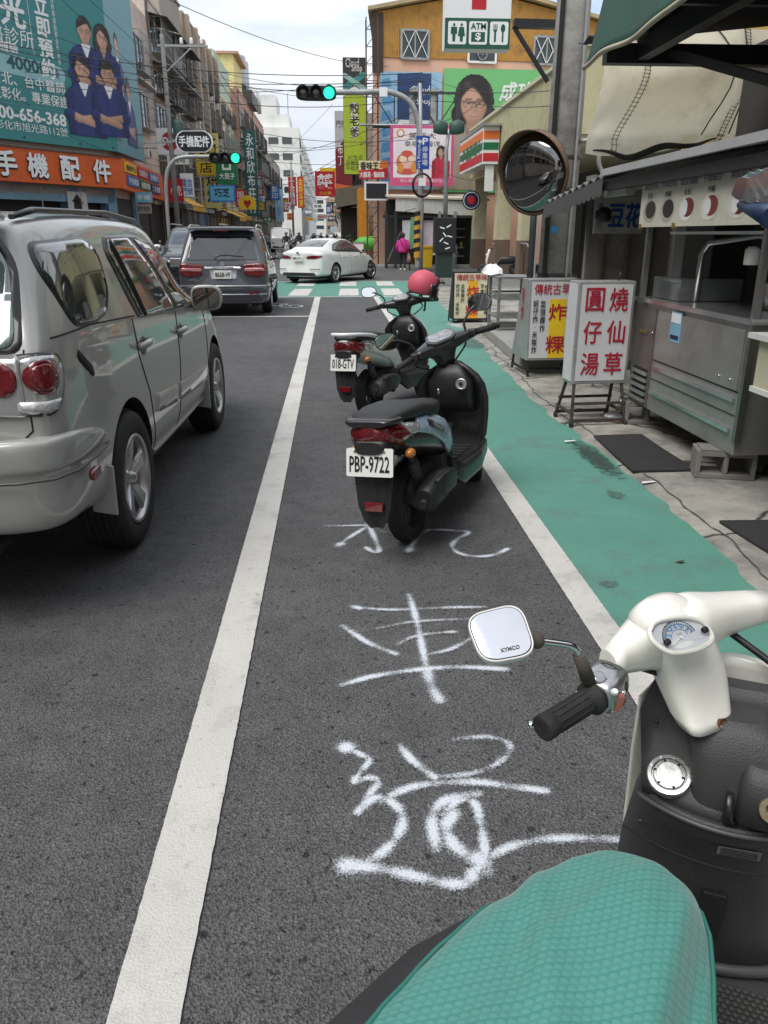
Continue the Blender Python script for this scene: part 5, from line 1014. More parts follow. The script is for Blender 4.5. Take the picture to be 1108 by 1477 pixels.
# ---- traffic signals
GLOW = mat('green_lamp', (.02, .62, .34), .3, emit=1.15, var=.03)
def signal(label, c, sc, pole_pts, r0, base):
    o = thing('traffic_signal', label, 'traffic light', base)
    c = V(c); k = sc
    b = B(); b.sell([(c + V((0, .16 * k, 0)), V((.55 * k, 0, 0)), V((0, 0, .17 * k)), 4), (c + V((0, .14 * k, 0)), V((.6 * k, 0, 0)), V((0, 0, .2 * k)), 4), (c + V((0, -.02 * k, 0)), V((.6 * k, 0, 0)), V((0, 0, .2 * k)), 4), (c + V((0, -.04 * k, 0)), V((.57 * k, 0, 0)), V((0, 0, .18 * k)), 4)], 32)
    h = b.build('signal_head', mat('signal_black', (.015, .017, .016), .45), o, world=True)
    for i in (-1, 0, 1):
        q = c + V((i * .385 * k, -.045 * k, 0))
        B().lathe([(.165 * k, 0), (.15 * k, .02 * k), (.08 * k, .035 * k), (.001, .04 * k)], q, (0, -1, 0), 24).build('green_lens' if i == 1 else 'dark_lens', GLOW if i == 1 else mat('dark_lens', (.03, .028, .025), .2, coat=1), h, world=True)
        v = B(); v.loft([[q + V((rr * k * math.cos(a), -d * k, rr * k * math.sin(a))) for a in np.linspace(R(-35), R(215), 22)] for rr, d in ((.18, 0), (.185, .22))] + [[q + V((.172 * k * math.cos(a), -d * k, .172 * k * math.sin(a))) for a in np.linspace(R(-35), R(215), 22)] for d in (.22, 0)], False, True, False); v.build('visor', mat('signal_black', (.015, .017, .016), .45), h, world=True)
    B().tube(smooth_path(pole_pts, 6), r0, 12).build('pole', IRONL, o, world=True)
    return o
sg = signal('three lens signal with green lit, on the curved arm over the street', (-0.548,35,6.923), 1.35, [(0.123,35.3,7.001), (1.252,35.3,7.012), (2.443,35.3,7.023), (3.243,35.3,6.702), (3.596,35.3,6.041), (3.727,35.3,5.052), (3.766,35.3,2.623), (3.72, 35.3, 0)], .11, (3.72, 35.3, 0))
B().box((2.175,35.1,6.99), (.32, .2, .34)).build('camera_box', LETW, sg, world=True)
B().lathe([(.2, 0), (.2, 1.9)], (3.72, 35.3, .6), UZ, 14, caps=False).build('striped_sleeve', pm('sleeve_yellow', 200, 150, 50), sg, world=True)
for k in range(5): B().loft([[(3.72 + .206 * math.cos(a), 35.3 + .206 * math.sin(a), .7 + .36 * k + .25 * ((a / 6.283) % 1) + d) for a in np.linspace(math.pi, 2.1 * math.pi, 12)] for d in (0, .17)], False, False, False).build('black_stripe', INK, sg, world=True)
signal('smaller green-lit signal on the far left pole, before the green sign', (-4.961,40,4.929), 1.25, [(-4.832,40.3,5.015), (-5.805,40.3,5.01), (-7.036,40.3,4.973), (-7.544,40.3,4.702), (-7.825,40.3,4.129), (-7.922,40.3,2.751), (-7.95, 40.3, 0)], .09, (-7.95, 40.3, 0))
# twin lamp pole with black control box
tl = thing('lamp_post', 'pole with twin dark green lamp heads above a black control box', 'lamp post', (3.55, 25.7, 0))
B().tube([(3.55, 25.7, 1.9), (3.52, 25.7, 4.0), (3.58, 25.7, 4.45)], [.075, .06, .05], 12).build('pole', IRONL, tl, world=True)
for s in (-1, 1):
    B().tube([(3.58, 25.7, 4.4), (3.58 + s * .2, 25.7, 4.55)], .03, 8).build('arm', IRONL, tl, world=True)
    B().sell([((3.58 + s * .04, 25.75, 4.58), V((0, .16, 0)), V((0, 0, .17)), 2.5), ((3.58 + s * .28, 25.72, 4.62), V((0, .19, 0)), V((0, 0, .21)), 2.5), ((3.58 + s * .46, 25.7, 4.6), V((0, .14, 0)), V((0, 0, .14)), 2.5)]).build('lamp_head', pm('lamp_green', 62, 92, 84, .5, dirt=.3), tl, world=True)
B().bx((3.2, 25.5, .02), (3.85, 26.0, .25)).build('plinth', CONC, tl, world=True); B().bx((3.28, 25.5, .25), (3.78, 25.95, 1.0)).build('lower_box', pm('box_dark_green', 38, 52, 46, .5), tl, world=True); B().bx((3.2, 25.42, 1.0), (3.86, 26.0, 2.05)).build('control_box', INK, tl, world=True, bevel=.02)
for k, (x, z, a) in enumerate(((3.42, 1.75, .3), (3.62, 1.8, -.5), (3.5, 1.55, .9), (3.66, 1.5, .2), (3.4, 1.4, -.8), (3.55, 1.3, .4), (3.6, 1.15, -.3))): B().box((x, 25.415, z), (.16, .006, .035), 0, 0, a).build('sticker', LETW, tl, world=True)
# blue parking sign on its pole
o, P, n = fsign('parking_sign', 'blue upright parking sign with arrow and white characters', (3.494,34.6,4.097), (4.046,34.6,5.345), PARK, LETW, (('P', .68, .84, .42, .2, LETW, .02), ('停\n車\n場', .66, .4, .42, .58, LETW, .0), ('⇐', .25, .84, .34, .12, LETW, .03)), t=.06, frame=.0, cat='sign')
letters('Parking Lot', P(.22, .42, .008), (0, 0, -1), (1, 0, 0), 1.0, .16, LETW, o, .0)
B().tube([V((3.632,34.75,7.272)), V((3.693,34.75,5.256)), V((3.795,34.75,2.607)), (3.8, 34.75, 0)], .07, 10).build('pole', IRONL, o, world=True)
o = thing('cable_coil', 'black coil of spare cable hung on the pole under the parking sign', 'cable coil', (3.742,34.4,3.478)); cc = V((3.742,34.4,3.478))
for k in range(3): B().tube([cc + V(((.36 + .02 * k) * math.cos(a), .03 * k, (.42 + .02 * k) * math.sin(a))) for a in np.linspace(0, 2 * math.pi, 25)[:-1]], .03, 6, closed=True).build('loop', INK, o, world=True)
B().box(cc + V((0, 0, .12)), (.3, .12, .3)).build('junction_box', LETW, o, world=True)
# crossarm utility pole on the left
up = thing('utility_pole', 'concrete utility pole with a crossarm and insulators on the left row', 'utility pole', (-8.35, 45, 0))
B().tube([(-8.35, 45, 0), (-8.35, 45, 11)], [.15, .1], 14).build('pole', mat('pole_grey', (.2, .195, .185), .8, dirt=.5), up, world=True); B().bar((-8.6, 45, 10.5), (-6.1, 45, 10.5), .1).build('crossarm', IRONL, up, world=True); B().bar((-8.3, 45, 9.3), (-6.9, 45, 10.45), .06).build('strut', IRONL, up, world=True)
for x in (-7.4, -6.9, -6.4): B().lathe([(.04, 0), (.1, .08), (.06, .12), (.1, .2), (.05, .3)], (x, 45, 10.56), UZ, 12).build('insulator', LETW, up, world=True)
B().lathe([(.25, 0), (.28, .1), (.28, .8), (.2, .95)], (-7.9, 45, 6.2), UZ, 16).build('transformer', pm('transformer_green', 60, 90, 80), up, world=True)
for k, (u, y) in enumerate(((366, 92), (424, 140))):
    q = thing('utility_pole', ('slender utility pole in front of the pink brick house', 'slender utility pole before the white block')[k], 'utility pole', ((u - 480) / 1179 * y, y, 0)); x = (u - 480) / 1179 * y
    B().tube([(x, y, 0), (x, y, 12 + k)], [.2, .15], 10).build('pole', CONC, q, world=True); B().bar((x - 1, y, 11), (x + 1, y, 11), .12).build('crossarm', IRONL, q, world=True)
# ---- wires overhead
WIRE = mat('wire_black', (.02, .02, .022), .5)
def wire(a, b_, sag, r=.012):
    a, b_ = V(a), V(b_); pts = [a + (b_ - a) * t - V((0, 0, 4 * sag * t * (1 - t))) for t in np.linspace(0, 1, 22)]
    o = B().tube(pts, r, 5).build('overhead_wire', WIRE, None); return tag(o, 'thin black cable of the bundle strung over the street', 'cable', 'overhead cables')
for a, b_, s, r in (((-13.415,37,8.92), (3.98,37,8.035), .5, .022), ((-13.44,37,8.771), (4.891,37,7.336), .6, .02), ((-13.939,38,8.143), (4.045,37,7.722), .3, .022), ((-14.017,38,7.674), (3.76,36,7.681), .5, .018), ((-10.921,30,7.266), (3.888,36,6.965), .9, .018),
    ((-11.76,33,9.364), (-8.478,70,6.306), .3, .014), ((-9.548,33,9.505), (-7.789,90,8.352), .5, .014), ((-8.826,34,9.761), (-7.097,100,10.975), .6, .014), ((-12.888,36,9.722), (-7.518,45,9.207), .2, .014), ((-4.25,24,7.411), (2.701,40,8.795), .35, .014), ((-5.549,45,9.353), (3.936,36,7.53), .4, .016), ((-6.179,45,9.346), (3.592,36,7.271), .7, .014),
    ((-13.328,36,7.054), (-7.547,62,5.203), .4, .014), ((-13.403,36,6.602), (-8.529,46,4.838), .3, .014), ((-10.519,44,8.637), (3.796,36,5.389), 1.0, .016), ((-7.505,45,6.101), (3.792,36,5.655), .6, .014), ((-7.534,45,5.771), (3.81,36,4.528), .4, .014), ((-5.831,45,9.319), (-6.276,140,9.826), .8, .02), ((-5.551,45,9.322), (-5.327,140,10.573), .8, .02),
    ((-8.274,92,10.889), (1.016,60,7.552), .4, .025), ((-8.352,92,9.53), (3.604,36,6.443), .6, .02), ((-8.309,95,7.154), (1.096,60,6.479), .4, .025), ((-8.144,100,6.461), (2.706,40,6.334), .5, .02), ((-6.276,140,9.826), (1.276,70,7.141), .5, .03), ((-6.31,140,8.972), (1.876,60,5.668), .5, .025), ((2.112,41,7.986), (7.257,40,7.42), .2, .02),
    ((3.931,36,7.835), (3.909,14,3.806), .3, .01), ((3.933,36,7.683), (3.669,13,3.438), .4, .01), ((3.788,36,5.92), (6.761,39,7.157), .2, .02), ((3.809,36,4.582), (6.302,34,3.597), .2, .015), ((3.657,36,2.644), (1.773,52,2.712), .2, .02), ((-8.85,45,3.235), (-4.931,100,4.543), .5, .02), ((-6.75,60,6.08), (0.852,60,3.824), .5, .02), ((-6.83,90,8.491), (0.193,60,10.081), .3, .015)):
    wire(a, b_, s, r * .75)
# ---- distant traffic
def far_van(label, x, y, rz, paint, w=1.7, h=1.9, l=4.2, cat='van'):
    o = thing('oncoming_van', label, cat, (x, y, 0), rz)
    b = B(); b.sell([((0, -l / 2, h * .55), V((w / 2 * .94, 0, 0)), V((0, 0, h * .40)), 7), ((0, -l / 2 + .1, h * .55), V((w / 2, 0, 0)), V((0, 0, h * .43)), 7), ((0, l / 2 - 1.1, h * .55), V((w / 2, 0, 0)), V((0, 0, h * .43)), 7), ((0, l / 2 - .5, h * .47), V((w / 2, 0, 0)), V((0, 0, h * .35)), 7), ((0, l / 2 - .08, h * .36), V((w / 2 * .97, 0, 0)), V((0, 0, h * .24)), 7), ((0, l / 2, h * .35), V((w / 2 * .92, 0, 0)), V((0, 0, h * .2)), 7)], 32)
    b.build('body', paint, o)
    B().prism([(-w * .42, l / 2 - .97, h * .93), (w * .42, l / 2 - .97, h * .93), (w * .45, l / 2 - .36, h * .63), (-w * .45, l / 2 - .36, h * .63)], (0, .04, .02)).build('windscreen', GLS, o)
    for s in (-1, 1):
        B().lathe([(.11, 0), (.09, .03)], (s * w * .36, l / 2 - .02, h * .38), (0, 1, 0), 14).build('headlight', LENSC, o)
        for yy in (-l / 2 + .8, l / 2 - .75): B().lathe([(.2, 0), (.3, .01), (.3, .2), (.2, .2)], (s * (w / 2 - .18), yy, .3), (s, 0, 0), 20).build('wheel', RUB, o)
        B().box((s * (w / 2 + .12), l / 2 - .75, h * .66), (.14, .08, .2)).build('wing_mirror', INK, o)
    B().box((0, l / 2 + .01, h * .22), (w * .8, .05, .14)).build('bumper', DGR, o, bevel=.02); B().box((0, l / 2 + .04, h * .26), (.34, .015, .16)).build('number_plate', PLATE, o)
WCP = car_paint('white_car_paint', (.72, .72, .70), 0, .3)
far_van('white van facing the camera, nearest of the distant traffic', -4.75, 76, R(180), WCP, 1.75, 2.2)
far_van('small white van far down the middle of the street', 1.2 - .1, 165, R(180), WCP, 1.7, 2.0)
far_van('boxy pale truck farthest down the street on the right', 3.3 - 2.9, 215, R(180), pm('truck_pale', 200, 205, 210), 2.2, 3.6, 5, 'truck')
far_van('white hatchback parked at the left kerb behind the black suv', -6.4, 47, R(180), WCP, 1.7, 1.75, 4, 'car')
far_van('silver car far down the left lane', -3.2, 120, R(180), car_paint('silver_paint', (.36, .36, .335), .55, .26), 1.7, 1.5, 4.2, 'car')
far_van('white car far off behind the scooters', -1.4, 150, R(180), WCP, 1.7, 1.5, 4.2, 'car')
SK = mat('skin', srgb(196, 150, 124), .5, var=.05)
def skin_body(name, parent, verts, edges, radii, m, label=None, sub=1):
    """one continuous skinned surface grown along a skeleton"""
    me = bpy.data.meshes.new(name); me.from_pydata([tuple(v) for v in verts], edges, []); o = bpy.data.objects.new(name, me); COL.objects.link(o)
    o.modifiers.new('skin', 'SKIN'); sv = me.skin_vertices[0].data if me.skin_vertices else None
    if sv is None:
        me.skin_vertices.new(); sv = me.skin_vertices[0].data
    for v, r in zip(sv, radii): v.radius = (r, r) if not isinstance(r, tuple) else r
    sv[0].use_root = True
    o.modifiers['skin'].use_smooth_shade = True
    s = o.modifiers.new('sub', 'SUBSURF'); s.levels = sub; s.render_levels = sub
    realize(o)
    o.data.materials.clear(); o.data.materials.append(m)
    o.data.polygons.foreach_set('use_smooth', [True] * len(o.data.polygons))
    o.parent = parent; WM[o.name] = WM[parent.name]; return o
def rider_proto():
    t = thing('scooter_rider', 'scooter rider in a white helmet waiting in the oncoming traffic', 'rider', (0, 0, 0), 0, 'scooter riders in the distance')
    v = [(0, -.1, .85), (0, -.08, 1.1), (0, -.02, 1.35), (0, 0, 1.45), (0, .02, 1.55), (-.2, -.03, 1.36), (-.3, .12, 1.12), (-.27, .38, 1.05), (.2, -.03, 1.36), (.3, .12, 1.12), (.27, .38, 1.05), (-.13, .05, .82), (-.2, .36, .78), (-.16, .34, .38), (.13, .05, .82), (.2, .36, .78), (.16, .34, .38)]
    e = [(0, 1), (1, 2), (2, 3), (3, 4), (2, 5), (5, 6), (6, 7), (2, 8), (8, 9), (9, 10), (0, 11), (11, 12), (12, 13), (0, 14), (14, 15), (15, 16)]
    skin_body('body', t, v, e, [(.16, .13), (.15, .12), (.17, .12), .06, .07, .07, .055, .045, .07, .055, .045, .09, .07, .05, .09, .07, .05], mat('rider_jacket', (.05, .055, .07), .7, var=.3, scale=3))
    h = B(); h.ball((0, .03, 1.66), (.13, .15, .14)); h.build('helmet', pm('helmet_white', 222, 222, 218, .3), t); B().sell([((0, .15, 1.63), V((.09, 0, 0)), V((0, 0, .06)), 3), ((0, .175, 1.62), V((.07, 0, 0)), V((0, 0, .045)), 3)]).build('visor', GLS, t)
    return t
def scooter_far_proto():
    t = thing('distant_scooter', 'dark scooter ridden in the oncoming traffic', 'scooter', (0, 0, 0), 0, 'scooters in the distance')
    B().sell([((0, -.75, .6), V((.08, 0, 0)), V((0, 0, .06)), 3), ((0, -.5, .62), V((.15, 0, 0)), V((0, 0, .15)), 3), ((0, 0, .6), V((.14, 0, 0)), V((0, 0, .15)), 3), ((0, .15, .42), V((.12, 0, 0)), V((0, 0, .12)), 3), ((0, .4, .35), V((.14, 0, 0)), V((0, 0, .06)), 3)]).build('body', BLK, t)
    B().sell([((0, .5, .3), V((.17, 0, 0)), V((0, .04, 0)), 3), ((0, .52, .6), V((.2, 0, 0)), V((0, .05, 0)), 3), ((0, .45, .9), V((.12, 0, 0)), V((0, .06, 0)), 3), ((0, .42, 1.02), V((.08, 0, 0)), V((0, .05, 0)), 3)]).build('front_shield', WHT, t)
    B().tube([(-.34, .32, 1.04), (0, .4, 1.0), (.34, .32, 1.04)], .025, 8).build('handlebar', BLK, t)
    for y in (-.6, .65): B().lathe([(.12, -.05), (.22, -.05), (.24, 0), (.22, .05), (.12, .05)], (0, y, .24), (1, 0, 0), 20, caps=False).build('wheel', RUB, t)
    B().ball((0, .53, .8), (.07, .05, .06)).build('headlight', LENSC, t)
    for s in (-1, 1): B().ball((s * .38, .3, 1.2), (.08, .02, .05)).build('mirror', CHR, t)
    return t
rp, sp_ = rider_proto(), scooter_far_proto()
spots = [(-3.4, 60, 'leftmost near the white van'), (-2.7, 66, 'between the van and the saloon'), (-5.9, 66, 'at the left kerb'), (-3.5, 84, 'just behind the van'), (-2.2, 92, 'in the middle of the lane'), (-1.2, 84, 'above the saloon roof'), (.2, 96, 'over the saloon roof on the right'), (-4.2, 104, 'deep in the left lane'), (-2.6, 118, 'deep in the middle'), (.6, 128, 'far right of the group'), (-.8, 112, 'behind the middle pair'), (1.0, 74, 'near the right kerb')]
for i, (x, y, wh) in enumerate(spots):
    rz = R(180 + random.uniform(-8, 8)); r = rp if i == 0 else group_copy(rp, (x, y, 0), rz); r.location = (x, y, 0); r.rotation_euler = (0, 0, rz); r['label'] = 'scooter rider in helmet facing the camera, ' + wh
    s = sp_ if i == 0 else group_copy(sp_, (x, y, 0), rz); s.location = (x, y, 0); s.rotation_euler = (0, 0, rz); s['label'] = 'scooter ridden toward the camera, ' + wh

# more projecting signs along both rows
random.seed(21)
EX = [('藥局', LETW, GRN), ('鞋店', YEL, INK), ('茶飲', GRN, LETW), ('服飾', RED, LETW), ('便當', LETW, RED), ('銀樓', MAR, YEL), ('五金', pm('sign_slate', 120, 130, 150), LETW), ('眼鏡', LETW, BLU), ('麵店', pm('sign_orange', 214, 110, 50), LETW), ('影印', BLU, LETW), ('米行', YEL, RED), ('髮藝', INK, LETW), ('診所', LETW, GRN), ('機車', RED, YEL), ('水電', BLU, YEL), ('早餐', pm('sign_orange', 214, 110, 50), INK)]
for i, (tx, fm, tm) in enumerate(EX):
    left = i % 3 != 2; y = 54 + i * 8.5 + random.uniform(-2, 2); w_ = random.uniform(.9, 1.5); h_ = random.uniform(1.2, 2.6) if i % 2 else random.uniform(.7, 1.0); z = random.uniform(3.9, 7.5)
    x = -10.3 + random.uniform(0, 1.0) if left else 1.6 - w_ - .2
    fsign('small_sign', 'small projecting sign reading %s, on the %s row of the far street' % (tx, 'shutter' if left else 'market stall'), (x, y, z), (x + w_, y, z + h_), fm, IRONL, (('\n'.join(tx) if h_ > w_ else tx, .5, .5, .66, .8, tm, .012),), t=.18, group=SG, brace=-.6 if left else .4)
# scooters and cars along the kerbs
KS = 'scooters parked along the left kerb'
for i in range(9):
    s = group_copy(sp_, (-8.6 + .15 * (i % 3), 43.5 + 1.15 * i + (8 if i > 4 else 0), 0), R(70 + 6 * (i % 4)), 'scooter parked at the left kerb, %s from the crossarm pole' % ('first', 'second', 'third', 'fourth', 'fifth', 'sixth', 'seventh', 'eighth', 'ninth')[i]); s['group'] = KS
for i, (x, y, c) in enumerate(((-6.9, 88, (60, 64, 72)), (-6.8, 100, (200, 200, 198)), (-6.9, 116, (120, 40, 40)), (-.6, 190, (190, 192, 194)), (-3.6, 190, (70, 74, 84)), (-6.7, 140, (220, 220, 216)))):
    far_van('%s car %s' % (('dark grey', 'pale', 'dark red', 'light silver', 'slate', 'white')[i], ('parked left beyond the yellow awnings', 'parked left before the pink brick house', 'parked left under the brick house', 'far down the middle of the street', 'far down the left lane near the end', 'parked left beyond the brick house')[i]), x, y, R(180), pm('car_tint_%d' % i, *c, rough=.3), 1.7, 1.5, 4.3, 'car')
# unseen houses added beside and behind the camera for reflections in glass and mirror
house('unseen tan tiled house added for reflections opposite the carts, near the camera', -6, 9, 11, TILE, floors=((5, 1.8, 4, .5, IRONL), (8.4, 1.8, 4, .5, None)))
house('unseen grey house added for reflections opposite the carts with shutters below', 9.2, 21, 13, GREYR, floors=((5, 1.8, 4, .5, None), (8.4, 1.8, 4, .5, IRONL), (11.4, 1.5, 4, .4, None)))
house('unseen cream house added for reflections behind the camera on the left', -24, -6.2, 12, CREAM, floors=((5, 1.8, 4, .5, None), (8.4, 1.8, 4, .5, IRONL)))
house('unseen brick house added for reflections behind the camera on the right', -26, -5, 12, BRICKP, x=3.6, side=-1, floors=((5, 1.8, 4, .5, None), (8.4, 1.8, 4, .5, IRONL)))
house('unseen white house added for reflections across the road behind the camera', -60, -45, 14, WALLW, x=-2, side=1, depth=14, floors=((5, 1.8, 4, .5, None), (8.4, 1.8, 4, .5, None)))

# ================================================================ right side beyond the junction: gable hall, adverts, corner shops
G_E = V((math.cos(R(8)), math.sin(R(8)), 0)); G_N = V((math.sin(R(8)), -math.cos(R(8)), 0)); G_0 = V((1.7, 42, 0))
def GP(s, z, o=0): return G_0 + G_E * s + G_N * o + V((0, 0, z))
OCHRE = ridged('ochre_sheet', srgb(186, 136, 62), 'X', 22, .6, .1, .6, .12, .5)
PINKW = mat('peeling_pink_wall', srgb(226, 178, 152), .85, var=.1, scale=1.5, dirt=.6, dcol=(.5, .42, .36), dscale=1.2)
hall = thing('gable_hall', 'hall with an ochre ribbed gable over a peeling pink wall, facing the junction', 'building', GP(6, 0))
B().prism([GP(.4, -.1), GP(13, -.1), GP(13, 9.7), GP(.4, 9.55)], (1.4, 16, 0)).build('wall', PINKW, hall, world=True)
B().prism([GP(.4, 9.56, .05), GP(13, 9.71, .05), GP(13, 11.35, .05), GP(6, 12.5, .05), GP(.4, 11.4, .05)], (1.4, 16, 0)).build('gable', OCHRE, hall, world=True)
for a, c in (((.1, 11.4), (6, 12.62)), ((6, 12.62), (13.3, 11.3))):
    B().prism([GP(a[0], a[1], .4), GP(c[0], c[1], .4), GP(c[0], c[1] + .16, .4), GP(a[0], a[1] + .16, .4)], (1.4, 17, 0)).build('roof_sheet', mat('roof_trim', srgb(176, 160, 122), .6, dirt=.4), hall, world=True)
B().prism([GP(.36, 8.9, .06), GP(.9, 8.9, .06), GP(.9, 11.4, .06), GP(.36, 11.4, .06)], G_N * .04).build('corner_trim', mat('trim_brown', (.06, .04, .03), .6), hall, world=True)
for s in (2.46, 9.2):
    w = window(hall, GP(s, 10.15, .06), G_E, 1.35, 1.2, 0, IRONL, 2)
    for k in (0, 1):
        for i in (0, 1): B().bar(GP(s - .62 + .64 * k, 9.6 if i else 10.7, .16), GP(s - .03 + .64 * k, 10.7 if i else 9.6, .16), .035).build('brace', LETW, w, world=True)
fn = window(hall, GP(5.85, 9.83, .06), G_E, 1.4, .62, 0, LETW, 1); B().lathe([(.26, 0), (.27, .06), (.2, .07), (.19, 0)], GP(5.85, 9.85, .12), G_N, 24, caps=False).build('fan', GRY, fn, world=True)
for k in range(6): B().bar(GP(5.85, 9.85, .14), GP(5.85 + .24 * math.cos(k * 1.047), 9.85 + .24 * math.sin(k * 1.047), .14), .06, .02).build('fan_blade', GRY, fn, world=True)
# printed sheets on the wall
def wall_ad(name, label, s0, s1, z0, z1, m):
    o = thing(name, label, 'billboard', GP((s0 + s1) / 2, z0, .1)); B().prism([GP(s0, z0, .05), GP(s1, z0, .05), GP(s1, z1 + .02 * (s1 - s0), .05), GP(s0, z1, .05)], G_N * .04).build('sheet', m, o, world=True); return o
ga = wall_ad('wall_advert', 'green wall advert with a woman in glasses and slanted characters', 3.95, 12.8, 3.6, 9.2, pm('advert_green', 120, 196, 124, .6, var=.05, scale=.5))
AP = lambda s, z, d=0: GP(s, z, .095 + d)
def ap(par, pts, m, d): B().poly([AP(x, y, d) for x, y in pts]).build('print', m, par, world=True, auto=False)
portrait(AP, 5.52, 7.72, 1.95, ga, .004, True, False, True, (.42, .36, .28), 11, 96, -2.05, -.62)
UXT = (G_E + V((0, 0, .05))).normalized(); UYT = (V(UZ) + G_E * .18).normalized()
letters('成功爭取', AP(8.6, 8.35, .02), UXT, UYT, 3.4, .85, LETW, ga, .03); letters('延長', AP(8.2, 7.1, .018), UXT, UYT, 1.95, 1.3, INK, ga, .07); letters('延長', AP(8.2, 7.1, .024), UXT, UYT, 1.85, 1.2, YEL, ga, .03)
ap(ga, ell(6.9, 4.9, .42, .42, 18), GRN, .01); ap(ga, ell(6.9, 4.9, .3, .3, 18), pm('advert_green', 120, 196, 124), .013)
ba = wall_ad('wall_advert', 'pale blue wall advert with a navy panel and big white character strokes', .75, 3.85, 3.7, 8.95, pm('advert_pale_blue', 158, 200, 226, .6, dirt=.2))
ap(ba, [(1.6, 6.9), (3.3, 6.9), (3.3, 8.95), (1.6, 8.9)], pm('advert_navy', 42, 72, 120, .6, dirt=.3), .004); letters('Cloud', AP(2.75, 8.2, .012), UXT, UZ, .95, .4, LETW, ba, .0); letters('Shop', AP(2.95, 7.7, .012), UXT, UZ, .8, .36, LETW, ba, .0)
ap(ba, [(1.55, 4.0), (3.2, 4.0), (3.2, 6.88), (1.55, 6.88)], LETW, .006); letters('殼', AP(2.35, 5.9, .012), UXT, UZ, 1.5, 1.6, pm('advert_navy', 42, 72, 120), ba, .02)
for k in range(7): ap(ba, [(.78 + .1 * (k % 2), 4 + k * .7), (1.3 + .1 * (k % 3), 4.15 + k * .7), (1.2, 4.5 + k * .7), (.85, 4.4 + k * .7)], pm('advert_sky', 96, 160, 206), .005)
# lattice truss and pink billboard in front of the wall
tr = thing('sign_truss', 'black lattice frame with grey uprights over the pink billboard', 'frame', (4, 40.4, 6))
b = B()
for z in (6.35, 7.8): b.bar((2.0, 40.4, z), (6.1, 40.4, z), .1)
for i in range(5):
    x = 2.0 + i * 1.02; b.bar((x, 40.4, 6.35), (x, 40.4, 7.8), .06)
    if i < 4: b.bar((x, 40.4, 6.35 if i % 2 else 7.8), (x + 1.02, 40.4, 7.8 if i % 2 else 6.35), .05)
b.build('lattice', DGR, tr, world=True)
for x in (4.75, 3.75): B().bx((x, 40.45, 6.2), (x + .3, 40.6, 8.0)).build('upright', IRONL, tr, world=True)
B().tube([(1.4, 40.3, 6.42), (6.0, 40.3, 6.42)], .05, 8).build('pipe', IRONL, tr, world=True)
o, P, n = fsign('pink_billboard', 'pink-framed white billboard with a long-haired woman and a round red drawing', (2.811,40,3.755), (5.851,40,6.387), pm('pink_board_white', 240, 232, 236), pm('pink_frame', 216, 92, 138), (), t=.2, frame=.14, cat='billboard')
fp = lambda pts, m, d: flat(lambda x, y, z=0: P(x, y, .006 + d), pts, m, o, 0)
fp([(.04, .04), (.96, .04), (.96, .14), (.04, .14)], pm('pink_frame', 216, 92, 138), .001); letters('安心溫暖守護在地美好生活', P(.52, .09, .009), (1, 0, 0), UZ, 2.2, .15, LETW, o, .0)
for k, (cx, cy, rx, ry, c) in enumerate(((.26, .4, .17, .16, (222, 120, 90)), (.26, .32, .13, .1, (240, 190, 180)), (.2, .45, .06, .06, (250, 220, 190)), (.34, .45, .06, .06, (250, 220, 190)), (.26, .24, .16, .05, (210, 90, 80)), (.16, .3, .05, .08, (226, 150, 60)), (.37, .3, .05, .08, (226, 150, 60)), (.26, .54, .09, .05, (214, 90, 70)))): fp(ell(cx, cy, rx, ry, 16), pm('drawing_%d' % k, *c), .002 + .002 * k)
fp(ell(.16, .87, .065, .07, 16), pm('logo_orange', 230, 150, 60), .002); fp(ell(.16, .87, .04, .045, 16), LETW, .004)
letters('美味大', P(.5, .83, .008), (1, 0, 0), UZ, 1.3, .28, pm('ink_brown', 70, 50, 50), o, .0); letters('幸福村海洋', P(.5, .70, .008), (1, 0, 0), UZ, 1.7, .25, pm('ink_brown', 70, 50, 50), o, .0)
portrait(lambda x, y, d=0: P(0, 0, .008 + d) + (P(1, 0, 0) - P(0, 0, 0)).normalized() * x + V((0, 0, y)), 2.42, 1.5, .42, o, 0, True, False, False, (.5, .03, .06), 12, 60, -2.7, -1.9)
# tower of steel lattice beside the lime sign
tw = thing('lattice_tower', 'slim rusty lattice tower between the lime sign and the gable hall', 'tower', (1.85, 43, 0)); b = B()
for x in (1.75, 2.3):
    for y in (41.1, 41.6): b.bar((x, y, 0), (x, y, 11), .05)
for k in range(16): b.bar((1.75, 41.1, .7 * k), (2.3, 41.1, .7 * k + .65), .03); b.bar((2.3, 41.1, .7 * k), (1.75, 41.1, .7 * k), .03)
b.build('lattice', mat('rusty_steel', (.10, .07, .055), .7, .3, dirt=.4), tw, world=True)
# low shop under a white ribbed fascia
WRIB = ridged('white_ribbed', srgb(222, 222, 216), 'X', 30, .6, 0, .5, .06, .3)
shop = thing('corner_stall', 'low corner shop with a white ribbed canopy fascia and open dark front', 'shop', (5, 40.6, 0))
B().prism([(3.0, 39.0, 2.6), (7.3, 39.3, 2.35), (7.3, 39.3, 3.02), (3.0, 39.0, 3.15)], (0, .15, 0)).build('fascia', WRIB, shop, world=True)
B().prism([(2.6, 38.9, 3.2), (7.5, 39.2, 3.06), (7.5, 42, 3.4), (2.6, 42, 3.4)], (0, 0, .08)).build('canopy', pm('canopy_cream', 214, 208, 188, .7, dirt=.4), shop, world=True)
B().bx((2.7, 41.2, 0), (7.3, 41.5, 3.2)).build('back_panel', mat('shop_inside', (.05, .05, .048), .8, var=.4, scale=.8), shop, world=True)
B().bx((2.4, 39.2, 2.3), (7.3, 39.32, 2.42)).build('beam', DGR, shop, world=True)
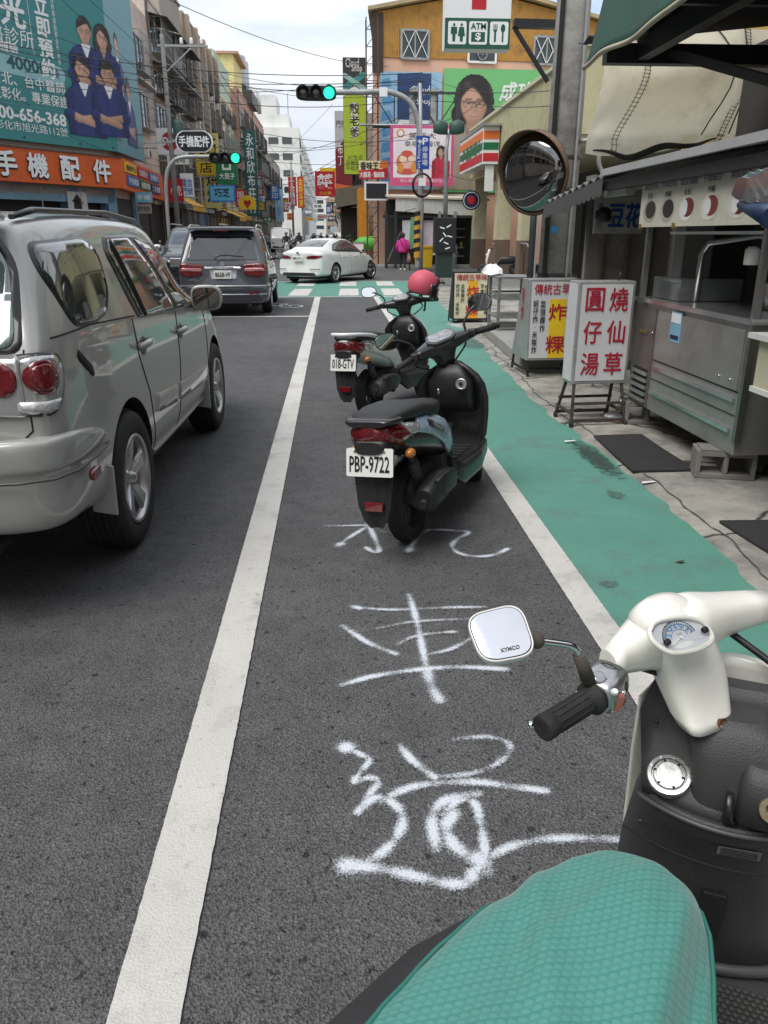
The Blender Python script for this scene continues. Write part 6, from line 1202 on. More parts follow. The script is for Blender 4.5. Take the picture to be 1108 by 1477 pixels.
for x in (2.5, 2.95, 4.1, 5.05, 5.8, 7.1): B().bx((x, 39.1, 0), (x + .13, 39.25, 2.6)).build('post', IRONL if x > 3 else DGR, shop, world=True)
B().bx((4.3, 39.35, .6), (5.0, 39.4, 2.2)).build('poster_panel', pm('poster_pink_white', 226, 214, 222, .6, dirt=.4, dcol=(.5, .15, .4)), shop, world=True)
B().bx((3.35, 39.3, .9), (3.8, 39.36, 2.2)).build('white_panel', LETW, shop, world=True); B().bx((6.7, 39.3, 0), (7.05, 39.4, 2.3)).build('green_panel', pm('panel_green', 74, 156, 112), shop, world=True)
for z in (.5, .9, 1.4, 1.8): B().bx((5.3, 40.6, z), (6.6, 41.1, z + .05)).build('shelf', IRONL, shop, world=True)
for k in range(8): B().bx((5.35 + .15 * k, 40.7, .55 + .4 * (k % 3)), (5.46 + .15 * k, 40.9, .75 + .45 * (k % 3))).build('goods_box', pm('goods_%d' % (k % 5), 150, 120, 90), shop, world=True)
sink = thing('steel_sink', 'small steel sink on legs with a white drain hose, before the shop', 'sink', (5.6, 38.6, 0)); B().bx((5.3, 38.4, .8), (5.9, 38.8, 1.1)).build('basin', STL, sink, world=True)
for x in (5.33, 5.87): B().bar((x, 38.42, 0), (x, 38.42, .8), .04).build('leg', STL, sink, world=True)
B().tube(smooth_path([(5.6, 38.4, .8), (5.62, 38.3, .4), (5.2, 38.0, .05)]), .035, 8).build('hose', LETW, sink, world=True)
o = thing('round_sign', 'round dark sign with a red centre on the beige porch corner', 'sign', (6.432,38,3.037)); c = V((6.432,38,3.037))
B().lathe([(.42, 0), (.42, .12), (.39, .13)], c, (-.2, -1, 0), 28).build('disc', NAVY, o, world=True); B().lathe([(.36, .135), (.33, .14)], c, (-.2, -1, 0), 28, caps=False).build('ring', LETW, o, world=True); B().lathe([(.19, .14), (.17, .15)], c, (-.2, -1, 0), 24).build('red_centre', RED, o, world=True)
# bright yellow bins, green covered crate, planter, boxes
bn = thing('yellow_bin', 'pair-wide yellow plastic bin beside the striped pole', 'bin', (4.05, 36.6, 0)); B().prism([(3.75, 36.3, .12), (4.45, 36.3, .12), (4.5, 36.3, 1.0), (3.7, 36.3, 1.0)], (0, .6, 0)).build('bin_body', pm('bin_yellow', 236, 190, 40, .5), bn, world=True, bevel=.03); B().bx((3.66, 36.26, 1.0), (4.54, 36.94, 1.08)).build('lid', pm('bin_yellow', 236, 190, 40, .5), bn, world=True)
gc = thing('covered_cart', 'cart under a bright green plastic cover by the orange panel', 'cart', (2.0, 47, 0)); b = B()
b.sell([((2.1, 47, .75), V((.75, 0, 0)), V((0, .5, 0)), 3), ((2.1, 47, 1.2), V((.85, 0, 0)), V((0, .55, 0)), 3), ((2.15, 47, 1.4), V((.6, 0, 0)), V((0, .4, 0)), 2.5), ((2.2, 47, 1.45), V((.2, 0, 0)), V((0, .2, 0)), 2.5)]); b.build('cover', pm('cover_green', 84, 178, 62, .5, bump=.5, bscale=4), gc, world=True)
for x in (1.5, 2.7): B().bx((x, 46.7, 0), (x + .12, 46.9, .8)).build('leg', pm('leg_terracotta', 170, 90, 60), gc, world=True)
pl_ = thing('potted_plant', 'bushy potted plant with a pale flower left of the green covered cart', 'plant', (.9, 49, 0)); b = B()
for k in range(260):
    a, r_, z = random.uniform(0, 6.28), random.uniform(0, .6), random.uniform(.4, 1.5); c = V((.9 + r_ * math.cos(a) * (1.3 - z * .4), 49 + r_ * math.sin(a), z)); u = V((random.uniform(-1, 1), random.uniform(-1, 1), random.uniform(-.5, 1))).normalized() * .09; w_ = u.cross(V((random.random(), 1, random.random()))).normalized() * .04
    b.poly([c - u, c + w_, c + u, c - w_])
b.build('foliage', mat('leaf', (.035, .07, .025), .6, var=.5, scale=6), pl_, world=True); B().lathe([(.25, 0), (.34, .5), (.3, .5)], (.9, 49, 0), UZ, 14).build('pot', pm('pot_brown', 110, 80, 60), pl_, world=True)
wb_ = thing('white_crate', 'white plastic crate stacked left of the green covered cart', 'crate', (1.45, 46.5, 0)); B().bx((1.15, 46.3, 0), (1.75, 46.8, 1.1)).build('crate_body', LETW, wb_, world=True, bevel=.03); B().bx((1.12, 46.27, 1.1), (1.78, 46.83, 1.16)).build('lid', IRONL, wb_, world=True)
pr_ = thing('pedestrian_rail', 'grey railing with leaning boards against the lattice posts', 'railing', (2.7, 41, 0)); b = B()
for k in range(4): b.bar((2.55 + .02 * k, 39.5 + .4 * k, 0), (2.55 + .02 * k, 39.5 + .4 * k, 2.4), .06)
b.bar((2.55, 39.5, 1.0), (2.6, 40.8, 1.0), .05); b.bar((2.55, 39.5, 0.1), (3.3, 39.5, 1.7), .05); b.build('rail', IRONL, pr_, world=True)
gb = thing('green_board', 'pale green board leaning by the striped pole', 'board', (3.55, 37.5, 0)); B().prism([(3.5, 37.5, .95), (3.95, 37.5, .95), (4.05, 37.55, 2.3), (3.6, 37.55, 2.3)], (0, .06, 0)).build('board_sheet', pm('board_green', 108, 170, 136), gb, world=True)
for x in (3.55, 3.9): B().bar((x, 37.55, 0), (x, 37.55, .95), .06).build('leg', DGR, gb, world=True)
# pedestrian in a pink jacket, walking away
pd = thing('pedestrian', 'person in a bright pink quilted jacket and dark trousers walking away', 'person', (3.2, 37.2, .0), R(-8))
v = [(0, 0, .86), (0, 0, 1.05), (0, .0, 1.25), (0, .01, 1.34), (0, .02, 1.42), (-.17, 0, 1.27), (-.25, .02, 1.02), (-.22, .12, .82), (.17, 0, 1.27), (.26, 0, 1.02), (.27, .06, .80), (-.09, .02, .8), (-.1, .1, .45), (-.1, .08, .08), (-.1, .2, .04), (.09, 0, .8), (.1, -.02, .45), (.1, -.16, .1), (.1, -.08, .04)]
e = [(0, 1), (1, 2), (2, 3), (3, 4), (2, 5), (5, 6), (6, 7), (2, 8), (8, 9), (9, 10), (0, 11), (11, 12), (12, 13), (13, 14), (0, 15), (15, 16), (16, 17), (17, 18)]
skin_body('body', pd, v, e, [(.15, .11), (.15, .12), (.15, .11), .055, .06, .07, .05, .04, .07, .05, .04, .085, .06, .045, .035, .085, .06, .045, .035], mat('trousers_dark', (.02, .02, .025), .8))
jk = B(); jk.sell([((0, 0, .76), V((.22, 0, 0)), V((0, .16, 0)), 2.4), ((0, 0, .9), V((.225, 0, 0)), V((0, .165, 0)), 2.4), ((0, 0, 1.1), V((.215, 0, 0)), V((0, .155, 0)), 2.4), ((0, 0, 1.27), V((.215, 0, 0)), V((0, .14, 0)), 2.4), ((0, 0, 1.36), V((.11, 0, 0)), V((0, .1, 0)), 2.2), ((0, .01, 1.4), V((.075, 0, 0)), V((0, .08, 0)), 2)], 24)
for s in (-1, 1): jk.tube([(s * .17, 0, 1.29), (s * .26, .01, 1.04), (s * .25, .1 if s < 0 else .05, .84)], [.09, .075, .06], 12)
jk.build('jacket', ridged('pink_quilt', srgb(214, 52, 150), 'Z', 60, .6, 0, .6, .1, 0), pd)
hb = B(); hb.ball((0, .02, 1.52), (.1, .115, .125), 16, 10); hb.build('hair', mat('hair_grey_black', (.03, .028, .028), .8, bump=.6, bscale=60), pd)
B().ball((0, .06, 1.49), (.085, .1, .11)).build('face', SK, pd); B().tube([(-.12, -.135, 1.33), (0, -.165, 1.1), (.14, -.15, .9)], .014, 6).build('bag_strap', INK, pd)
for s, y in ((-1, .14), (1, -.12)): B().sell([((s * .1, y - .1, .05), V((.035, 0, 0)), V((0, 0, .04)), 3), ((s * .1, y, .05), V((.045, 0, 0)), V((0, 0, .045)), 3), ((s * .1, y + .13, .035), V((.04, 0, 0)), V((0, 0, .03)), 3)]).build('shoe', LETW, pd)
bg_ = thing('carrier_bag', 'pale carrier bag hanging from the hand of the person in pink', 'bag', (3.48, 37.25, .45)); B().sell([((3.48, 37.25, .35), V((.09, 0, 0)), V((0, .05, 0)), 3), ((3.48, 37.25, .55), V((.1, 0, 0)), V((0, .06, 0)), 3), ((3.47, 37.25, .72), V((.05, 0, 0)), V((0, .03, 0)), 2.5), ((3.47, 37.25, .8), V((.015, 0, 0)), V((0, .015, 0)), 2)]).build('bag_body', pm('bag_pink', 226, 176, 170), bg_, world=True)
# ---- convenience store porch
PORCH = ridged('porch_sheet', srgb(186, 180, 142), 'Y', 30, .6, 0, .25, .06, .35)
PORCHP = mat('porch_paint', srgb(196, 190, 156), .7, var=.06, dirt=.3); BRN = mat('column_brown', srgb(112, 94, 80), .75, var=.1, dirt=.3)
ps = thing('store_porch', 'beige store porch with a deep plain fascia on two-tone columns', 'building', (8, 32, 0))
B().bx((6.7, 22.5, 4.1), (14, 40.2, 6.15)).build('fascia', PORCH, ps, world=True); B().bx((6.6, 22.4, 6.15), (14, 40.3, 6.25)).build('coping', pm('coping_pale', 214, 206, 180), ps, world=True)
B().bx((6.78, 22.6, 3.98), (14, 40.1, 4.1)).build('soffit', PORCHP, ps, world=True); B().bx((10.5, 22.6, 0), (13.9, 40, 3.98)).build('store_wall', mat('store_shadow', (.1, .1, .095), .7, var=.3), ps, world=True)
for y in (39.0, 33.6, 29.2, 25.2):
    c = B().bx((6.72, y - .3, 1.35), (7.3, y + .3, 3.98)).build('column', PORCHP, ps, world=True); B().bx((6.71, y - .31, 0), (7.31, y + .31, 1.35)).build('column_base', BRN, c, world=True)
for i, (y, x) in enumerate(((36.5, 8.9), (31.5, 8.6), (27.3, 8.6))):
    B().bx((x, y - .5, .3), (x + .05, y + .5, 3.4)).build('poster', LETW, ps, world=True); [B().prism([(x - .01, y + .18 * math.cos(a), .9 + .55 * k + .22 * math.sin(a)) for a in (0, 1.57, 3.14, 4.71)], (.005, 0, 0)).build('diamond_print', MAR, ps, world=True) for k in range(4)]
B().tube([(6.6, 26.3, .9), (6.7, 27.8, 1.25), (6.75, 29, 1.25)], .03, 8).build('handrail', IRONL, ps, world=True)
for y in (26.3, 27.8): B().bar((6.62, y, 0), (6.62, y, 1.0), .04).build('rail_post', DGR, ps, world=True)
# striped store fascia box
sb = thing('store_sign', 'lit store fascia box with orange, green and red stripes', 'sign', (6.3, 35.5, 4.2))
B().bx((6.0, 33.2, 4.2), (6.65, 39.0, 5.55)).build('casing', LETW, sb, world=True)
for z0, z1, c in ((5.1, 5.4, pm('stripe_orange', 232, 120, 50)), (4.72, 4.98, pm('stripe_green', 20, 110, 70)), (4.3, 4.6, pm('stripe_red', 200, 40, 50))):
    B().bx((5.985, 33.25, z0), (6.0, 38.95, z1)).build('stripe', c, sb, world=True); B().bx((6.02, 33.185, z0), (6.63, 33.2, z1)).build('stripe', c, sb, world=True)
letters('7-ELEVEN', (5.98, 36.0, 4.88), (0, -1, 0), UZ, 4.2, .5, GRN, sb, .03); B().bx((5.96, 33.0, 5.56), (6.75, 39.1, 5.64)).build('cap', IRONL, sb, world=True)
B().bx((6.15, 33.3, 3.2), (6.5, 33.36, 4.15)).build('hanging_notice', LETW, sb, world=True)
# pole sign with pictograms
o, P, n = fsign('store_pole_sign', 'white and green hanging store sign with toilet, cash machine and dining pictograms', (3.164,24,6.353), (4.965,24,8.471), LETW, LETW, (), t=.5, frame=.04)
DG = pm('sign_deep_green', 22, 84, 66)
def sp(pts, m, d): flat(lambda x, y, z=0: P(x, y, .006 + d), pts, m, o, 0)
sp([(.0, .0), (1, .0), (1, .345), (0, .345)], DG, .002)
for k in range(3): sp(rounded([(.05 + .32 * k, .05), (.33 + .32 * k, .05), (.33 + .32 * k, .31), (.05 + .32 * k, .31)], .03), LETW, .005)
letters('ATM', P(.51, .255, .016), (1, 0, 0), UZ, .42, .15, DG, o, .02); sp([(.405, .08), (.615, .08), (.615, .19), (.405, .19)], DG, .008); letters('$', P(.51, .135, .018), (1, 0, 0), UZ, .16, .2, LETW, o, .03)
for x, w in ((.14, 0), (.255, 1)):
    sp(ell(x, .268, .018, .018, 12), DG, .008); sp([(x - .045, .245), (x + .045, .245), (x + .05, .165), (x + .025, .165), (x + .02, .08), (x - .02, .08), (x - .025, .165), (x - .05, .165)] if not w else [(x - .035, .245), (x + .035, .245), (x + .055, .14), (x + .025, .14), (x + .022, .08), (x - .022, .08), (x - .025, .14), (x - .055, .14)], DG, .008)
sp([(.755, .08), (.785, .08), (.785, .19), (.80, .21), (.80, .28), (.787, .28), (.787, .22), (.776, .22), (.776, .28), (.764, .28), (.764, .22), (.753, .22), (.753, .28), (.74, .28), (.74, .21), (.755, .19)], DG, .008); sp([(.875, .08), (.9, .08), (.9, .19)] + ell(.888, .235, .035, .048, 14, -60, 240) + [(.875, .19)], DG, .008)
sp([(.4, .44), (.62, .44), (.62, .8), (.4, .8)], RED, .004); letters('7', P(.51, .9, .012), (1, 0, 0), UZ, .3, .55, RED, o, .05)
B().bar((5.094,24.2,7.016), (6.53,24.2,7.003), .26, .2).build('arm', INK, o, world=True); B().bar((5.098,24.2,6.95), (6.146,24.2,5.609), .1).build('strut', INK, o, world=True)
B().bx((6.62, 24.0, 4.1), (6.95, 24.4, 8.2)).build('mast', mat('mast_beige', srgb(150, 138, 118), .7), o, world=True)

# ================================================================ near right: pole, mirror, tarps, carts, light boxes
PC = mat('pole_concrete', (.33, .325, .31), .85, var=.3, scale=3.5, bump=.5, bscale=40, dirt=.85, dcol=(.07, .066, .06), dscale=1.7)
up = thing('utility_pole', 'thick weathered concrete utility pole carrying the round mirror', 'utility pole', (3.12, 11.2, 0))
B().tube([(3.12, 11.2, 0), (3.12, 11.2, 4), (3.12, 11.2, 9)], [.235, .215, .19], 24).build('pole', PC, up, world=True)
for z in (1.0, 2.1, 2.5): B().lathe([(.236, 0), (.242, .02), (.236, .05)], (3.12, 11.2, z), UZ, 24, caps=False).build('band', DGR, up, world=True)
B().tube(smooth_path([(2.93, 11.02, .2), (2.92, 11.02, 2), (2.94, 11.04, 5), (2.95, 11.05, 8.5)]), .03, 8).build('cable', INK, up, world=True); B().tube(smooth_path([(3.22, 10.98, .9), (3.23, 10.98, 2.5), (3.24, 11.0, 6.5)]), .018, 8).build('cable', IRONL, up, world=True)
B().tube(smooth_path([(3.3, 11.05, 2.72), (3.5, 10.9, 2.7), (3.52, 10.9, 2.45), (3.6, 10.9, 2.3)]), .03, 8).build('conduit', IRONL, up, world=True)
B().bx((2.76, 11.2, .3), (2.84, 11.3, 1.8)).build('white_conduit', LETW, up, world=True)
B().box((3.02, 10.975, 1.62), (.13, .01, .09), .3).build('number_tag', pm('tag_blue', 40, 130, 190), up, world=True)
mr = thing('convex_mirror', 'round convex traffic mirror with a brown hood, strapped to the thick pole', 'mirror', (2.539,10.4,2.281)); c = V((2.539,10.4,2.281)); d = V((-.72, -.69, -.1)).normalized(); x_, y_ = frame_of(d)
k = .47; B().lathe([(k * math.sin(t), .18 * (math.cos(t * 1.05)) - .18) for t in np.linspace(.01, 1.5, 12)], c + d * .16, d, 40, caps=False).build('mirror_glass', mat('convex_glass', (.22, .22, .215), .03, 1, var=.04, dirt=.3, dcol=(.2, .19, .17)), mr, world=True)
B().tube([c + (x_ * math.cos(a) + y_ * math.sin(a)) * .48 for a in np.linspace(0, 2 * math.pi, 41)[:-1]], .022, 8, closed=True).build('rim', mat('rim_brown', (.07, .045, .03), .5, dirt=.4), mr, world=True)
B().lathe([(.47, 0), (.3, -.1), (.05, -.14)], c, d, 32).build('back', mat('mirror_back', srgb(150, 96, 50), .6, dirt=.5), mr, world=True)
hd = B(); A = np.linspace(R(-20), R(200), 26)
zup = (V(UZ) - d * d.z).normalized(); sx_ = zup.cross(d)
ring = lambda r, q: [c + (sx_ * math.cos(a) + zup * math.sin(a)) * r + d * q * .62 * (.2 + .75 * max(0, math.sin(a)) ** .7) for a in A]
hd.loft([ring(.49, .0), ring(.50, .3), ring(.488, .3), ring(.478, 0)], False, True, False); hd.build('hood', mat('hood_brown', srgb(112, 88, 68), .6, dirt=.6), mr, world=True)
B().bar(c - d * .1, (3.1, 11.1, 2.3), .06).build('bracket', DGR, mr, world=True); B().tube([(2.72, 11.0, 0), (2.72, 11.0, 2.25)], .045, 10).build('post', DGR, mr, world=True)
# tarpaulin wall
def translucent(name, col, tr, **kw):
    m = mat(name, col, .7, **kw); t = m.node_tree; n = t.nodes; l = t.links; b = n['Principled BSDF']; out = n['Material Output']
    a = n.new('ShaderNodeBsdfTranslucent'); x = n.new('ShaderNodeMixShader'); x.inputs[0].default_value = tr
    l.new(b.inputs['Base Color'].links[0].from_socket, a.inputs[0]); l.new(b.outputs[0], x.inputs[1]); l.new(a.outputs[0], x.inputs[2]); l.new(x.outputs[0], out.inputs[0]); return m
TARP = translucent('cream_tarp', (.88, .81, .66), .6, var=.12, scale=1.5, dirt=.45, dcol=(.2, .16, .1), dscale=1.3, bump=.3, bscale=9)
tp = thing('tarpaulin', 'large cream tarpaulin bulging above the corrugated lean-to, mould along its sagging hem', 'tarpaulin', (3.7, 9.2, 2.4)); b = B(); rows = []
for j in range(19):
    v = j / 18; rows.append([(2.83 + 1.95 * u + .03 * math.sin(v * 5), 9.2 - .75 * math.sin(math.pi * min(1, v * 1.15)) * math.sin(math.pi * min(1, .12 + u)) + .028 * math.sin(u * 31 + v * 5 + math.sin(u * 9)) * v + .02 * math.sin(u * 13 - v * 9) + .03 * math.sin(u * 9) * (1 - v), 3.62 - 1.22 * v + .10 * u * v - (.05 * math.sin(u * 6.28) if v > .9 else 0)) for u in (i / 44 for i in range(45))])
b.loft(rows, False, True, False); b.build('sheet', TARP, tp, world=True)
hm = B(); hm.tube([(p[0], p[1] - .015, p[2] + .02 + .03 * math.sin(p[0] * 9)) for p in rows[-1][2:34]], [.008 + .03 * math.sin(math.pi * i / 31) for i in range(32)], 6); hm.build('mould_line', mat('mould', (.012, .013, .01), .95), tp, world=True)
for u0, tx in ((8, .0), (35, .05)):
    s_ = B()
    for j in range(0, 18):
        a, c_ = V(rows[j][u0 + (0 if u0 < 20 else 2 - j // 6)]), V(rows[j + 1][u0 + (0 if u0 < 20 else 2 - (j + 1) // 6)]); dl = V((-.03 - j * .002, -.015, 0)); s_.bar(a + dl, c_ + dl, .005); s_.bar(a + dl + V((.05, 0, 0)), c_ + dl + V((.05, 0, 0)), .005)
        for q in (0, .5): m_ = a.lerp(c_, q) + dl; s_.bar(m_ - V((.015, 0, 0)), m_ + V((.065, 0, -.01)), .004)
    s_.build('lacing', INK, tp, world=True)
for u0 in (29, 36): B().tube([V(rows[j][u0]) + V((0, -.03, 0)) for j in range(0, 17, 2)], .008, 6).build('cord', INK, tp, world=True)
ow = thing('yellow_wall', 'strip of yellow wall with a dark window frame behind the tarpaulin', 'wall', (5.2, 9.8, 2)); B().bx((4.4, 10.2, 0), (7, 10.4, 4)).build('wall_face', pm('wall_yellow', 206, 176, 90, .7, dirt=.4), ow, world=True); window(ow, (5.3, 10.2, 2.7), (1, 0, 0), 1.0, .9, 0, INK, 2)
# stall building shell: dark interior wall, high awning with green drape
CORR = ridged('dark_corrugated', (.06, .06, .06), 'X', 55, .6, .2, .9, .1, .4)
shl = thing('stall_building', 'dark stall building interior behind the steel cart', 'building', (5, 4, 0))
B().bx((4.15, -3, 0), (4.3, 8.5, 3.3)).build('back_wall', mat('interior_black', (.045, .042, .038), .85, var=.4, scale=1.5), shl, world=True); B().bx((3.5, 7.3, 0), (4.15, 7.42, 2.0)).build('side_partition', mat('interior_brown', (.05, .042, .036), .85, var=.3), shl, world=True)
B().bx((3.05, 6.9, .0), (3.3, 7.1, 2.1)).build('inner_post', mat('post_grey', (.2, .195, .19), .7), shl, world=True)
aw = thing('high_awning', 'dark corrugated metal awning with a faded green canvas drape on its street edge', 'awning', (3.2, 5, 3.2))
rf = B(); k = 90
rf.loft([[(x, y, 3.12 + (x - 2.2) * .1 + .018 * math.sin(i * math.pi / 2) + t) for x, t in ((2.2, 0), (4.6, 0), (4.6, .01), (2.2, .01))] for i, y in enumerate(np.linspace(1.5, 7.65, k))], True, False); rf.build('roof_sheet', mat('sheet_dark', (.045, .045, .044), .6, .3, dirt=.5, dcol=(.1, .08, .06)), aw, world=True)
B().bx((2.35, 7.3, 2.93), (4.6, 7.42, 3.08)).build('end_beam', DGR, aw, world=True); B().bx((2.6, 1.5, 2.95), (2.7, 7.3, 3.1)).build('edge_beam', DGR, aw, world=True)
for y in (2.6, 4.2, 5.8): B().bx((2.3, y, 3.0), (4.6, y + .06, 3.1)).build('purlin', DGR, aw, world=True)
B().bar((2.874,7.2,2.986), (2.882,5.4,2.471), .06).build('stay', DGR, aw, world=True)
dr = B(); rows = []
for j in range(9):
    v = j / 8; rows.append([(2.24 - .13 * v + .012 * math.sin(y * 7 + v * 3), y + .05 * v, 3.44 - .58 * v + .02 * math.sin(y * 4) * v) for y in np.linspace(1.5, 7.1, 60)])
dr.loft(rows, False, True, False); dp = dr.build('green_drape', translucent('green_canvas', (.035, .105, .075), .15, var=.2, scale=2, dirt=.4, dcol=(.1, .12, .1), bump=.3, bscale=12), aw, world=True); sdf = dp.modifiers.new('s', 'SOLIDIFY'); sdf.thickness = .008
B().tube([(p[0] - .004, p[1], p[2]) for p in rows[-1]], .018, 6).build('hem_strip', mat('hem_cream', (.45, .4, .3), .7, dirt=.4), aw, world=True)
# low corrugated lean-to roof over the cart
lr = thing('lean_to_roof', 'low translucent corrugated roof with a pale metal lip, over the steel cart', 'roof', (3, 7, 2)); ROOFP = mat('roof_plastic', (.16, .16, .155), .5, var=.2, scale=2, dirt=.6, dcol=(.04, .04, .035))
b = B(); b.loft([[(x, y, 2.06 - max(0, y - 7.2) * .08 + (x - 2.45) * .16 + .02 * math.sin(i * math.pi / 2) + t) for x, t in ((2.42, 0), (3.9, 0), (3.9, .012), (2.42, .012))] for i, y in enumerate(np.linspace(7.0, 9.3, 44))], True, False); b.build('corrugated_sheet', ROOFP, lr, world=True)
b = B(); b.loft([[(x, y, 2.08 + (x - 2.4) * .22 + t) for x, t in ((2.4, 0), (3.9, 0), (3.9, .015), (2.4, .015))] for y in (4.2, 7.3)], True, False); b.build('flat_sheet', mat('roof_white', (.4, .4, .39), .6, dirt=.5), lr, world=True)
B().bx((2.38, 4.2, 2.045), (2.42, 7.3, 2.1)).build('lip', mat('lip_pale', (.6, .6, .6), .4, .3), lr, world=True); B().bx((2.44, 4.3, 1.93), (2.52, 7.4, 2.0)).build('edge_rail', DGR, lr, world=True)
vl = B(); vl.loft([[(2.41, y, 1.97 - max(0, y - 7.2) * .08 + t) for t in (.07, -.05 - .035 * abs(math.sin(i * .9)))] for i, y in enumerate(np.linspace(7.3, 9.3, 50))], False, True, False); vl.build('scalloped_valance', mat('valance_grey', (.08, .08, .078), .8, dirt=.5), lr, world=True)
B().lathe([(.06, 0), (.09, .03), (.09, .1), (.03, .14)], (2.75, 8.2, 1.68), UZ, 14).build('hanging_lamp', INK, lr, world=True)
bx_ = B().bx((2.5, 6.95, 1.88), (2.58, 7.5, 2.0)).build('pale_board', mat('board_pale', (.45, .45, .43), .6), lr, world=True)
cu = thing('hanging_sheet', 'grey-brown curtain of hanging sheets behind the light boxes', 'curtain', (3.5, 9.0, 0)); b = B(); rows = [[(2.78 + 1.7 * u, 9.0 + .05 * math.sin(u * 40) + .03 * math.sin(u * 17 + 1), z) for u in (i / 90 for i in range(91))] for z in (.15, 1.0, 1.95)]
b.loft(rows, False, True, False); b.build('sheet', mat('sheet_greybrown', (.22, .185, .16), .85, var=.2, scale=3, dirt=.5, dcol=(.05, .045, .04)), cu, world=True)
for x in (2.82, 3.5): B().tube([(x, 8.92, 0), (x, 8.92, 2.0)], .022, 8).build('pole', IRONL, cu, world=True)
o, P, n = fsign('dessert_sign', 'white sign with blue brush characters, half hidden under the corrugated roof', (2.754,8.5,1.567), (3.274,8.5,1.929), pm('board_offwhite', 196, 192, 180, .6, dirt=.4), IRONL, (('傳\n統', .1, .5, .1, .7, BLU, .0), ('豆花', .62, .5, .66, .66, pm('brush_blue', 40, 82, 160), .04)), t=.04)
# steel food cart
ct = thing('food_cart', 'stainless steel food cart with a picture menu along its top, standing on concrete blocks', 'food cart', (3.0, 5.6, 0))
SBR = mat('cart_steel', (.44, .43, .41), .36, .7, var=.2, scale=1.2, dirt=.5, dcol=(.14, .13, .115), dscale=1.8, bump=.3, bscale=7)
X0 = 2.55
B().bx((X0, 4.66, .21), (3.5, 6.52, 1.04)).build('cabinet', SBR, ct, world=True, bevel=.006)
B().bx((X0 - .03, 4.62, 1.04), (3.52, 6.56, 1.075)).build('counter_edge', mat('bright_steel', (.6, .6, .6), .2, .9), ct, world=True)
B().bx((X0 - .012, 4.72, .62), (X0, 6.05, 1.0)).build('front_panel', SBR, ct, world=True, bevel=.004)
B().bx((X0 - .010, 6.1, .22), (X0, 6.5, 1.0)).build('side_panel', mat('panel_reddish', (.25, .2, .19), .35, .7, var=.2, dirt=.5), ct, world=True)
for z in (.56, .36): B().bx((X0 - .022, 4.72, z - .012), (X0, 6.05, z + .012)).build('bright_strip', mat('bright_steel', (.6, .6, .6), .2, .9), ct, world=True)
for z in (.61, .46): B().bx((X0 - .006, 4.7, z), (X0, 6.08, z + .006)).build('panel_groove', DRK, ct, world=True)
lv = B().bx((X0 - .012, 6.14, .24), (X0 - .009, 6.44, .52)).build('vent', DRK, ct, world=True)
for k in range(5): B().bx((X0 - .03, 6.14, .25 + .055 * k), (X0 - .012, 6.44, .275 + .055 * k)).build('louvre', SBR, lv, world=True)
for y, x in ((4.68, X0), (6.50, X0), (4.68, 3.46), (6.50, 3.46)): B().bx((x, y - .02, 1.07), (x + .04, y + .02, 2.0)).build('post', STL, ct, world=True)
B().bx((3.44, 4.7, 1.07), (3.46, 6.5, 2.0)).build('rear_screen', DRK, ct, world=True)
mn = B().bx((X0 - .03, 4.5, 1.615), (X0, 6.62, 1.97)).build('menu_board', pm('menu_cream', 216, 212, 196, .5, dirt=.2), ct, world=True)
for i, (y, tx, c1, c2) in enumerate(((6.42, '豆花', (60, 54, 50), (180, 176, 160)), (6.08, '粉圓', (50, 46, 44), (190, 186, 172)), (5.74, '紅豆', (120, 50, 46), (236, 232, 220)), (5.38, '芋圓', (130, 56, 48), (232, 226, 210)), (5.0, '仙草', (100, 44, 42), (226, 220, 208)), (4.66, '薏仁', (70, 66, 62), (236, 232, 222)))):
    q = lambda yy, zz, d: V((X0 - .031 - d, yy, zz))
    B().poly([q(y - a, 1.735 + b_ , .001) for a, b_ in ell(0, 0, .125, .085, 24)]).build('bowl_print', pm('bowl_%d' % i, *c2), mn, world=True, auto=False)
    B().poly([q(y - .02 - a, 1.742 + b_, .002) for a, b_ in ell(0, 0, .1, .065, 24)]).build('bowl_print', mat('topping_%d' % i, srgb(*c1), .6, var=.6, scale=40), mn, world=True, auto=False)
    if i in (2, 3, 4): B().poly([q(y + .03 - a, 1.738 + b_, .003) for a, b_ in ell(0, 0, .05, .055, 18)]).build('bowl_print', LETW, mn, world=True, auto=False)
    letters(tx, q(y, 1.845, .002), (0, -1, 0), UZ, .1, .035, INK, mn, .01)
    letters(('綜合豆花', '珍珠豆花', '紅豆湯圓', '芋圓綜合', '燒仙草冰', '綠豆薏仁')[i], q(y, 1.92, .002), (0, -1, 0), UZ, .26, .06, pm('menu_lilac', 120, 96, 150), mn, .005)
for y in (4.62, 5.9, 6.56): B().bx((X0 - .045, y, 1.6), (X0 - .03, y + .03, 1.64)).build('clip', mat('brass', (.4, .3, .1), .3, .8), mn, world=True)
st = B().bx((X0 - .016, 5.62, .80), (X0 - .0125, 5.80, 1.02)).build('flyer', pm('flyer_blue', 130, 180, 210, .4), ct, world=True); B().bx((X0 - .018, 5.63, .94), (X0 - .016, 5.79, 1.01)).build('print', LETW, st, world=True); B().bx((X0 - .018, 5.64, .82), (X0 - .016, 5.78, .85)).build('print', NAVY, st, world=True)
B().tube([(2.75, 5.9, 1.08), (2.75, 5.9, 1.42), (2.78, 5.85, 1.5), (2.9, 5.4, 1.55), (2.95, 5.0, 1.55)], .022, 10).build('tap_pipe', STL, ct, world=True); B().lathe([(.05, 0), (.05, .1), (.03, .12)], (2.9, 5.45, 1.36), UZ, 14).build('pull_lamp', LETW, ct, world=True)
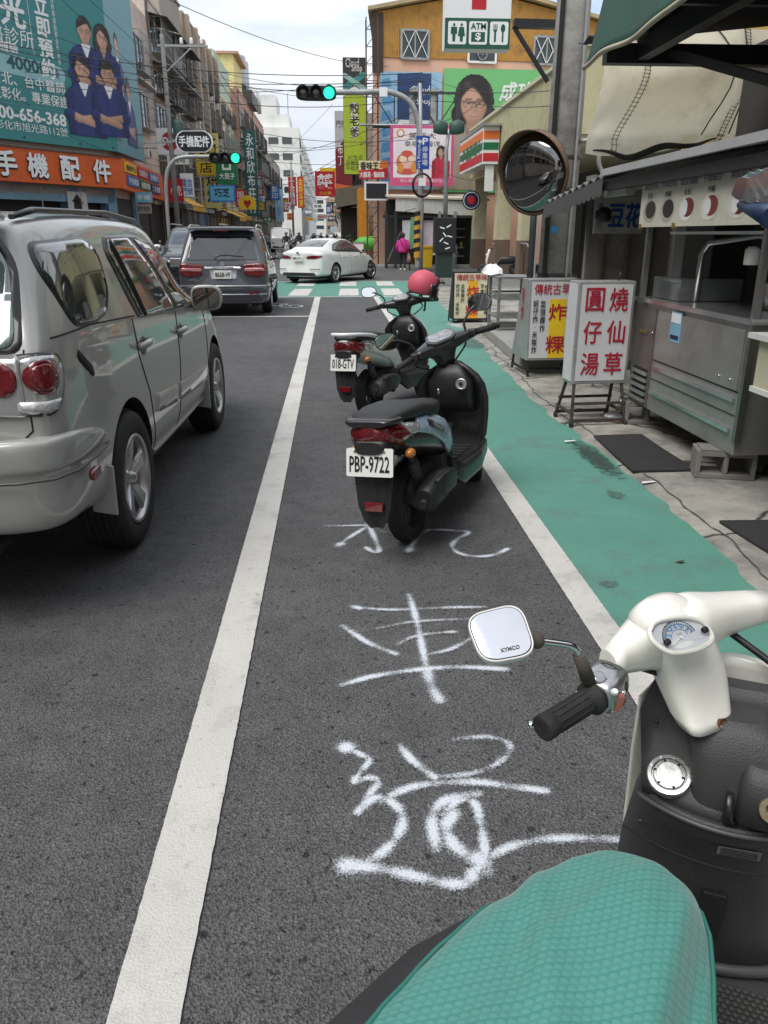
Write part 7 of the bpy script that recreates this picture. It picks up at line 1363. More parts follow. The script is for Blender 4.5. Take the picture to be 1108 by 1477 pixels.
B().bx((2.7, 4.75, 1.56), (2.74, 6.4, 1.58)).build('light_tube', LETW, ct, world=True); B().bx((2.62, 5.9, 1.08), (3.1, 6.42, 1.24)).build('glass_case', mat('case_glass', (.08, .085, .085), .08, spec=1), ct, world=True)
B().lathe([(.14, 0), (.15, .16), (.13, .18)], (3.05, 5.2, 1.08), UZ, 18).build('pot', STL, ct, world=True)
for y, z in ((6.12, .82), (4.95, .68), (4.8, .68)): B().lathe([(.008, 0), (.008, .01)], (X0 - .012, y, z), (-1, 0, 0), 8).build('rivet', CHR, ct, world=True)
B().bx((X0 - .02, 4.62, .3), (X0 + .02, 4.66, 1.0)).build('edge_trim', STL, ct, world=True); B().box((X0 - .012, 6.3, .81), (.02, .14, .02)).build('latch', mat('brass', (.4, .3, .1), .3, .8), ct, world=True)
def cinder(label, x, y, rz):
    o = thing('concrete_block', label, 'concrete block', (x, y, .02), rz, 'concrete blocks under the cart'); b = B()
    for a, c in (((-.1, -.19, 0), (.1, -.16, .19)), ((-.1, .16, 0), (.1, .19, .19)), ((-.1, -.16, .15), (.1, .16, .19)), ((-.1, -.16, 0), (.1, .16, .035)), ((-.1, -.015, .035), (.1, .015, .15))): b.bx(a, c)
    b.build('block', mat('cinder', (.2, .19, .175), .95, var=.2, scale=8, bump=.8, bscale=120, dirt=.5), o, bevel=.006)
cinder('hollow concrete block under the near corner of the steel cart', 2.6, 4.85, R(75)); cinder('hollow concrete block under the far corner of the steel cart, by the umbrella base', 2.68, 6.42, R(80))
ub = thing('umbrella_base', 'round metal umbrella base with a short tube beside the cart vent', 'umbrella base', (2.497,6.536,0)); c = V((2.497,6.536,0)) + V((0, 0, .02))
B().lathe([(.14, 0), (.145, .02), (.12, .045), (.03, .06)], c, UZ, 28).build('disc', ALU, ub, world=True); B().tube([c + V((0, 0, .05)), c + V((0, 0, .2))], .025, 12).build('tube', ALU, ub, world=True); B().tube(smooth_path([c + V((-.02, -.17, .01)), c + V((-.16, -.05, .012)), c + V((-.12, .14, .012)), c + V((.1, .2, .02))]), .006, 6).build('loose_cord', mat('cord_tan', (.3, .22, .12), .8), ub, world=True)
# second cart at the frame edge
c2 = thing('vending_cart', 'green-grey cart with a cream counter box and photo panel, on castors at the frame edge', 'food cart', (2.9, 3.6, 0))
B().bx((2.42, 2.6, .72), (3.4, 4.32, 1.0)).build('counter_box', mat('box_cream', srgb(196, 190, 166), .55, dirt=.5, dcol=(.35, .3, .1), dscale=2), c2, world=True, bevel=.01); B().bx((2.38, 2.55, 1.0), (3.45, 4.38, 1.03)).build('counter_top', WHT, c2, world=True); B().bx((2.41, 2.6, .70), (2.43, 4.33, .73)).build('white_lip', WHT, c2, world=True)
ph = B().bx((2.408, 3.2, .75), (2.418, 4.05, .98)).build('photo_panel', pm('photo_grey', 96, 98, 104, .3), c2, world=True); B().bx((2.405, 3.22, .89), (2.409, 4.03, .97)).build('print', pm('photo_sky', 190, 200, 204, .3, var=.3, scale=12), ph, world=True)
B().prism([(2.405, 3.9, .76), (2.405, 3.75, .76), (2.405, 3.4, .88), (2.405, 3.44, .88)], (.003, 0, 0)).build('print', pm('photo_red', 190, 80, 90), ph, world=True); B().prism([(2.405, 3.72, .76), (2.405, 3.66, .76), (2.405, 3.38, .88), (2.405, 3.39, .88)], (.003, 0, 0)).build('print', LETW, ph, world=True)
B().bx((2.6, 2.7, .22), (3.35, 4.2, .71)).build('cabinet', mat('cart_greengrey', (.115, .135, .115), .5, .4, dirt=.5, dcol=(.3, .28, .2), dscale=3), c2, world=True, bevel=.008); B().bx((2.594, 4.0, .3), (2.6, 4.14, .35)).build('label_plate', LETW, c2, world=True)
for y in (4.1, 3.2):
    f = B().bx((2.72, y - .04, .1), (2.75, y + .04, .23)).build('fork', mat('rust', (.12, .07, .045), .9, bump=.4), c2, world=True); B().lathe([(.04, -.03), (.1, -.03), (.115, 0), (.1, .03), (.04, .03)], (2.68, y, .135), (1, 0, 0), 24).build('castor_wheel', RUB, f, world=True)
B().bx((2.7, 3.9, .0), (2.78, 4.0, .24)).build('wooden_prop', mat('wood', (.25, .17, .1), .8), c2, world=True)
# foil duct at the edge
fd = thing('foil_wrap', 'crumpled silver foil wrapped over a dark blue tube under the lean-to', 'foil wrap', (2.089,4,1.764)); b = B(); random.seed(4); p0, p1 = V((2.06,4.1,1.778)), V((2.079,3.7,1.787)); rings = []
for i in range(12):
    t = i / 11; c = p0.lerp(p1, t); r_ = .06 + .03 * t
    rings.append([c + V((0, r_ * 1.2 * math.cos(a), r_ * math.sin(a))) * random.uniform(.8, 1.15) for a in (6.283 * j / 16 for j in range(16))])
b.loft(rings, True, False); b.build('foil', mat('foil', (.7, .71, .72), .18, 1, var=.05), fd, world=True)
B().tube([p0 + V((.04, .04, -.075)), p1 + V((0, .05, -.15))], [.02, .06], 14).build('blue_tube', pm('tube_blue', 26, 46, 84), fd, world=True)
# light boxes
LBX = mat('lightbox_frame', (.42, .42, .41), .4, .5, dirt=.4); LBF = mat('lightbox_face', srgb(206, 206, 208), .35, var=.05, dirt=.15, dcol=(.4, .39, .36)); LRED = pm('lightbox_red', 176, 30, 52, .45)
RUST = mat('rusty_frame', (.075, .055, .045), .8, .3, var=.4, scale=14, bump=.3)
lb = thing('light_box_sign', 'white light box sign with six big red characters on a rusty wheeled frame', 'light box', (2.22, 6.5, 0), R(4))
T = WM[lb.name]
def lp(x, y, z): return (x, y, z)
B().bx((-.235, -.09, .36), (.255, .13, 1.2)).build('casing', LBX, lb, bevel=.008); fc = B().bx((-.205, -.095, .39), (.23, -.088, 1.175)).build('face', LBF, lb); B().bx((-.241, -.07, .385), (-.234, .115, 1.18)).build('side_face', LBF, lb)
for col, x in (('圓仔湯', -.09), ('燒仙草', .115)):
    for i, ch in enumerate(col): letters(ch, (x, -.0975, 1.055 - i * .262), (1, 0, 0), UZ, .155, .185, LRED, lb, .016, 'lettering', depth=.002, world=False)
fr = B()
for x in (-.2, .22):
    for y in (-.07, .11): fr.bar((x, y, .37), (x * 1.15, y * 2.2, .03), .022)
    fr.bar((x * 1.12, -.15, .12), (x * 1.12, .24, .12), .022)
for y in (-.15, .24): fr.bar((-.23, y, .06), (.26, y, .06), .025); fr.bar((-.23, y * .8, .2), (.26, y * .8, .2), .022)
fr.build('stand', RUST, lb)
for x in (-.23, .25):
    for y in (-.15, .24): B().lathe([(.012, -.012), (.03, -.01), (.03, .01), (.012, .012)], (x, y, .032), (1, 0, 0), 14).build('castor', RUB, lb)
B().tube([(.14, .0, 1.2), (.15, .0, 1.27)], .006, 6).build('hanger', DGR, lb); B().box((.26, -.06, .8), (.03, .03, .03)).build('clasp', mat('brass', (.4, .3, .1), .3, .8), lb)
def aframe(label, loc, rz, x0, x1, z0, z1, db, dt, face, yel, side, words, sidebar, dark):
    o = thing('light_box_sign', label, 'light box', loc, rz)
    b = B(); b.add([(x0, 0, z0), (x1, 0, z0), (x1, 0.04, z1), (x0, .04, z1), (x0, db, z0), (x1, db, z0), (x1, dt + .04, z1), (x0, dt + .04, z1)], [(0, 1, 2, 3), (5, 4, 7, 6), (4, 0, 3, 7), (1, 5, 6, 2), (3, 2, 6, 7), (4, 5, 1, 0)]); b.build('casing', dark if dark else LBX, o, bevel=.006)
    up = V((0, .04, z1 - z0)).normalized(); H = (z1 - z0); Wd = x1 - x0
    Q = lambda x, y, d=0: V((x0 + x * Wd, 0, z0)) + up * (y * H) + V((0, -1, .04)).normalized() * d
    B().prism([Q(.04, .03, .001), Q(.96, .03, .001), Q(.96, .97, .001), Q(.04, .97, .001)], (0, -.004, 0)).build('face', face, o)
    B().prism([Q(*yel[0], .005), Q(yel[1][0], yel[0][1], .005), Q(*yel[1], .005), Q(yel[0][0], yel[1][1], .005)], (0, -.002, 0)).build('yellow_band', YEL if not dark else pm('band_orange', 236, 170, 40), o)
    for tx, x, y, w, h, m, bo in words: letters(tx, Q(x, y, .0095), (1, 0, 0), up, w * Wd, h * H, m, o, bo, world=False, depth=.001)
    if sidebar: letters(sidebar, V((x0 - .006, (db + dt) / 4 + .02, z0 + .68 * H)), (0, -1, 0), UZ, .09, .4 * H, LRED, o, .02, world=False)
    f = B()
    for x in (x0 + .02, x1 - .02):
        f.bar((x, .02, z0), (x, -.03, .0), .022); f.bar((x, db - .03, z0), (x, db + .03, .0), .022); f.bar((x, -.03, .08), (x, db + .03, .08), .022)
    f.bar((x0, -.02, .08), (x1, -.02, .08), .022); f.build('stand', INK, o); return o
W2 = lambda k: [('傳統古早味', .52, .88, .86, .13, LRED, .01), ('炸', .56, .60, .34, .2, LRED, .014), ('粿', .54, .2, .36, .22, LRED, .012), ('菜\n頭\n粿\n炸', .27, .55, .1, .38, k, .01), ('蚵\n仔\n炸\n·\n米\n糕\n炸', .13, .42, .1, .66, k, .01), ('芋\n粿\n炸', .82, .58, .1, .34, k, .01), ('地\n瓜\n炸\n·\n蘿\n蔔\n糕', .93, .42, .09, .62, k, .01)]
aframe('white light box sign with a yellow band, behind the one of red characters', (2.2, 8.75, 0), R(3), -.02, .58, .2, 1.09, .62, .28, LBF, ((.4, .03), (.72, .76)), None, W2(INK), '現\n炸', None)
aframe('faded yellowish board sign with an orange band, farthest along the green path', (2.2, 14.5, 0), R(2), -.02, .64, .07, .92, .5, .1, pm('board_faded', 214, 206, 178, .6, dirt=.3), ((.42, .03), (.70, .82)), None, W2(pm('ink_green', 40, 70, 30)), None, INK)
# concrete step with steel stands between the signs
kb = thing('concrete_step', 'low concrete step along the pavement behind the white light box signs', 'step', (3, 11, 0)); kbm = B(); kbm.prism([(2.43, 13.0, .02), (2.26, 9.3, .02), (3.6, 9.2, .02), (3.6, 13, .02)], (0, 0, .15)); kbm.build('step_block', CONC, kb, world=True, bevel=.015)
for i, (y, lab) in enumerate(((12.3, 'dark steel display stand with shelves beside the faded board sign'), (10.4, 'grey steel display cabinet behind the second light box sign'))):
    o = thing('display_stand', lab, 'display stand', (2.75, y, .17)); x0_, x1_ = (2.5, 3.0) if i == 0 else (2.55, 3.0); b = B()
    for x in (x0_, x1_):
        for yy in (y - .35, y + .35): b.bar((x, yy, .17), (x, yy, .95 if i == 0 else .75), .04)
    for z in (.2, .7):
        for x in (x0_, x1_): b.bar((x, y - .35, z), (x, y + .35, z), .03)
        for yy in (y - .35, y + .35): b.bar((x0_, yy, z), (x1_, yy, z), .03)
    b.build('frame', GRY, o, world=True)
    for z in ((.35, .62, .93) if i == 0 else (.3, .74)): B().bx((x0_ - .03, y - .38, z), (x1_ + .03, y + .38, z + .03)).build('shelf', GRY, o, world=True)
    B().bx((x0_, y - .35, .2), (x1_, y - .33, .74 if i else .3)).build('side_sheet', mat('stand_sheet', (.15, .155, .15), .5, .5, dirt=.5), o, world=True)
wbn = thing('white_bundle', 'crumpled white plastic sheet draped on the display stand', 'plastic sheet', (2.55, 12.9, 1.0)); b = B(); random.seed(9)
b.loft([[V((2.5 + .14 * math.cos(a) * q, 12.6 + .3 * math.sin(a) * q, .98 + h)) + V((random.uniform(-.03, .03), random.uniform(-.03, .03), random.uniform(-.02, .02))) for a in (6.283 * j / 14 for j in range(14))] for q, h in ((1.1, 0), (1, .06), (.6, .12), (.2, .13))], True, False); b.build('sheet', LETW, wbn, world=True)
# mats, leaf, litter
def rmat(label, pts): o = thing('rubber_mat', label, 'mat', V(pts[0])); B().prism([V(p) + V((0, 0, .02)) for p in pts], (0, 0, .018)).build('mat_sheet', mat('mat_rubber', (.02, .02, .021), .9, bump=.5, bscale=160, dirt=.3), o, world=True, bevel=.004)
rmat('black rubber mat on the pavement in front of the steel cart', [(2.067,5.926,0), (2.47,5.946,0), (2.461,5.463,0), (2.472,4.944,0), (2.02,4.94,0)])
rmat('black rubber mat at the frame edge before the green-grey cart', [(2.151,3.955,0), (2.809,3.936,0), (2.39,3.113,0), (2.111,3.286,0), (2.193,3.485,0)])
lf = thing('fallen_leaf', 'small curled brown leaf lying on the green path', 'leaf', (1.711,3.453,0)); c = V((1.711,3.453,0)); B().add([c + V((-.03, 0, .012)), c + V((0, .018, .008)), c + V((.03, .006, .02)), c + V((0, -.016, .016))], [(0, 1, 2, 3)]).build('blade', mat('leaf_brown', (.1, .045, .02), .8), lf, world=True)
for k, (u, lab) in enumerate((((1.839,5.809,0), 'scrap of pale paper at the green path edge near the light box'), ((2.045,4.72,0), 'tiny pale wrapper by the rubber mat'))):
    o = thing('litter_scrap', lab, 'litter', u); c = V(u) + V((0, 0, .022)); B().poly([c + V((-.05, -.02, 0)), c + V((.05, -.012, .006)), c + V((.04, .015, .004)), c + V((-.04, .012, .002))]).build('scrap', LETW, o, world=True)
sc = group_copy(sp_, (6.5, 31.2, 0), R(80), 'scooter parked between the porch columns'); sc.name = 'parked_scooter'; sc['group'] = 'scooters by the store porch'


# ================================================================ parked scooters in the lane
PLB = mat('scooter_black', (.017, .017, .018), .3, var=.2, scale=6, coat=.25, dirt=.3, dcol=(.055, .052, .048), dscale=3)
SEAT = mat('seat_vinyl', (.02, .02, .021), .5, var=.15, scale=8, bump=.35, bscale=260, dirt=.25, dcol=(.06, .058, .055))
PLBL = mat('scooter_grey_blue', srgb(158, 180, 198), .32, .1, var=.05, coat=.8)
PLW = mat('scooter_white', srgb(228, 230, 228), .3, var=.05, coat=.5, dirt=.3, dcol=(.3, .29, .27), dscale=4)
ENG = mat('engine_grey', (.07, .068, .064), .55, .5, var=.3, scale=10, dirt=.6, dcol=(.1, .085, .065), dscale=5)
MIRG = mat('mirror_silver', (.82, .83, .84), .02, 1, var=.01)
def sc_wheel(p, c, ax, r=.215, w=.1):
    c, ax = V(c), V(ax).normalized(); b = B()
    prof = [(r - .075, -w * .36), (r - .045, -w * .48), (r - .02, -w * .5), (r - .006, -w * .36)]
    for k in range(4): q = -w * .3 + w * .15 * k; prof += [(r, q), (r + .001, q + w * .1), (r - .005, q + w * .115), (r - .005, q + w * .145)]
    prof += [(r - .004, w * .36), (r - .02, w * .5), (r - .045, w * .48), (r - .075, w * .36)]
    b.lathe(prof, c, ax, 40, caps=False); o = b.build('wheel', RUB, p)
    f = B(); f.lathe([(r - .07, -w * .36), (r - .08, -w * .2), (r - .095, 0), (r - .08, w * .2), (r - .07, w * .36)], c, ax, 32, caps=False); x, y = frame_of(ax)
    for k in range(5): a = k * 1.2566; f.bar(c + (x * math.cos(a) + y * math.sin(a)) * .02, c + (x * math.cos(a) + y * math.sin(a)) * (r - .08), .035, .022)
    f.lathe([(.03, -w * .45), (.034, -.02), (.034, .02), (.03, w * .45)], c, ax, 16); f.build('rim', DGR, o); return o
def scooter(name, label, loc, rz, lean, panel, steer, plate_text, white=False):
    o = thing(name, label, 'scooter', loc, rz, None, (lean, 0)); pan = panel
    AX = V((0, -.42, .91)).normalized(); PV = V((0, .86, .82)); SM = Mx.Rotation(steer, 3, AX)
    def st(p): return PV + SM @ (V(p) - PV) - V((0, 0, .045))
    def stv(p): return SM @ V(p)
    sc_wheel(o, (0, 0, .215), (1, 0, 0)); fc = st((0, 1.24, .215)); sc_wheel(o, fc, stv((1, 0, 0)))
    # front fork and mudguard
    b = B()
    for s in (-1, 1): b.tube([st((s * .07, 1.0, .5)), st((s * .075, 1.22, .24))], .022, 10)
    b.build('fork', ENG, o)
    b = B(); b.loft([[st((x * w, 1.24 + .25 * math.cos(a), .215 + .25 * math.sin(a) + dz)) for x, dz in ((-1, -.03), (-.7, .0), (0, .015), (.7, 0), (1, -.03), (.7, -.012), (0, .002), (-.7, -.012))] for a, w in ((R(20), .05), (R(45), .07), (R(90), .075), (R(135), .07), (R(165), .06))]); b.build('front_mudguard', pan if white else PLB, o)
    # engine, belt case, muffler
    b = B(); b.sell([((-.02, -.05, .25), V((.06, 0, 0)), V((0, 0, .05)), 3), ((-.02, .1, .3), V((.1, 0, 0)), V((0, 0, .1)), 3), ((0, .3, .33), V((.11, 0, 0)), V((0, 0, .1)), 3), ((0, .42, .36), V((.08, 0, 0)), V((0, 0, .08)), 3)]); b.sell([((-.13, -.06, .23), V((.02, 0, 0)), V((0, 0, .05)), 2.5), ((-.14, .0, .25), V((.045, 0, 0)), V((0, 0, .085)), 3), ((-.14, .3, .3), V((.045, 0, 0)), V((0, 0, .08)), 3), ((-.13, .42, .33), V((.02, 0, 0)), V((0, 0, .05)), 2.5)])
    for k in range(6): b.bx((.02, .2 + .025 * k, .27), (.14, .212 + .025 * k, .42))
    b.build('engine', ENG, o); B().lathe([(.055, 0), (.06, .02), (.045, .035)], (-.185, .02, .25), (-1, 0, 0), 20).build('clutch_cover', ENG, o)
    b = B(); b.sell([((.165, -.2, .285), V((.045, 0, 0)), V((0, 0, .055)), 2.4), ((.17, -.16, .29), V((.06, 0, 0)), V((0, 0, .075)), 2.4), ((.175, .0, .31), V((.062, 0, 0)), V((0, 0, .08)), 2.4), ((.165, .17, .30), V((.055, 0, 0)), V((0, 0, .07)), 2.4), ((.14, .26, .27), V((.03, 0, 0)), V((0, 0, .035)), 2.4)], 22); mf = b.build('muffler', BLK if not white else ENG, o)
    b = B(); b.sell([((.215, -.13, .33), V((.014, 0, 0)), V((0, 0, .045)), 3), ((.232, -.05, .335), V((.016, 0, 0)), V((0, 0, .06)), 3), ((.232, .1, .33), V((.016, 0, 0)), V((0, 0, .055)), 3), ((.21, .2, .31), V((.014, 0, 0)), V((0, 0, .03)), 3)]); b.build('heat_shield', BLK, mf)
    B().tube([(.17, -.19, .28), (.17, -.235, .275)], .022, 12).build('tail_pipe', DGR, mf); B().tube(smooth_path([(.1, .3, .24), (.06, .38, .18), (.02, .36, .2)]), .02, 8).build('exhaust_pipe', mat('rust', (.12, .07, .045), .9, bump=.4), mf)
    b = B()
    for s in (-1, 1): b.tube([(s * .09, -.02, .23), (s * .1, -.17, .52)], .018, 8); b.tube([(s * .1, -.03 - .0, .27 + .0), (s * .1, -.15, .48)], .03, 10)
    b.build('shock_absorber', DGR, o)
    # rear body, side panels, seat
    b = B(); b.sell([((0, -.445, .69), V((.05, 0, 0)), V((0, .0, .03)), 2.6), ((0, -.40, .67), V((.10, 0, 0)), V((0, 0, .065)), 2.6), ((0, -.25, .63), V((.145, 0, 0)), V((0, 0, .10)), 2.6), ((0, 0, .585), V((.165, 0, 0)), V((0, 0, .115)), 2.6), ((0, .22, .54), V((.165, 0, 0)), V((0, 0, .13)), 2.6), ((0, .36, .47), V((.15, 0, 0)), V((0, 0, .14)), 2.6), ((0, .43, .40), V((.13, 0, 0)), V((0, 0, .11)), 2.6)], 28); rb = b.build('rear_body', PLW if white else PLB, o)
    bvh = BVHTree.FromPolygons([v.co.copy() for v in rb.data.vertices], [tuple(p.vertices) for p in rb.data.polygons])
    for s in (-1, 1):
        if white: pts = [(-.30, .715), (-.2, .725), (.0, .685), (.2, .60), (.34, .50), (.44, .40), (.42, .34), (.30, .40), (.12, .50), (-.1, .58), (-.3, .63)]
        else: pts = [(-.24, .655), (-.1, .70), (.03, .695), (.20, .62), (.31, .54), (.345, .44), (.30, .41), (.16, .50), (-.02, .59), (-.2, .64)]
        sp = conform(bvh, rounded(pts, .03), 'x', s, .012, .03, .02).build('side_panel', pan, o)
        if not white:
            conform(bvh, rounded([(-.06, .64), (-.04, .665), (.15, .585), (.14, .56)], .01), 'x', s, .016, .02).build('badge_strip', PLB, sp)
            if s > 0: letters('FREEWAY', (.1785, .048, .6145), V((0, .19, -.08)), V((.03, .08, .19)), .16, .017, LETW, sp, .01, world=False, depth=.004)
        tl = conform(bvh, rounded(([(-.46, .66), (-.45, .715), (-.36, .72), (-.30, .70), (-.31, .64), (-.36, .62)] if white else [(-.46, .67), (-.45, .715), (-.36, .72), (-.22, .67), (-.26, .645), (-.36, .62)]), .015), 'x', s, .013, .02, .02).build('tail_lamp', LENSR, o)
        conform(bvh, rounded([(-.33, .705), (-.16, .672), (-.20, .645), (-.27, .645)], .01), 'x', s, .018, .02, .02).build('indicator_lens', mat('clear_lens', (.55, .55, .55), .12, .5, var=.3, scale=40, coat=1), tl)
    conform(bvh, rounded([(-.10, .64), (-.11, .70), (0, .72), (.11, .70), (.10, .64), (0, .615)], .02), 'y', -1, .012, .02, .02).build('tail_lamp', LENSR, o)
    b = B(); b.sell([((0, -.42, .735), V((.07, 0, 0)), V((0, 0, .012)), 3), ((0, -.37, .74), V((.115, 0, 0)), V((0, 0, .028)), 3), ((0, -.2, .735), V((.14, 0, 0)), V((0, 0, .042)), 3), ((0, -.02, .722), V((.145, 0, 0)), V((0, 0, .045)), 3), ((0, .06, .70), V((.145, 0, 0)), V((0, 0, .05)), 3), ((0, .22, .675), V((.13, 0, 0)), V((0, 0, .05)), 3), ((0, .36, .66), V((.09, 0, 0)), V((0, 0, .045)), 3), ((0, .42, .64), V((.045, 0, 0)), V((0, 0, .03)), 3)], 26); b.build('seat', SEAT, o)
    if white:
        B().tube(smooth_path([(.13, .02, .70), (.145, -.18, .745), (.13, -.36, .77), (.06, -.47, .78), (-.06, -.47, .78), (-.13, -.36, .77), (-.145, -.18, .745), (-.13, .02, .70)]), .016, 10).build('grab_rail', PLW, o)
    else:
        B().sell([((0, -.36, .735), V((.15, 0, 0)), V((0, 0, .018)), 4), ((0, -.43, .735), V((.12, 0, 0)), V((0, 0, .016)), 4), ((0, -.46, .73), V((.09, 0, 0)), V((0, 0, .014)), 4)]).build('grab_rail', PLB, o)
    # tail unit, plate, rear mudguard, reflector
    B().sell([((0, -.34, .62), V((.11, 0, 0)), V((0, 0, .06)), 3), ((0, -.42, .625), V((.09, 0, 0)), V((0, 0, .04)), 3), ((0, -.455, .615), V((.07, 0, 0)), V((0, 0, .03)), 3)]).build('tail_trim', BLK, o)
    b = B(); b.loft([[(x * w, y + .02 * (1 - x * x), z) for x in (-1, -.6, 0, .6, 1)] + [(x * w, y + .018 + .02 * (1 - x * x), z) for x in (1, .6, 0, -.6, -1)] for y, z, w in ((-.37, .63, .10), (-.41, .55, .10), (-.43, .45, .095), (-.44, .33, .085), (-.44, .25, .06), (-.435, .21, .03))], True, False); b.build('rear_mudguard', BLK, o)
    B().prism([(-.05, -.45, .345), (.05, -.45, .345), (.045, -.45, .30), (-.045, -.45, .30)], (0, .02, 0)).build('reflector', LENSR, o, bevel=.004)
    w, h = (.24, .135); nrm = V((0, -.98, .2)).normalized(); upv = V((0, .2, .98)).normalized()
    c = V((0, -.452, .548)); e = [c + V((1, 0, 0)) * x * w / 2 + upv * y * h / 2 for x, y in rounded([(-1, -1), (1, -1), (1, 1), (-1, 1)], .12)]
    pl = B().prism(e, nrm * .004).build('number_plate', PLATE, o); letters(plate_text, c + nrm * .006 - upv * .008, (1, 0, 0), upv, .205, .078, INK, pl, .012, world=False, depth=.001)
    B().prism([c + nrm * .005 + V((1, 0, 0)) * x + upv * z for x, z in ((-.045, .047), (.045, .047), (.045, .062), (-.045, .062))], nrm * .001).build('plate_tag', INK, pl)
    for s in (-1, 1): B().lathe([(.007, 0), (.006, .005)], c + nrm * .004 + V((s * .075, 0, 0)) + upv * .052, nrm, 8).build('bolt', CHR, pl)
    for s in (-1, 1): B().ball((s * .15, -.30, .56), (.025, .035, .025)).build('indicator', mat('amber', srgb(200, 120, 40), .2, coat=1), o)
    # floor, leg shield
    B().sell([((0, .36, .30), V((.13, 0, 0)), V((0, 0, .05)), 5), ((0, .5, .29), V((.17, 0, 0)), V((0, 0, .035)), 5), ((0, .8, .29), V((.18, 0, 0)), V((0, 0, .035)), 5), ((0, .95, .32), V((.18, 0, 0)), V((0, 0, .06)), 5)], 32).build('floorboard', BLK, o)
    for s in (-1, 1): B().sell([((s * .15, .3, .33), V((.02, 0, 0)), V((0, 0, .06)), 3), ((s * .175, .45, .25), V((.02, 0, 0)), V((0, 0, .07)), 3), ((s * .18, .8, .24), V((.02, 0, 0)), V((0, 0, .06)), 3), ((s * .16, 1.0, .28), V((.02, 0, 0)), V((0, 0, .05)), 3)]).build('side_skirt', PLB if not white else BLK, o)
    for k in range(5): B().bx((-.13, .5 + .07 * k, .326), (.13, .53 + .07 * k, .330)).build('floor_rib', RUB, o)
    rings = []
    for z, y, w, cv, t in ((.27, .95, .14, .02, .05), (.36, .965, .19, .05, .06), (.5, .965, .215, .08, .07), (.60, .945, .225, .09, .08), (.69, .915, .215, .09, .09), (.75, .885, .175, .06, .09), (.80, .865, .11, .03, .07), (.83, .855, .06, .01, .05)):
        rings.append([V((x * w, y - cv * x * x + .0, z)) for x in np.linspace(-1, 1, 9)] + [V((x * w * .97, y + t * (1 - .75 * x * x) - cv * x * x + .012, z)) for x in np.linspace(1, -1, 9)])
    b = B(); b.loft(rings, True, True); b.build('leg_shield', PLB, o); 
    b = B(); b.loft([[q + V((0, .035, 0)) for q in r[9:]] + [q + V((0, .012, 0)) for q in r[9:][::-1]] for r in rings], True, True); b.build('front_cover', pan if white else PLB, o)
    B().sell([((0, .93, .52), V((.13, 0, 0)), V((0, .05, 0)), 4), ((0, .88, .60), V((.14, 0, 0)), V((0, .06, 0)), 4), ((0, .86, .72), V((.14, 0, 0)), V((0, .065, 0)), 4), ((0, .86, .76), V((.11, 0, 0)), V((0, .05, 0)), 4), ((0, .865, .82), V((.07, 0, 0)), V((0, .04, 0)), 4)], 26).build('inner_cover', BLK, o)
    ig = B().lathe([(.036, 0), (.036, .012), (.026, .018), (.024, .012)], (.085, .80, .705), (.1, -1, .15), 22).build('ignition_lock', ALU, o); B().lathe([(.013, .012), (.013, .022)], (.085, .80, .705), (.1, -1, .15), 12).build('key_slot', INK, ig)
    B().tube([(-.05, .80, .66), (-.05, .765, .655), (-.05, .76, .685)], .008, 8).build('bag_hook', CHR, o)
    # steering head: cover, dash, grips, levers, mirrors
    b = B(); b.sell([(st((0, .88, .84)), stv((.045, 0, 0)), stv((0, .04, 0)), 3), (st((0, .87, .90)), stv((.06, 0, 0)), stv((0, .055, 0)), 3), (st((0, .86, .96)), stv((.085, 0, 0)), stv((0, .075, .01)), 3), (st((0, .865, 1.0)), stv((.08, 0, 0)), stv((0, .075, .02)), 3), (st((0, .87, 1.03)), stv((.05, 0, 0)), stv((0, .05, .02)), 3)], 24)
    for s in (-1, 1): b.sell([(st((0, .86, .985)), stv((0, .075, .02)), stv((0, -.012, .045)), 3), (st((s * .08, .85, .99)), stv((0, .062, .016)), stv((0, -.01, .042)), 3), (st((s * .15, .825, .99)), stv((0, .036, .01)), stv((0, -.006, .03)), 3), (st((s * .20, .805, .988)), stv((0, .026, .006)), stv((0, -.004, .024)), 3)], 20)
    b.build('handlebar_cover', PLB, o)
    dn = stv((0, -.5, .866)); dc = st((0, .825, 1.035)); dx, dy = stv((1, 0, 0)), stv((0, .866, .5))
    dsh = B().prism([dc + dx * x + dy * y for x, y in rounded([(-.10, -.015), (-.06, -.06), (.06, -.06), (.10, -.015), (.075, .05), (-.075, .05)], .02)], dn * .012).build('dashboard', mat('dash_silver', (.12, .12, .125), .3, .3, var=.3, scale=20), o)
    for x in (-.04, .0, .04): B().tube([dc + dx * (x + .019 * math.cos(a)) + dy * .019 * math.sin(a) + dn * .013 for a in np.linspace(0, 6.283, 19)[:-1]], .0025, 6, closed=True).build('gauge_ring', INK, dsh)
    B().prism([dc + dx * x + dy * y + dn * .0125 for x, y in rounded([(-.085, -.015), (-.052, -.05), (.052, -.05), (.085, -.015), (.063, .04), (-.063, .04)], .018)], dn * .004).build('dash_lens', mat('dash_lens', (.30, .31, .32), .08, .2, var=.6, scale=30, coat=1), dsh)
    for s in (-1, 1):
        g = B().tube([st((s * .20, .806, .988)), st((s * .34, .755, .975))], [.019, .017], 14).build('grip', RUB, o); B().lathe([(.02, 0), (.02, .012)], st((s * .34, .755, .975)), stv((s, -.36, -.1)), 14).build('bar_end', BLK, g)
        B().box(st((s * .195, .80, .99)), (.05, .05, .045), 0).build('switch_housing', BLK, o, bevel=.01)
        B().tube([st((s * .19, .85, .975)), st((s * .25, .845, .965)), st((s * .345, .80, .955))], [.009, .007, .006], 8).build('brake_lever', ALU if white else BLK, o)
        B().tube(smooth_path([st((s * .17, .83, 1.0)), st((s * .18, .84, 1.06)), st((s * .24, .84, 1.11)), st((s * .28, .84, 1.125))]), .0075, 8).build('mirror_stem', BLK, o)
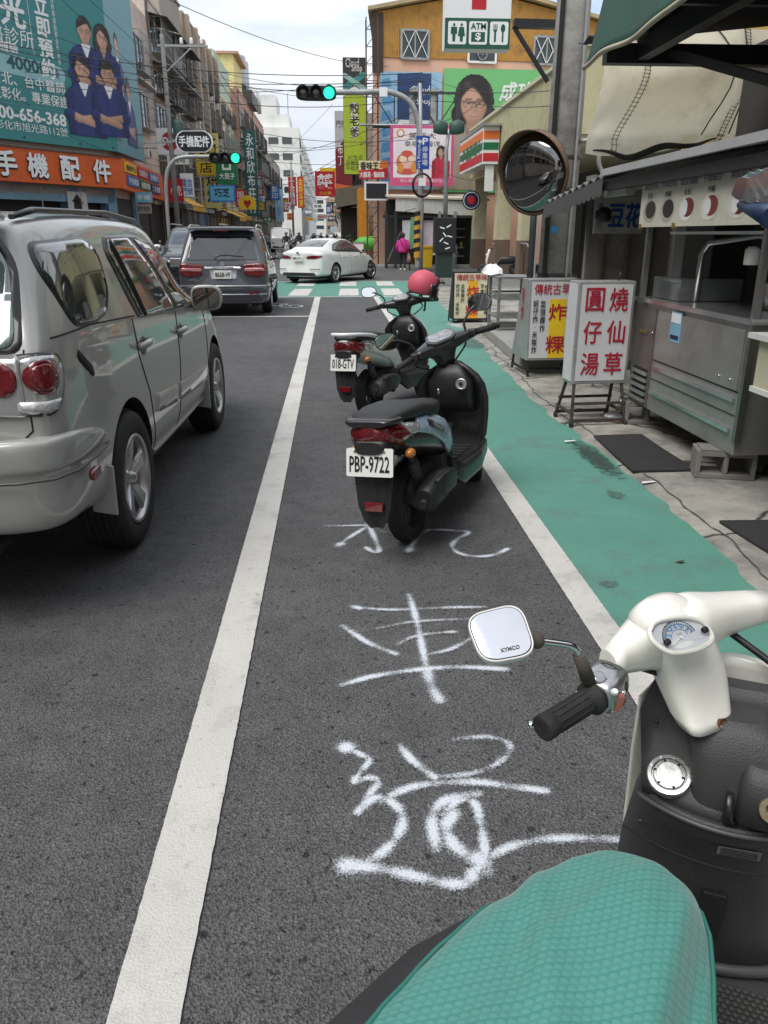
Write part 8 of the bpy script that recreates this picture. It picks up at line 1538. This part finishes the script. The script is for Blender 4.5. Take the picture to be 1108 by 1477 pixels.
        mc = st((s * .315, .835, 1.135)); mn = stv((-s * .15, -.95, .2)).normalized(); mx_, my_ = frame_of(mn)
        hz = V((0, 0, 1)); mx_ = (mn.cross(hz)).normalized(); my_ = mx_.cross(mn).normalized()
        mh = B().sell([(mc - mn * .03, mx_ * .045, my_ * .03, 2.4), (mc - mn * .01, mx_ * .072, my_ * .05, 2.6), (mc, mx_ * .075, my_ * .053, 2.6)], 24).build('mirror', BLK, o); B().sell([(mc + mn * .0005, mx_ * .069, my_ * .047, 2.6), (mc + mn * .002, mx_ * .068, my_ * .046, 2.6)], 24).build('mirror_glass', MIRG, mh)
        B().tube(smooth_path([st((s * .16, .86, .97)), st((s * .17, .93, .92)), st((s * .08, .93, .86)), st((s * .03, .9, .82))]), .006, 6).build('brake_cable', INK, o)
    B().sell([(st((0, .93, .95)), stv((.07, 0, 0)), stv((0, 0, .04)), 3), (st((0, .965, .95)), stv((.05, 0, 0)), stv((0, 0, .03)), 3)]).build('headlight', LENSC, o)
    B().tube([(-.1, .3, .2), (-.19, .36, .02), (-.21, .34, .012)], .011, 8).build('side_stand', DGR, o)
    return o, st
bs, _ = scooter('parked_scooter', 'black scooter with grey-blue side panels and a white plate, parked on the sprayed characters', (.385, 3.88, 0), R(-25.5), R(-4.5), PLBL, R(42), 'PBP-9722')
ws, wst = scooter('parked_scooter', 'older white and black scooter with a pink helmet on its bar, behind the black one', (.31, 6.87, 0), R(-29), R(-3), PLW, R(16), '018-GTV', True)
# pink helmet hung on the right handlebar
hp = WM[ws.name] @ V(wst((.22, .78, 1.10)))
hl = thing('helmet', 'open-faced matt pink helmet with a dark visor, hung on the white scooter handlebar', 'helmet', hp, R(-85), None, (R(8), R(-8)))
b = B(); rings = []
for i in range(15):
    t = i / 14; ph = math.pi * .98 * t * .68; rings.append([V((.125 * math.sin(ph) * math.cos(a), .145 * math.sin(ph) * math.sin(a), .14 * math.cos(ph) + .02)) for a in (6.283 * j / 32 for j in range(32))])
for i, q in enumerate((.94, .90)): rings.append([V((p.x * q, p.y * q, p.z + .006 * i)) for p in rings[14]])
b.loft(rings, True, True); b.build('shell', pm('helmet_pink', 214, 92, 112, .55, var=.06), hl)
b = B(); b.loft([[V((.131 * math.sin(a) * k, .152 * math.cos(a) * k, z)) for a in np.linspace(-1.25, 1.25, 18)] for z, k in ((.06, 1.0), (.0, 1.04), (-.06, 1.05), (-.085, 1.02))], False, True, False); vz = b.build('visor', mat('visor_dark', (.03, .02, .02), .08, coat=1), hl); q = vz.modifiers.new('s', 'SOLIDIFY'); q.thickness = .004
B().sell([((0, .135, .085), V((.1, 0, 0)), V((0, 0, .02)), 3), ((0, .19, .075), V((.085, 0, 0)), V((0, 0, .01)), 3)]).build('peak', PLB, hl); B().tube([V((.12 * math.cos(a), .14 * math.sin(a), -.075)) for a in np.linspace(0, 6.283, 31)[:-1]], .01, 8, closed=True).build('edge_trim', BLK, hl)
B().tube(smooth_path([(.11, .02, -.07), (.1, .03, -.14), (.04, .05, -.2), (.0, .05, -.21)]), .01, 6).build('chin_strap', BLK, hl); B().tube(smooth_path([(-.11, .02, -.07), (-.09, .03, -.12), (-.06, .0, -.15)]), .01, 6).build('chin_strap', BLK, hl)

# ================================================================ foreground scooter: white handlebar cowl, black leg shield, teal seat cover
fg = thing('foreground_scooter', 'scooter in the foreground with an ivory handlebar cowl, black leg shield and square white-rimmed mirror', 'scooter', (.3, .58, 0), R(-32))
IVO = mat('ivory_plastic', srgb(229, 228, 219), .32, var=.03, scale=3, coat=.45, dirt=.22, dcol=(.45, .42, .35), dscale=6, bump=.04, bscale=30)
SHB = mat('shield_black', (.042, .042, .043), .45, var=.25, scale=8, bump=.25, bscale=420, dirt=.45, dcol=(.062, .06, .056), dscale=3.5)
HD = V((.423, .906, 0)); LT = V((.906, -.423, 0)); O_ = V((.59, .926, 0))
def F(a, b, z): return O_ + LT * a + HD * b + V((0, 0, z))
UXB = V((.90, .36, .05)).normalized(); FWB = V((-.25, .95, 0)).normalized(); RDB = (-FWB + V((0, 0, 1.1))).normalized()
def bd(bld, name, m, parent=fg, **k): return bld.build(name, m, parent, world=True, **k)
# leg shield
rings = []
for z, w, b0, cv in ((.26, .15, .09, .04), (.4, .155, .075, .045), (.55, .15, .045, .045), (.645, .14, .012, .045), (.685, .132, -.012, .045), (.697, .126, -.008, .045)):
    rings.append([F(w * x, b0 + cv * x * x + (.02 * abs(x) ** 8), z) for x in np.linspace(-1, 1, 17)] + [F(w * x * .97, b0 + cv + .07, z) for x in np.linspace(1, -1, 17)])
b = B(); b.loft(rings, True, True); bd(b, 'leg_shield', SHB)
rings = []
for z, w, b0, cv in ((.69, .126, -.004, .045), (.712, .13, .006, .04), (.735, .133, .03, .035), (.752, .138, .07, .03), (.80, .145, .09, .02), (.855, .13, .10, .02), (.875, .09, .11, .01)):
    rings.append([F(w * x, b0 + cv * x * x, z) for x in np.linspace(-1, 1, 13)] + [F(w * x * .97, max(b0 + cv + .02, .14), z) for x in np.linspace(1, -1, 13)])
b = B(); b.loft(rings, True, True); bd(b, 'upper_shield', SHB)
# outer ivory shell seen as a thin edge
b = B(); rings = []
for z, w in ((.24, .12), (.4, .145), (.58, .15), (.72, .152), (.82, .15), (.87, .12), (.89, .08)):
    rings.append([F(w * x, .14 + .06 * (1 - x * x) + (.0 if abs(x) < .95 else -.02), z) for x in np.linspace(-1, 1, 15)] + [F(w * x * .96, .125 + .06 * (1 - x * x), z) for x in np.linspace(1, -1, 15)])
b.loft(rings, True, True); bd(b, 'front_shell', IVO)
# central column with ignition hump
b = B(); b.sell([(F(.028, .062, .66), LT * .08, HD * .05, 4), (F(.026, .055, .72), LT * .082, HD * .05, 4), (F(.016, .062, .79), LT * .08, HD * .05, 4), (F(0.0, .075, .83), LT * .07, HD * .045, 4), (F(-.01, .085, .85), LT * .05, HD * .035, 3)], 32); bd(b, 'column_cover', SHB)
b = B(); b.sell([(F(.066, .03, .70), LT * .05, HD * .03, 4), (F(.066, .018, .715), LT * .056, HD * .038, 4), (F(.066, .022, .785), LT * .055, HD * .036, 4), (F(.066, .035, .805), LT * .048, HD * .03, 4)], 28); bd(b, 'ignition_hump', SHB)
ic = F(.058, -.017, .755); nI = (-HD + V((0, 0, .45)) - LT * .1).normalized(); b = B(); b.lathe([(.021, -.012), (.021, .004), (.019, .007), (.011, .007), (.011, .003), (.008, .002)], ic, nI, 30, False); ig = bd(b, 'ignition_lock', mat('worn_brass', (.45, .38, .24), .3, .9, var=.3, scale=30, dirt=.4, dscale=20))
b = B(); b.lathe([(.0075, .004), (.006, .009), (.003, .009)], ic, nI, 18); bd(b, 'key_slot', INK, ig)
hk = F(.0, .004, .74); b = B(); b.sell([(hk + V((0, 0, .012)), LT * .005, HD * .006, 3), (hk - HD * .012, LT * .006, HD * .007, 3), (hk - HD * .018 - V((0, 0, .02)), LT * .008, HD * .007, 3), (hk - HD * .006 + LT * .006 - V((0, 0, .036)), LT * .012, HD * .008, 3)], 14); bd(b, 'bag_hook', mat('hook_black', (.012, .012, .012), .3))
# fuel cap on the left shelf
fc = F(-.088, .036, .735); nF = (-HD * .62 + V((0, 0, 1)) - LT * .1).normalized(); b = B(); b.lathe([(.034, -.01), (.0345, .003), (.033, .0055), (.0275, .006), (.0262, .003), (.026, .0015)], fc, nF, 44, False); cp = bd(b, 'fuel_cap_ring', mat('cap_steel', (.6, .6, .59), .25, .9, var=.12, scale=60))
b = B(); b.lathe([(.0252, .0), (.025, .006), (.0235, .0085), (.0195, .009), (.019, .0075), (.001, .0078)], fc, nF, 40, False); bd(b, 'fuel_cap', mat('cap_centre', (.5, .5, .49), .3, .85, var=.4, scale=160), cp)
x, y = frame_of(nF)
for k in range(9): a = k * .698 + .2; q = B(); q.lathe([(.0022, .005), (.0018, .0068)], fc + (x * math.cos(a) + y * math.sin(a)) * .0303, nF, 8); bd(q, 'bolt', CHR, cp)
for k in range(6): a = k * 1.047; q = B(); q.box(fc + (x * math.cos(a) + y * math.sin(a)) * .0217 + nF * .008, (.004, .004, .003)); bd(q, 'notch', INK, cp)
# lip under the shelf, data label, rubber pad, floor
lipz = [F(.133 * t, -.013 + .045 * t * t, .69) for t in np.linspace(-1, 1, 25)]; bd(B().tube(lipz, .0045, 8), 'shelf_lip', mat('lip_grey', (.06, .06, .06), .4))
def on_shield(t, z, d=0): # point on the rider side of the shield
    b0 = float(np.interp(z, [.26, .4, .55, .645, .685], [.09, .075, .045, .012, -.012])); return F(.145 * t, b0 - .002 + .045 * t * t - d, z)
nS = (-HD).normalized()
b = B(); b.prism([on_shield(-.02, .648, .003), on_shield(-.02, .624, .003), on_shield(.42, .624, .003), on_shield(.42, .648, .003)], nS * .001); lb_ = bd(b, 'data_label', mat('label_grey', (.2, .2, .2), .4, .2, var=.4, scale=80))
for k in range(4): q = B(); q.prism([on_shield(.01, .644 - .005 * k, .0045), on_shield(.01, .6425 - .005 * k, .0045), on_shield(.39, .6425 - .005 * k, .0045), on_shield(.39, .644 - .005 * k, .0045)], nS * .0003); bd(q, 'label_line', INK, lb_)
b = B(); pts = rounded([(-.06, .515), (-.06, .40), (.22, .40), (.22, .515)], .02); b.prism([on_shield(t, z, .0) for t, z in pts], nS * .008); bd(b, 'rubber_pad', mat('pad_black', (.012, .012, .012), .7, bump=.3, bscale=200), bevel=.002)
b = B(); b.prism([F(-.17, .11, .25), F(.17, .11, .25), F(.15, -.4, .25), F(-.15, -.4, .25)], (0, 0, .05)); bd(b, 'floorboard', SHB, bevel=.01)
tr = B(); tr.tube([F(.15 * t, .083 + .04 * t * t, .315) for t in np.linspace(-1, 1, 15)], .012, 8); bd(tr, 'floor_trim', mat('lip_grey', (.06, .06, .06), .4))
fm = B()
for i in range(24):
    for j in range(26):
        a_, b_ = -.138 + .012 * i + .006 * (j % 2), .045 - .0105 * j; fm.lathe([(.0055, 0), (.005, .003), (.002, .004)], F(a_, b_ + .02, .30), UZ, 7)
bd(fm, 'floor_mat', mat('mat_grey', (.05, .048, .045), .8, dirt=.6, dcol=(.11, .1, .09), dscale=6))
# wheels, engine, tail behind the rider (mostly hidden)
b = B(); b.lathe([(.14, -.04), (.2, -.045), (.215, 0), (.2, .045), (.14, .04)], F(0, .42, .215), LT, 30, caps=False); bd(b, 'wheel', RUB)
b = B(); b.lathe([(.14, -.045), (.2, -.05), (.215, 0), (.2, .05), (.14, .045)], F(0, -.82, .215), LT, 30, caps=False); bd(b, 'wheel', RUB)
b = B(); b.sell([(F(0, -.32, .52), LT * .06, V((0, 0, .14)), 3), (F(-.02, -.5, .5), LT * .15, V((0, 0, .17)), 3), (F(-.03, -.9, .55), LT * .16, V((0, 0, .14)), 3), (F(-.02, -1.25, .62), LT * .08, V((0, 0, .06)), 3)], 24); bd(b, 'rear_body', IVO)
# steering head cowl
def Pq(p, back): return V(p) + FWB * back
b = B(); b.sell([(Pq((0.574,0.966,0.838), .03), UXB * .042, FWB * .03, 3.6), (Pq((0.576,0.977,0.85), .036), UXB * .049, FWB * .036, 3.4), (Pq((0.572,1.001,0.885), .04), UXB * .058, FWB * .042, 3.2), (Pq((0.56,1.015,0.92), .042), UXB * .060, FWB * .054, 3.0), (Pq((0.545,1.022,0.95), .042), UXB * .064, FWB * .054, 2.8), (Pq((0.532,1.026,0.975), .04), UXB * .066, FWB * .052, 2.6), (Pq((0.522,1.023,0.995), .036), UXB * .063, FWB * .047, 2.4), (Pq((0.519,1.028,1.008), .032), UXB * .052, FWB * .036, 2.3), (Pq((0.518,1.034,1.016), .03), UXB * .036, FWB * .026, 2.2), (Pq((0.518,1.035,1.02), .03), UXB * .014, FWB * .011, 2)], 40)
cw = bd(b, 'handlebar_cowl', IVO)
b = B(); b.sell([(Pq((0.533,1.021,0.955), .04), FWB * .05, V((0, 0, .055)), 2.6), (Pq((0.482,1.013,0.955), .034), FWB * .042, V((0, 0, .042)), 2.6), (Pq((0.426,0.98,0.955), .025), FWB * .026, V((0, 0, .026)), 2.6), (Pq((0.404,0.966,0.95), .02), FWB * .023, V((0, 0, .023)), 2.6)], 28); bd(b, 'cowl_arm', IVO)
hc = Pq((0.534,1.022,0.965), .04); b = B(); b.sell([(hc, FWB * .05, V((0, 0, .052)), 2.6), (hc + UXB * .05, FWB * .046, V((0, 0, .048)), 2.6), (hc + UXB * .10, FWB * .036, V((0, 0, .036)), 2.6), (hc + UXB * .16 - FWB * .01, FWB * .029, V((0, 0, .029)), 2.6), (hc + UXB * .20 - FWB * .02, FWB * .025, V((0, 0, .025)), 2.6)], 28); bd(b, 'cowl_arm', IVO)
b = B(); b.tube([hc + UXB * .2 - FWB * .02, hc + UXB * .33 - FWB * .06], .017, 16); bd(b, 'grip', RUB)
b = B(); b.lathe([(.008, 0), (.0085, .004), (.006, -.01)], V((0.586,0.977,0.846)) - FWB * .001, (.3, -.8, .3), 16); bd(b, 'screw_hole', mat('rust_stain', (.14, .06, .02), .8), cw)
# speedometer
sN = RDB; sc0 = V((0.499,0.965,1.012))
SPX = [(0.449,0.958,1.024), (0.461,0.972,1.031), (0.487,0.983,1.031), (0.521,0.992,1.027), (0.547,0.992,1.017), (0.555,0.98,1.004), (0.548,0.969,0.997), (0.521,0.954,0.995), (0.484,0.942,0.998), (0.467,0.942,1.004), (0.452,0.949,1.015)]
SN = V((.27, -.62, .74)).normalized(); SPX = [V(p) - SN * .009 for p in SPX]; cen = sum(SPX, V()) / len(SPX)
SM_ = smooth_path(SPX + [SPX[0]], 4)[:-1]
b = B(); b.tube([p + SN * -.001 for p in SM_], .0042, 10, closed=True); bd(b, 'speedometer_bezel', IVO)
b = B(); b.prism([p - SN * .004 for p in SM_], SN * .002); dial = bd(b, 'dial', mat('dial_pale', srgb(205, 208, 212), .4, var=.05))
du = (UXB - SN * UXB.dot(SN)).normalized(); dv = SN.cross(du)
dcn = cen - SN * .0015 - dv * .004
def darc(r, a0, a1, w, m): bd(B().tube([dcn + du * r * 1.25 * math.cos(R(t)) + dv * r * math.sin(R(t)) for t in np.linspace(a0, a1, 26)], w, 5), 'dial_arc', m, dial)
DBL = pm('dial_blue', 70, 140, 190)
darc(.026, 8, 172, .0005, INK); darc(.021, 8, 172, .0006, DBL); darc(.013, 8, 172, .0004, DBL)
for k in range(25): a = R(10 + 160 * k / 24); e = du * 1.25 * math.cos(a) + dv * math.sin(a); bd(B().bar(dcn + e * (.0215 if k % 3 else .0175), dcn + e * .0255, .0006 if k % 3 else .001), 'dial_tick', INK if k % 3 else DBL, dial)
for k, tx in enumerate(('20', '40', '60', '80', '100')): a = R(152 - 30.5 * k); letters(tx, dcn + (du * 1.25 * math.cos(a) + dv * math.sin(a)) * .0165 + SN * .0005, du, dv, .0065, .004, DBL, dial, .02, depth=.0005)
letters('km/h', dcn + dv * .006 + SN * .0006, du, dv, .009, .003, INK, dial, .0, depth=.0004)
bd(B().bar(dcn, dcn + (du * 1.25 * math.cos(R(205)) + dv * math.sin(R(205))) * .018, .0012), 'needle', LETW, dial); bd(B().lathe([(.0025, 0), (.002, .002)], dcn, SN, 12), 'needle_hub', LETW, dial)
b = B(); b.poly([dcn + du * (.017 * math.cos(t)) * 1.1 + dv * (-.011 + .004 * math.sin(t)) for t in np.linspace(0, 6.28, 20)]); bd(b, 'fuel_gauge', LETW, dial)
for q in ((0.472,0.949,1.011), (0.542,0.98,1.012)): bd(B().lathe([(.0048, -.003), (.0048, .003), (.003, .0035)], V(q) - SN * .007, SN, 18), 'reset_knob', INK, dial)
gl = mat('clear_lens_dial', (.9, .9, .9), .03); gb = gl.node_tree.nodes['Principled BSDF']; gb.inputs['Transmission Weight'].default_value = 1; gb.inputs['IOR'].default_value = 1.05; gl.node_tree.links.remove(gb.inputs['Roughness'].links[0]); gb.inputs['Roughness'].default_value = .02
b = B(); b.prism([p + SN * .0045 for p in SM_], SN * .001); bd(b, 'dial_lens', gl)
# switch block, grip, lever
SWM = mat('switch_chrome', (.5, .5, .5), .28, .9, var=.3, scale=60, dirt=.35, dcol=(.15, .14, .12), dscale=14)
s0, s1 = V((0.396,0.953,0.955)), V((0.356,0.915,0.945)); ax = (s1 - s0).normalized()
up_ = (V((0, 0, 1)) - ax * ax.z).normalized(); sd = ax.cross(up_)
b = B(); b.sell([(s0 - ax * .0, sd * .022, up_ * .022, 3.4), (s0 + ax * .006, sd * .027, up_ * .026, 3.4), (s1 - ax * .004, sd * .029, up_ * .027, 3.4), (s1 + ax * .004, sd * .024, up_ * .023, 3.2)], 30); sw = bd(b, 'switch_block', SWM)
for u_, m_, rr in ((V((0.359,0.917,0.972)), SWM, .0095), (V((0.376,0.905,0.955)), SWM, .008), (V((0.375,0.896,0.962)), LETW, .0045)): bd(B().lathe([(rr, -.004), (rr, .006), (rr * .8, .008)], u_, (up_ - sd * .2 - FWB * .5).normalized(), 20), 'switch_button', m_, sw)
b = B(); b.sell([(V((0.387,0.905,0.948)), UXB * .010, V((0, 0, .006)), 4), (V((0.388,0.903,0.94)), UXB * .012, V((0, 0, .006)), 4), (V((0.386,0.902,0.932)), UXB * .008, V((0, 0, .004)), 4)], 16); bd(b, 'horn_button', pm('horn_red', 176, 110, 96, .5, dirt=.4), sw)
g0, g1 = V((0.354,0.913,0.945)), V((0.266,0.857,0.935)); gx = (g1 - g0).normalized(); L_ = (g1 - g0).length
b = B(); pr = [(.024, 0), (.025, .006), (.018, .01), (.0155, .014)]
for k in range(10): q = .016 + (L_ - .035) * k / 10; pr += [(.0165, q), (.0168, q + (L_ - .035) / 20)]
pr += [(.0165, L_ - .018), (.0185, L_ - .016), (.0185, L_ - .002), (.016, L_), (.006, L_ - .003)]
b.lathe(pr, g0, gx, 28); gu, gv = frame_of(gx)
for k in range(12): a = k * .5236; e = gu * math.cos(a) + gv * math.sin(a); b.bar(g0 + gx * .02 + e * .0163, g0 + gx * (L_ - .022) + e * .0163, .003)
bd(b, 'grip', RUB)
bd(B().tube(smooth_path([s0 + FWB * .03 - V((0, 0, .025)), V((0.344,0.939,0.925)) + FWB * .01, V((0.3,0.915,0.92)) + FWB * .004, V((0.262,0.895,0.915))]), [.006] * 6 + [.0045] * 12 + [.0055], 10), 'brake_lever', ALU); bd(B().ball(V((0.262,0.895,0.915)), .006), 'lever_tip', CHR)
# mirror
bd(B().tube([V((0.346,0.916,0.97)), V((0.323,0.904,1.02))], [.0105, .0085], 14), 'stem_boot', mat('boot_brown', (.07, .06, .05), .75))
bd(B().tube(smooth_path([V((0.325,0.905,1.015)), V((0.317,0.902,1.03)), V((0.304,0.9,1.038)), V((0.262,0.892,1.05))]), .0052, 10), 'mirror_stem', CHR)
bd(B().ball(V((0.26,0.892,1.05)), (.011, .011, .011)), 'mirror_joint', mat('boot_brown', (.07, .06, .05), .75))
MN = V((-.14, -.62, .77)).normalized()
MC = [V(p) for p in ((0.161,0.887,1.091), (0.233,0.89,1.107), (0.245,0.834,1.064), (0.177,0.834,1.052))]
mc = sum(MC, V()) / 4; ma = ((MC[1] - MC[0]) + (MC[2] - MC[3])).normalized(); mb = MN.cross(ma)
loc2 = [((p - mc).dot(ma), (p - mc).dot(mb)) for p in MC]
def mring(k, d): return [mc + ma * x * k + mb * y * k + MN * d for x, y in rounded(loc2, .024, 7)]
b = B(); b.loft([mring(.75, -.03), mring(.93, -.022), mring(1.04, -.008), mring(1.04, .0), mring(1.025, .003), mring(.985, .003), mring(.975, .0)], True, True); mh = bd(b, 'mirror_housing', mat('mirror_rim', srgb(226, 226, 224), .3, coat=.4))
b = B(); b.loft([mring(.98, .0004), mring(.97, .0022)], True, False); bd(b, 'mirror_gasket', INK, mh); b = B(); b.loft([mring(.945, .0005), mring(.94, .0034)], True, False); mg = bd(b, 'mirror_glass', MIRG, mh)
letters('KYMCO', mc + ma * .006 + mb * -.0225 + MN * .0038, ma, mb, .024, .0055, mat('etched_grey', (.06, .06, .06), .6), mg, .03, depth=.0004)
bd(B().tube(smooth_path([hc + UXB * .09 + FWB * .06, F(.13, .12, .86), F(.1, .14, .8)]), .006, 8), 'brake_cable', INK)
# seat, black, under the teal cover
SA = V((-.674, -.739, 0)); SL = V((.739, -.674, 0)); S0 = V((.432, .832, 0))
def seat_rings(g, zs, prof):
    out = []
    for d, w, top, low in prof:
        ring = []
        for t in np.linspace(-1, 1, 57):
            th = t * math.pi / 2; x = math.copysign(w * abs(math.sin(th)) ** .85, t); z = low + (top - low) * max(0, math.cos(th)) ** .5
            ring.append((d, x, z))
        out.append(ring)
    return out
prof = [(-.003, .02, .70, .66), (.006, .055, .722, .64), (.025, .085, .738, .625), (.06, .108, .747, .615), (.12, .132, .752, .605), (.2, .158, .755, .60), (.3, .176, .758, .60), (.45, .182, .768, .61), (.65, .17, .785, .63), (.9, .15, .79, .66)]
RG = seat_rings(0, 0, prof)
def SP(d, x, z): return S0 + SA * d + SL * x + V((0, 0, z))
b = B(); b.loft([[SP(d, x * (1.0 + (.24 * max(0, min(1, (d - .1) / .22)) if x < 0 else 0)), z - .012) for d, x, z in r] + [SP(d, x * .8, .55) for d, x, z in r[::-1]] for r in RG], True, True); bd(b, 'seat', mat('seat_dark', (.022, .022, .023), .55, bump=.3, bscale=300, dirt=.3, dcol=(.06, .06, .058)))
# teal cover
def scale_cloth():
    m = mat('teal_scale_cloth', srgb(52, 128, 116), .6, var=.06, scale=2); t = m.node_tree; n = t.nodes; l = t.links; b = n['Principled BSDF']
    c = n.new('ShaderNodeTexCoord'); mp_ = n.new('ShaderNodeMapping'); mp_.inputs['Rotation'].default_value = (0, 0, R(-6)); mp_.inputs['Scale'].default_value = (82, 112, 0); l.new(c.outputs['Object'], mp_.inputs[0])
    nz = n.new('ShaderNodeTexNoise'); nz.inputs['Scale'].default_value = 5; l.new(c.outputs['Object'], nz.inputs[0])
    s = n.new('ShaderNodeSeparateXYZ'); l.new(mp_.outputs[0], s.inputs[0])
    def M(op, a, b_=None):
        q = n.new('ShaderNodeMath'); q.operation = op
        for i, v in enumerate((a, b_)):
            if v is None: continue
            if hasattr(v, 'is_linked'): l.new(v, q.inputs[i])
            else: q.inputs[i].default_value = v
        return q.outputs[0]
    x0 = M('ADD', s.outputs[0], M('MULTIPLY', nz.outputs[0], 3.0)); y0 = M('ADD', s.outputs[1], M('MULTIPLY', nz.outputs[0], 2.0))
    def layer(off):
        yy = M('ADD', M('MULTIPLY', y0, .5), off); fy = M('FRACT', yy); fx = M('SUBTRACT', M('FRACT', M('ADD', x0, off)), .5)
        fy = M('MULTIPLY', fy, 1.25); return fx, fy, M('SQRT', M('ADD', M('MULTIPLY', fx, fx), M('MULTIPLY', fy, fy)))
    fx, fy, d1 = layer(0.0); fx2, fy2, d2 = layer(.5)
    use1 = M('LESS_THAN', d1, .5); d = M('ADD', M('MULTIPLY', use1, d1), M('MULTIPLY', M('SUBTRACT', 1.0, use1), M('MINIMUM', d2, 1.0)))
    ln = M('ABSOLUTE', M('SUBTRACT', d1, .5)); edge = M('LESS_THAN', ln, .05); ln2 = M('MULTIPLY', M('LESS_THAN', M('ABSOLUTE', M('SUBTRACT', d2, .5)), .05), M('SUBTRACT', 1.0, use1)); e = M('MAXIMUM', edge, ln2)
    src = b.inputs['Base Color'].links[0].from_socket
    q0 = n.new('ShaderNodeMixRGB'); l.new(M('MULTIPLY', d, .9), q0.inputs[0]); q0.inputs[1].default_value = (.085, .275, .235, 1); l.new(src, q0.inputs[2])
    q = n.new('ShaderNodeMixRGB'); l.new(M('MULTIPLY', e, .34), q.inputs[0]); l.new(q0.outputs[0], q.inputs[1]); q.inputs[2].default_value = (.022, .125, .11, 1); l.new(q.outputs[0], b.inputs['Base Color'])
    bu = n.new('ShaderNodeBump'); bu.inputs['Strength'].default_value = .22; bu.inputs['Distance'].default_value = .002; l.new(M('SUBTRACT', 1.0, d), bu.inputs['Height']); l.new(bu.outputs[0], b.inputs['Normal'])
    b.inputs['Sheen Weight'].default_value = .25; return m
cv = thing('seat_cover', 'teal scale-patterned fabric cover stretched over the foreground scooter seat', 'seat cover', (0, 0, .0))
prof2 = []
for (d0, w0, t0, l0), (d1, w1, t1, l1) in zip(prof, prof[1:]):
    for k in range(4): q = k / 4; prof2.append((d0 + (d1 - d0) * q, w0 + (w1 - w0) * q, t0 + (t1 - t0) * q, l0 + (l1 - l0) * q))
prof2.append(prof[-1]); RG2 = seat_rings(0, 0, prof2); rows = []
random.seed(3)
for i, r in enumerate(RG2):
    row = []
    for j, (d, x, z) in enumerate(r):
        t = j / 28 - 1
        w_ = .013 * math.exp(-((x - .075 - .18 * (d - .1)) / .02) ** 2) * min(1, d * 12) + .012 * math.exp(-((x - .03 - .28 * (d - .1)) / .03) ** 2) * min(1, d * 9) - .012 * math.exp(-((x + .05 + .1 * d) / .035) ** 2) * min(1, d * 9) - .014 * math.exp(-((x - .10 - .15 * (d - .1)) / .017) ** 2) * min(1, d * 10) + .011 * math.exp(-((x + .10 - .62 * (d - .16)) / .02) ** 2) - .009 * math.exp(-((x + .125 - .62 * (d - .16)) / .02) ** 2) + .003 * math.exp(-((x - .02 + .3 * d) / .015) ** 2) + .0012 * math.sin(x * 60 + d * 25) * abs(t)
        lim = float(np.interp(d, [0, .1, .26, .5], [1, .9, .64, .54])); jt = int((1 - lim) * 28)
        zz = z if j >= jt else r[jt][2] - .004 * (jt - j) / 28
        row.append(SP(d, (x if j >= jt else r[jt][1] - .0004 * (jt - j)) * 1.02, zz + .006 + w_))
    rows.append(row)
b = B(); b.loft(rows, False, True, False); co = b.build('cover_cloth', scale_cloth(), cv); q = co.modifiers.new('sub', 'SUBSURF'); q.levels = 2; q.render_levels = 2

# piping and seam of the seat, panel screws, cables and dust-catching details of the foreground scooter
sm = []
for d in np.linspace(.012, .62, 40):
    w = float(np.interp(d, [p[0] for p in prof], [p[1] for p in prof])); top = float(np.interp(d, [p[0] for p in prof], [p[2] for p in prof])); low = float(np.interp(d, [p[0] for p in prof], [p[3] for p in prof])); th = R(66)
    sm.append(SP(d, w * abs(math.sin(th)) ** .85 * 1.02, low + (top - low) * math.cos(th) ** .5 + .0085))
b = B(); b.tube(sm, .0028, 6); b.build('side_seam', mat('seam_teal', srgb(44, 112, 102), .7), cv)
hem = [rows[i][max(0, int((1 - float(np.interp(prof2[i][0], [0, .1, .26, .5], [1, .9, .64, .54]))) * 28))] + V((0, 0, .001)) for i in range(2, len(rows) - 6)]
b = B(); b.tube(hem, .0035, 6); b.build('hem', mat('seam_teal', srgb(44, 112, 102), .7), cv)
for q, nn in ((F(-.118, .085, .80), nS), (F(.1, .10, .825), nS), (F(-.122, .004, .66), nS), (F(.122, .004, .66), nS), (F(-.06, .10, .86), nS)): bd(B().lathe([(.0045, -.002), (.0045, .002), (.003, .003)], q - nn * -.002, nn, 12), 'panel_screw', DGR)
bd(B().tube([F(.148 * t, .012 + .043 * t * t, .60) for t in np.linspace(-1, 1, 21)], .0018, 5), 'panel_gap', DRK)
bd(B().tube(smooth_path([s0 - ax * .004 - up_ * .015 + FWB * .02, s0 - ax * .05 - up_ * .03 + FWB * .03, F(-.07, .10, .87), F(-.05, .13, .84)]), .0045, 8), 'clutch_cable', INK)
for t in (.25, .75): p = s0.lerp(s1, t); bd(B().tube([p + (sd * math.cos(a) + up_ * math.sin(a)) * .0285 for a in np.linspace(0, 6.283, 25)[:-1]], .0009, 5, closed=True), 'clamp_gap', INK, sw)
bd(B().lathe([(.0045, 0), (.0045, .003)], s0.lerp(s1, .5) - up_ * .0 - sd * .028, -sd, 10), 'clamp_screw', CHR, sw)
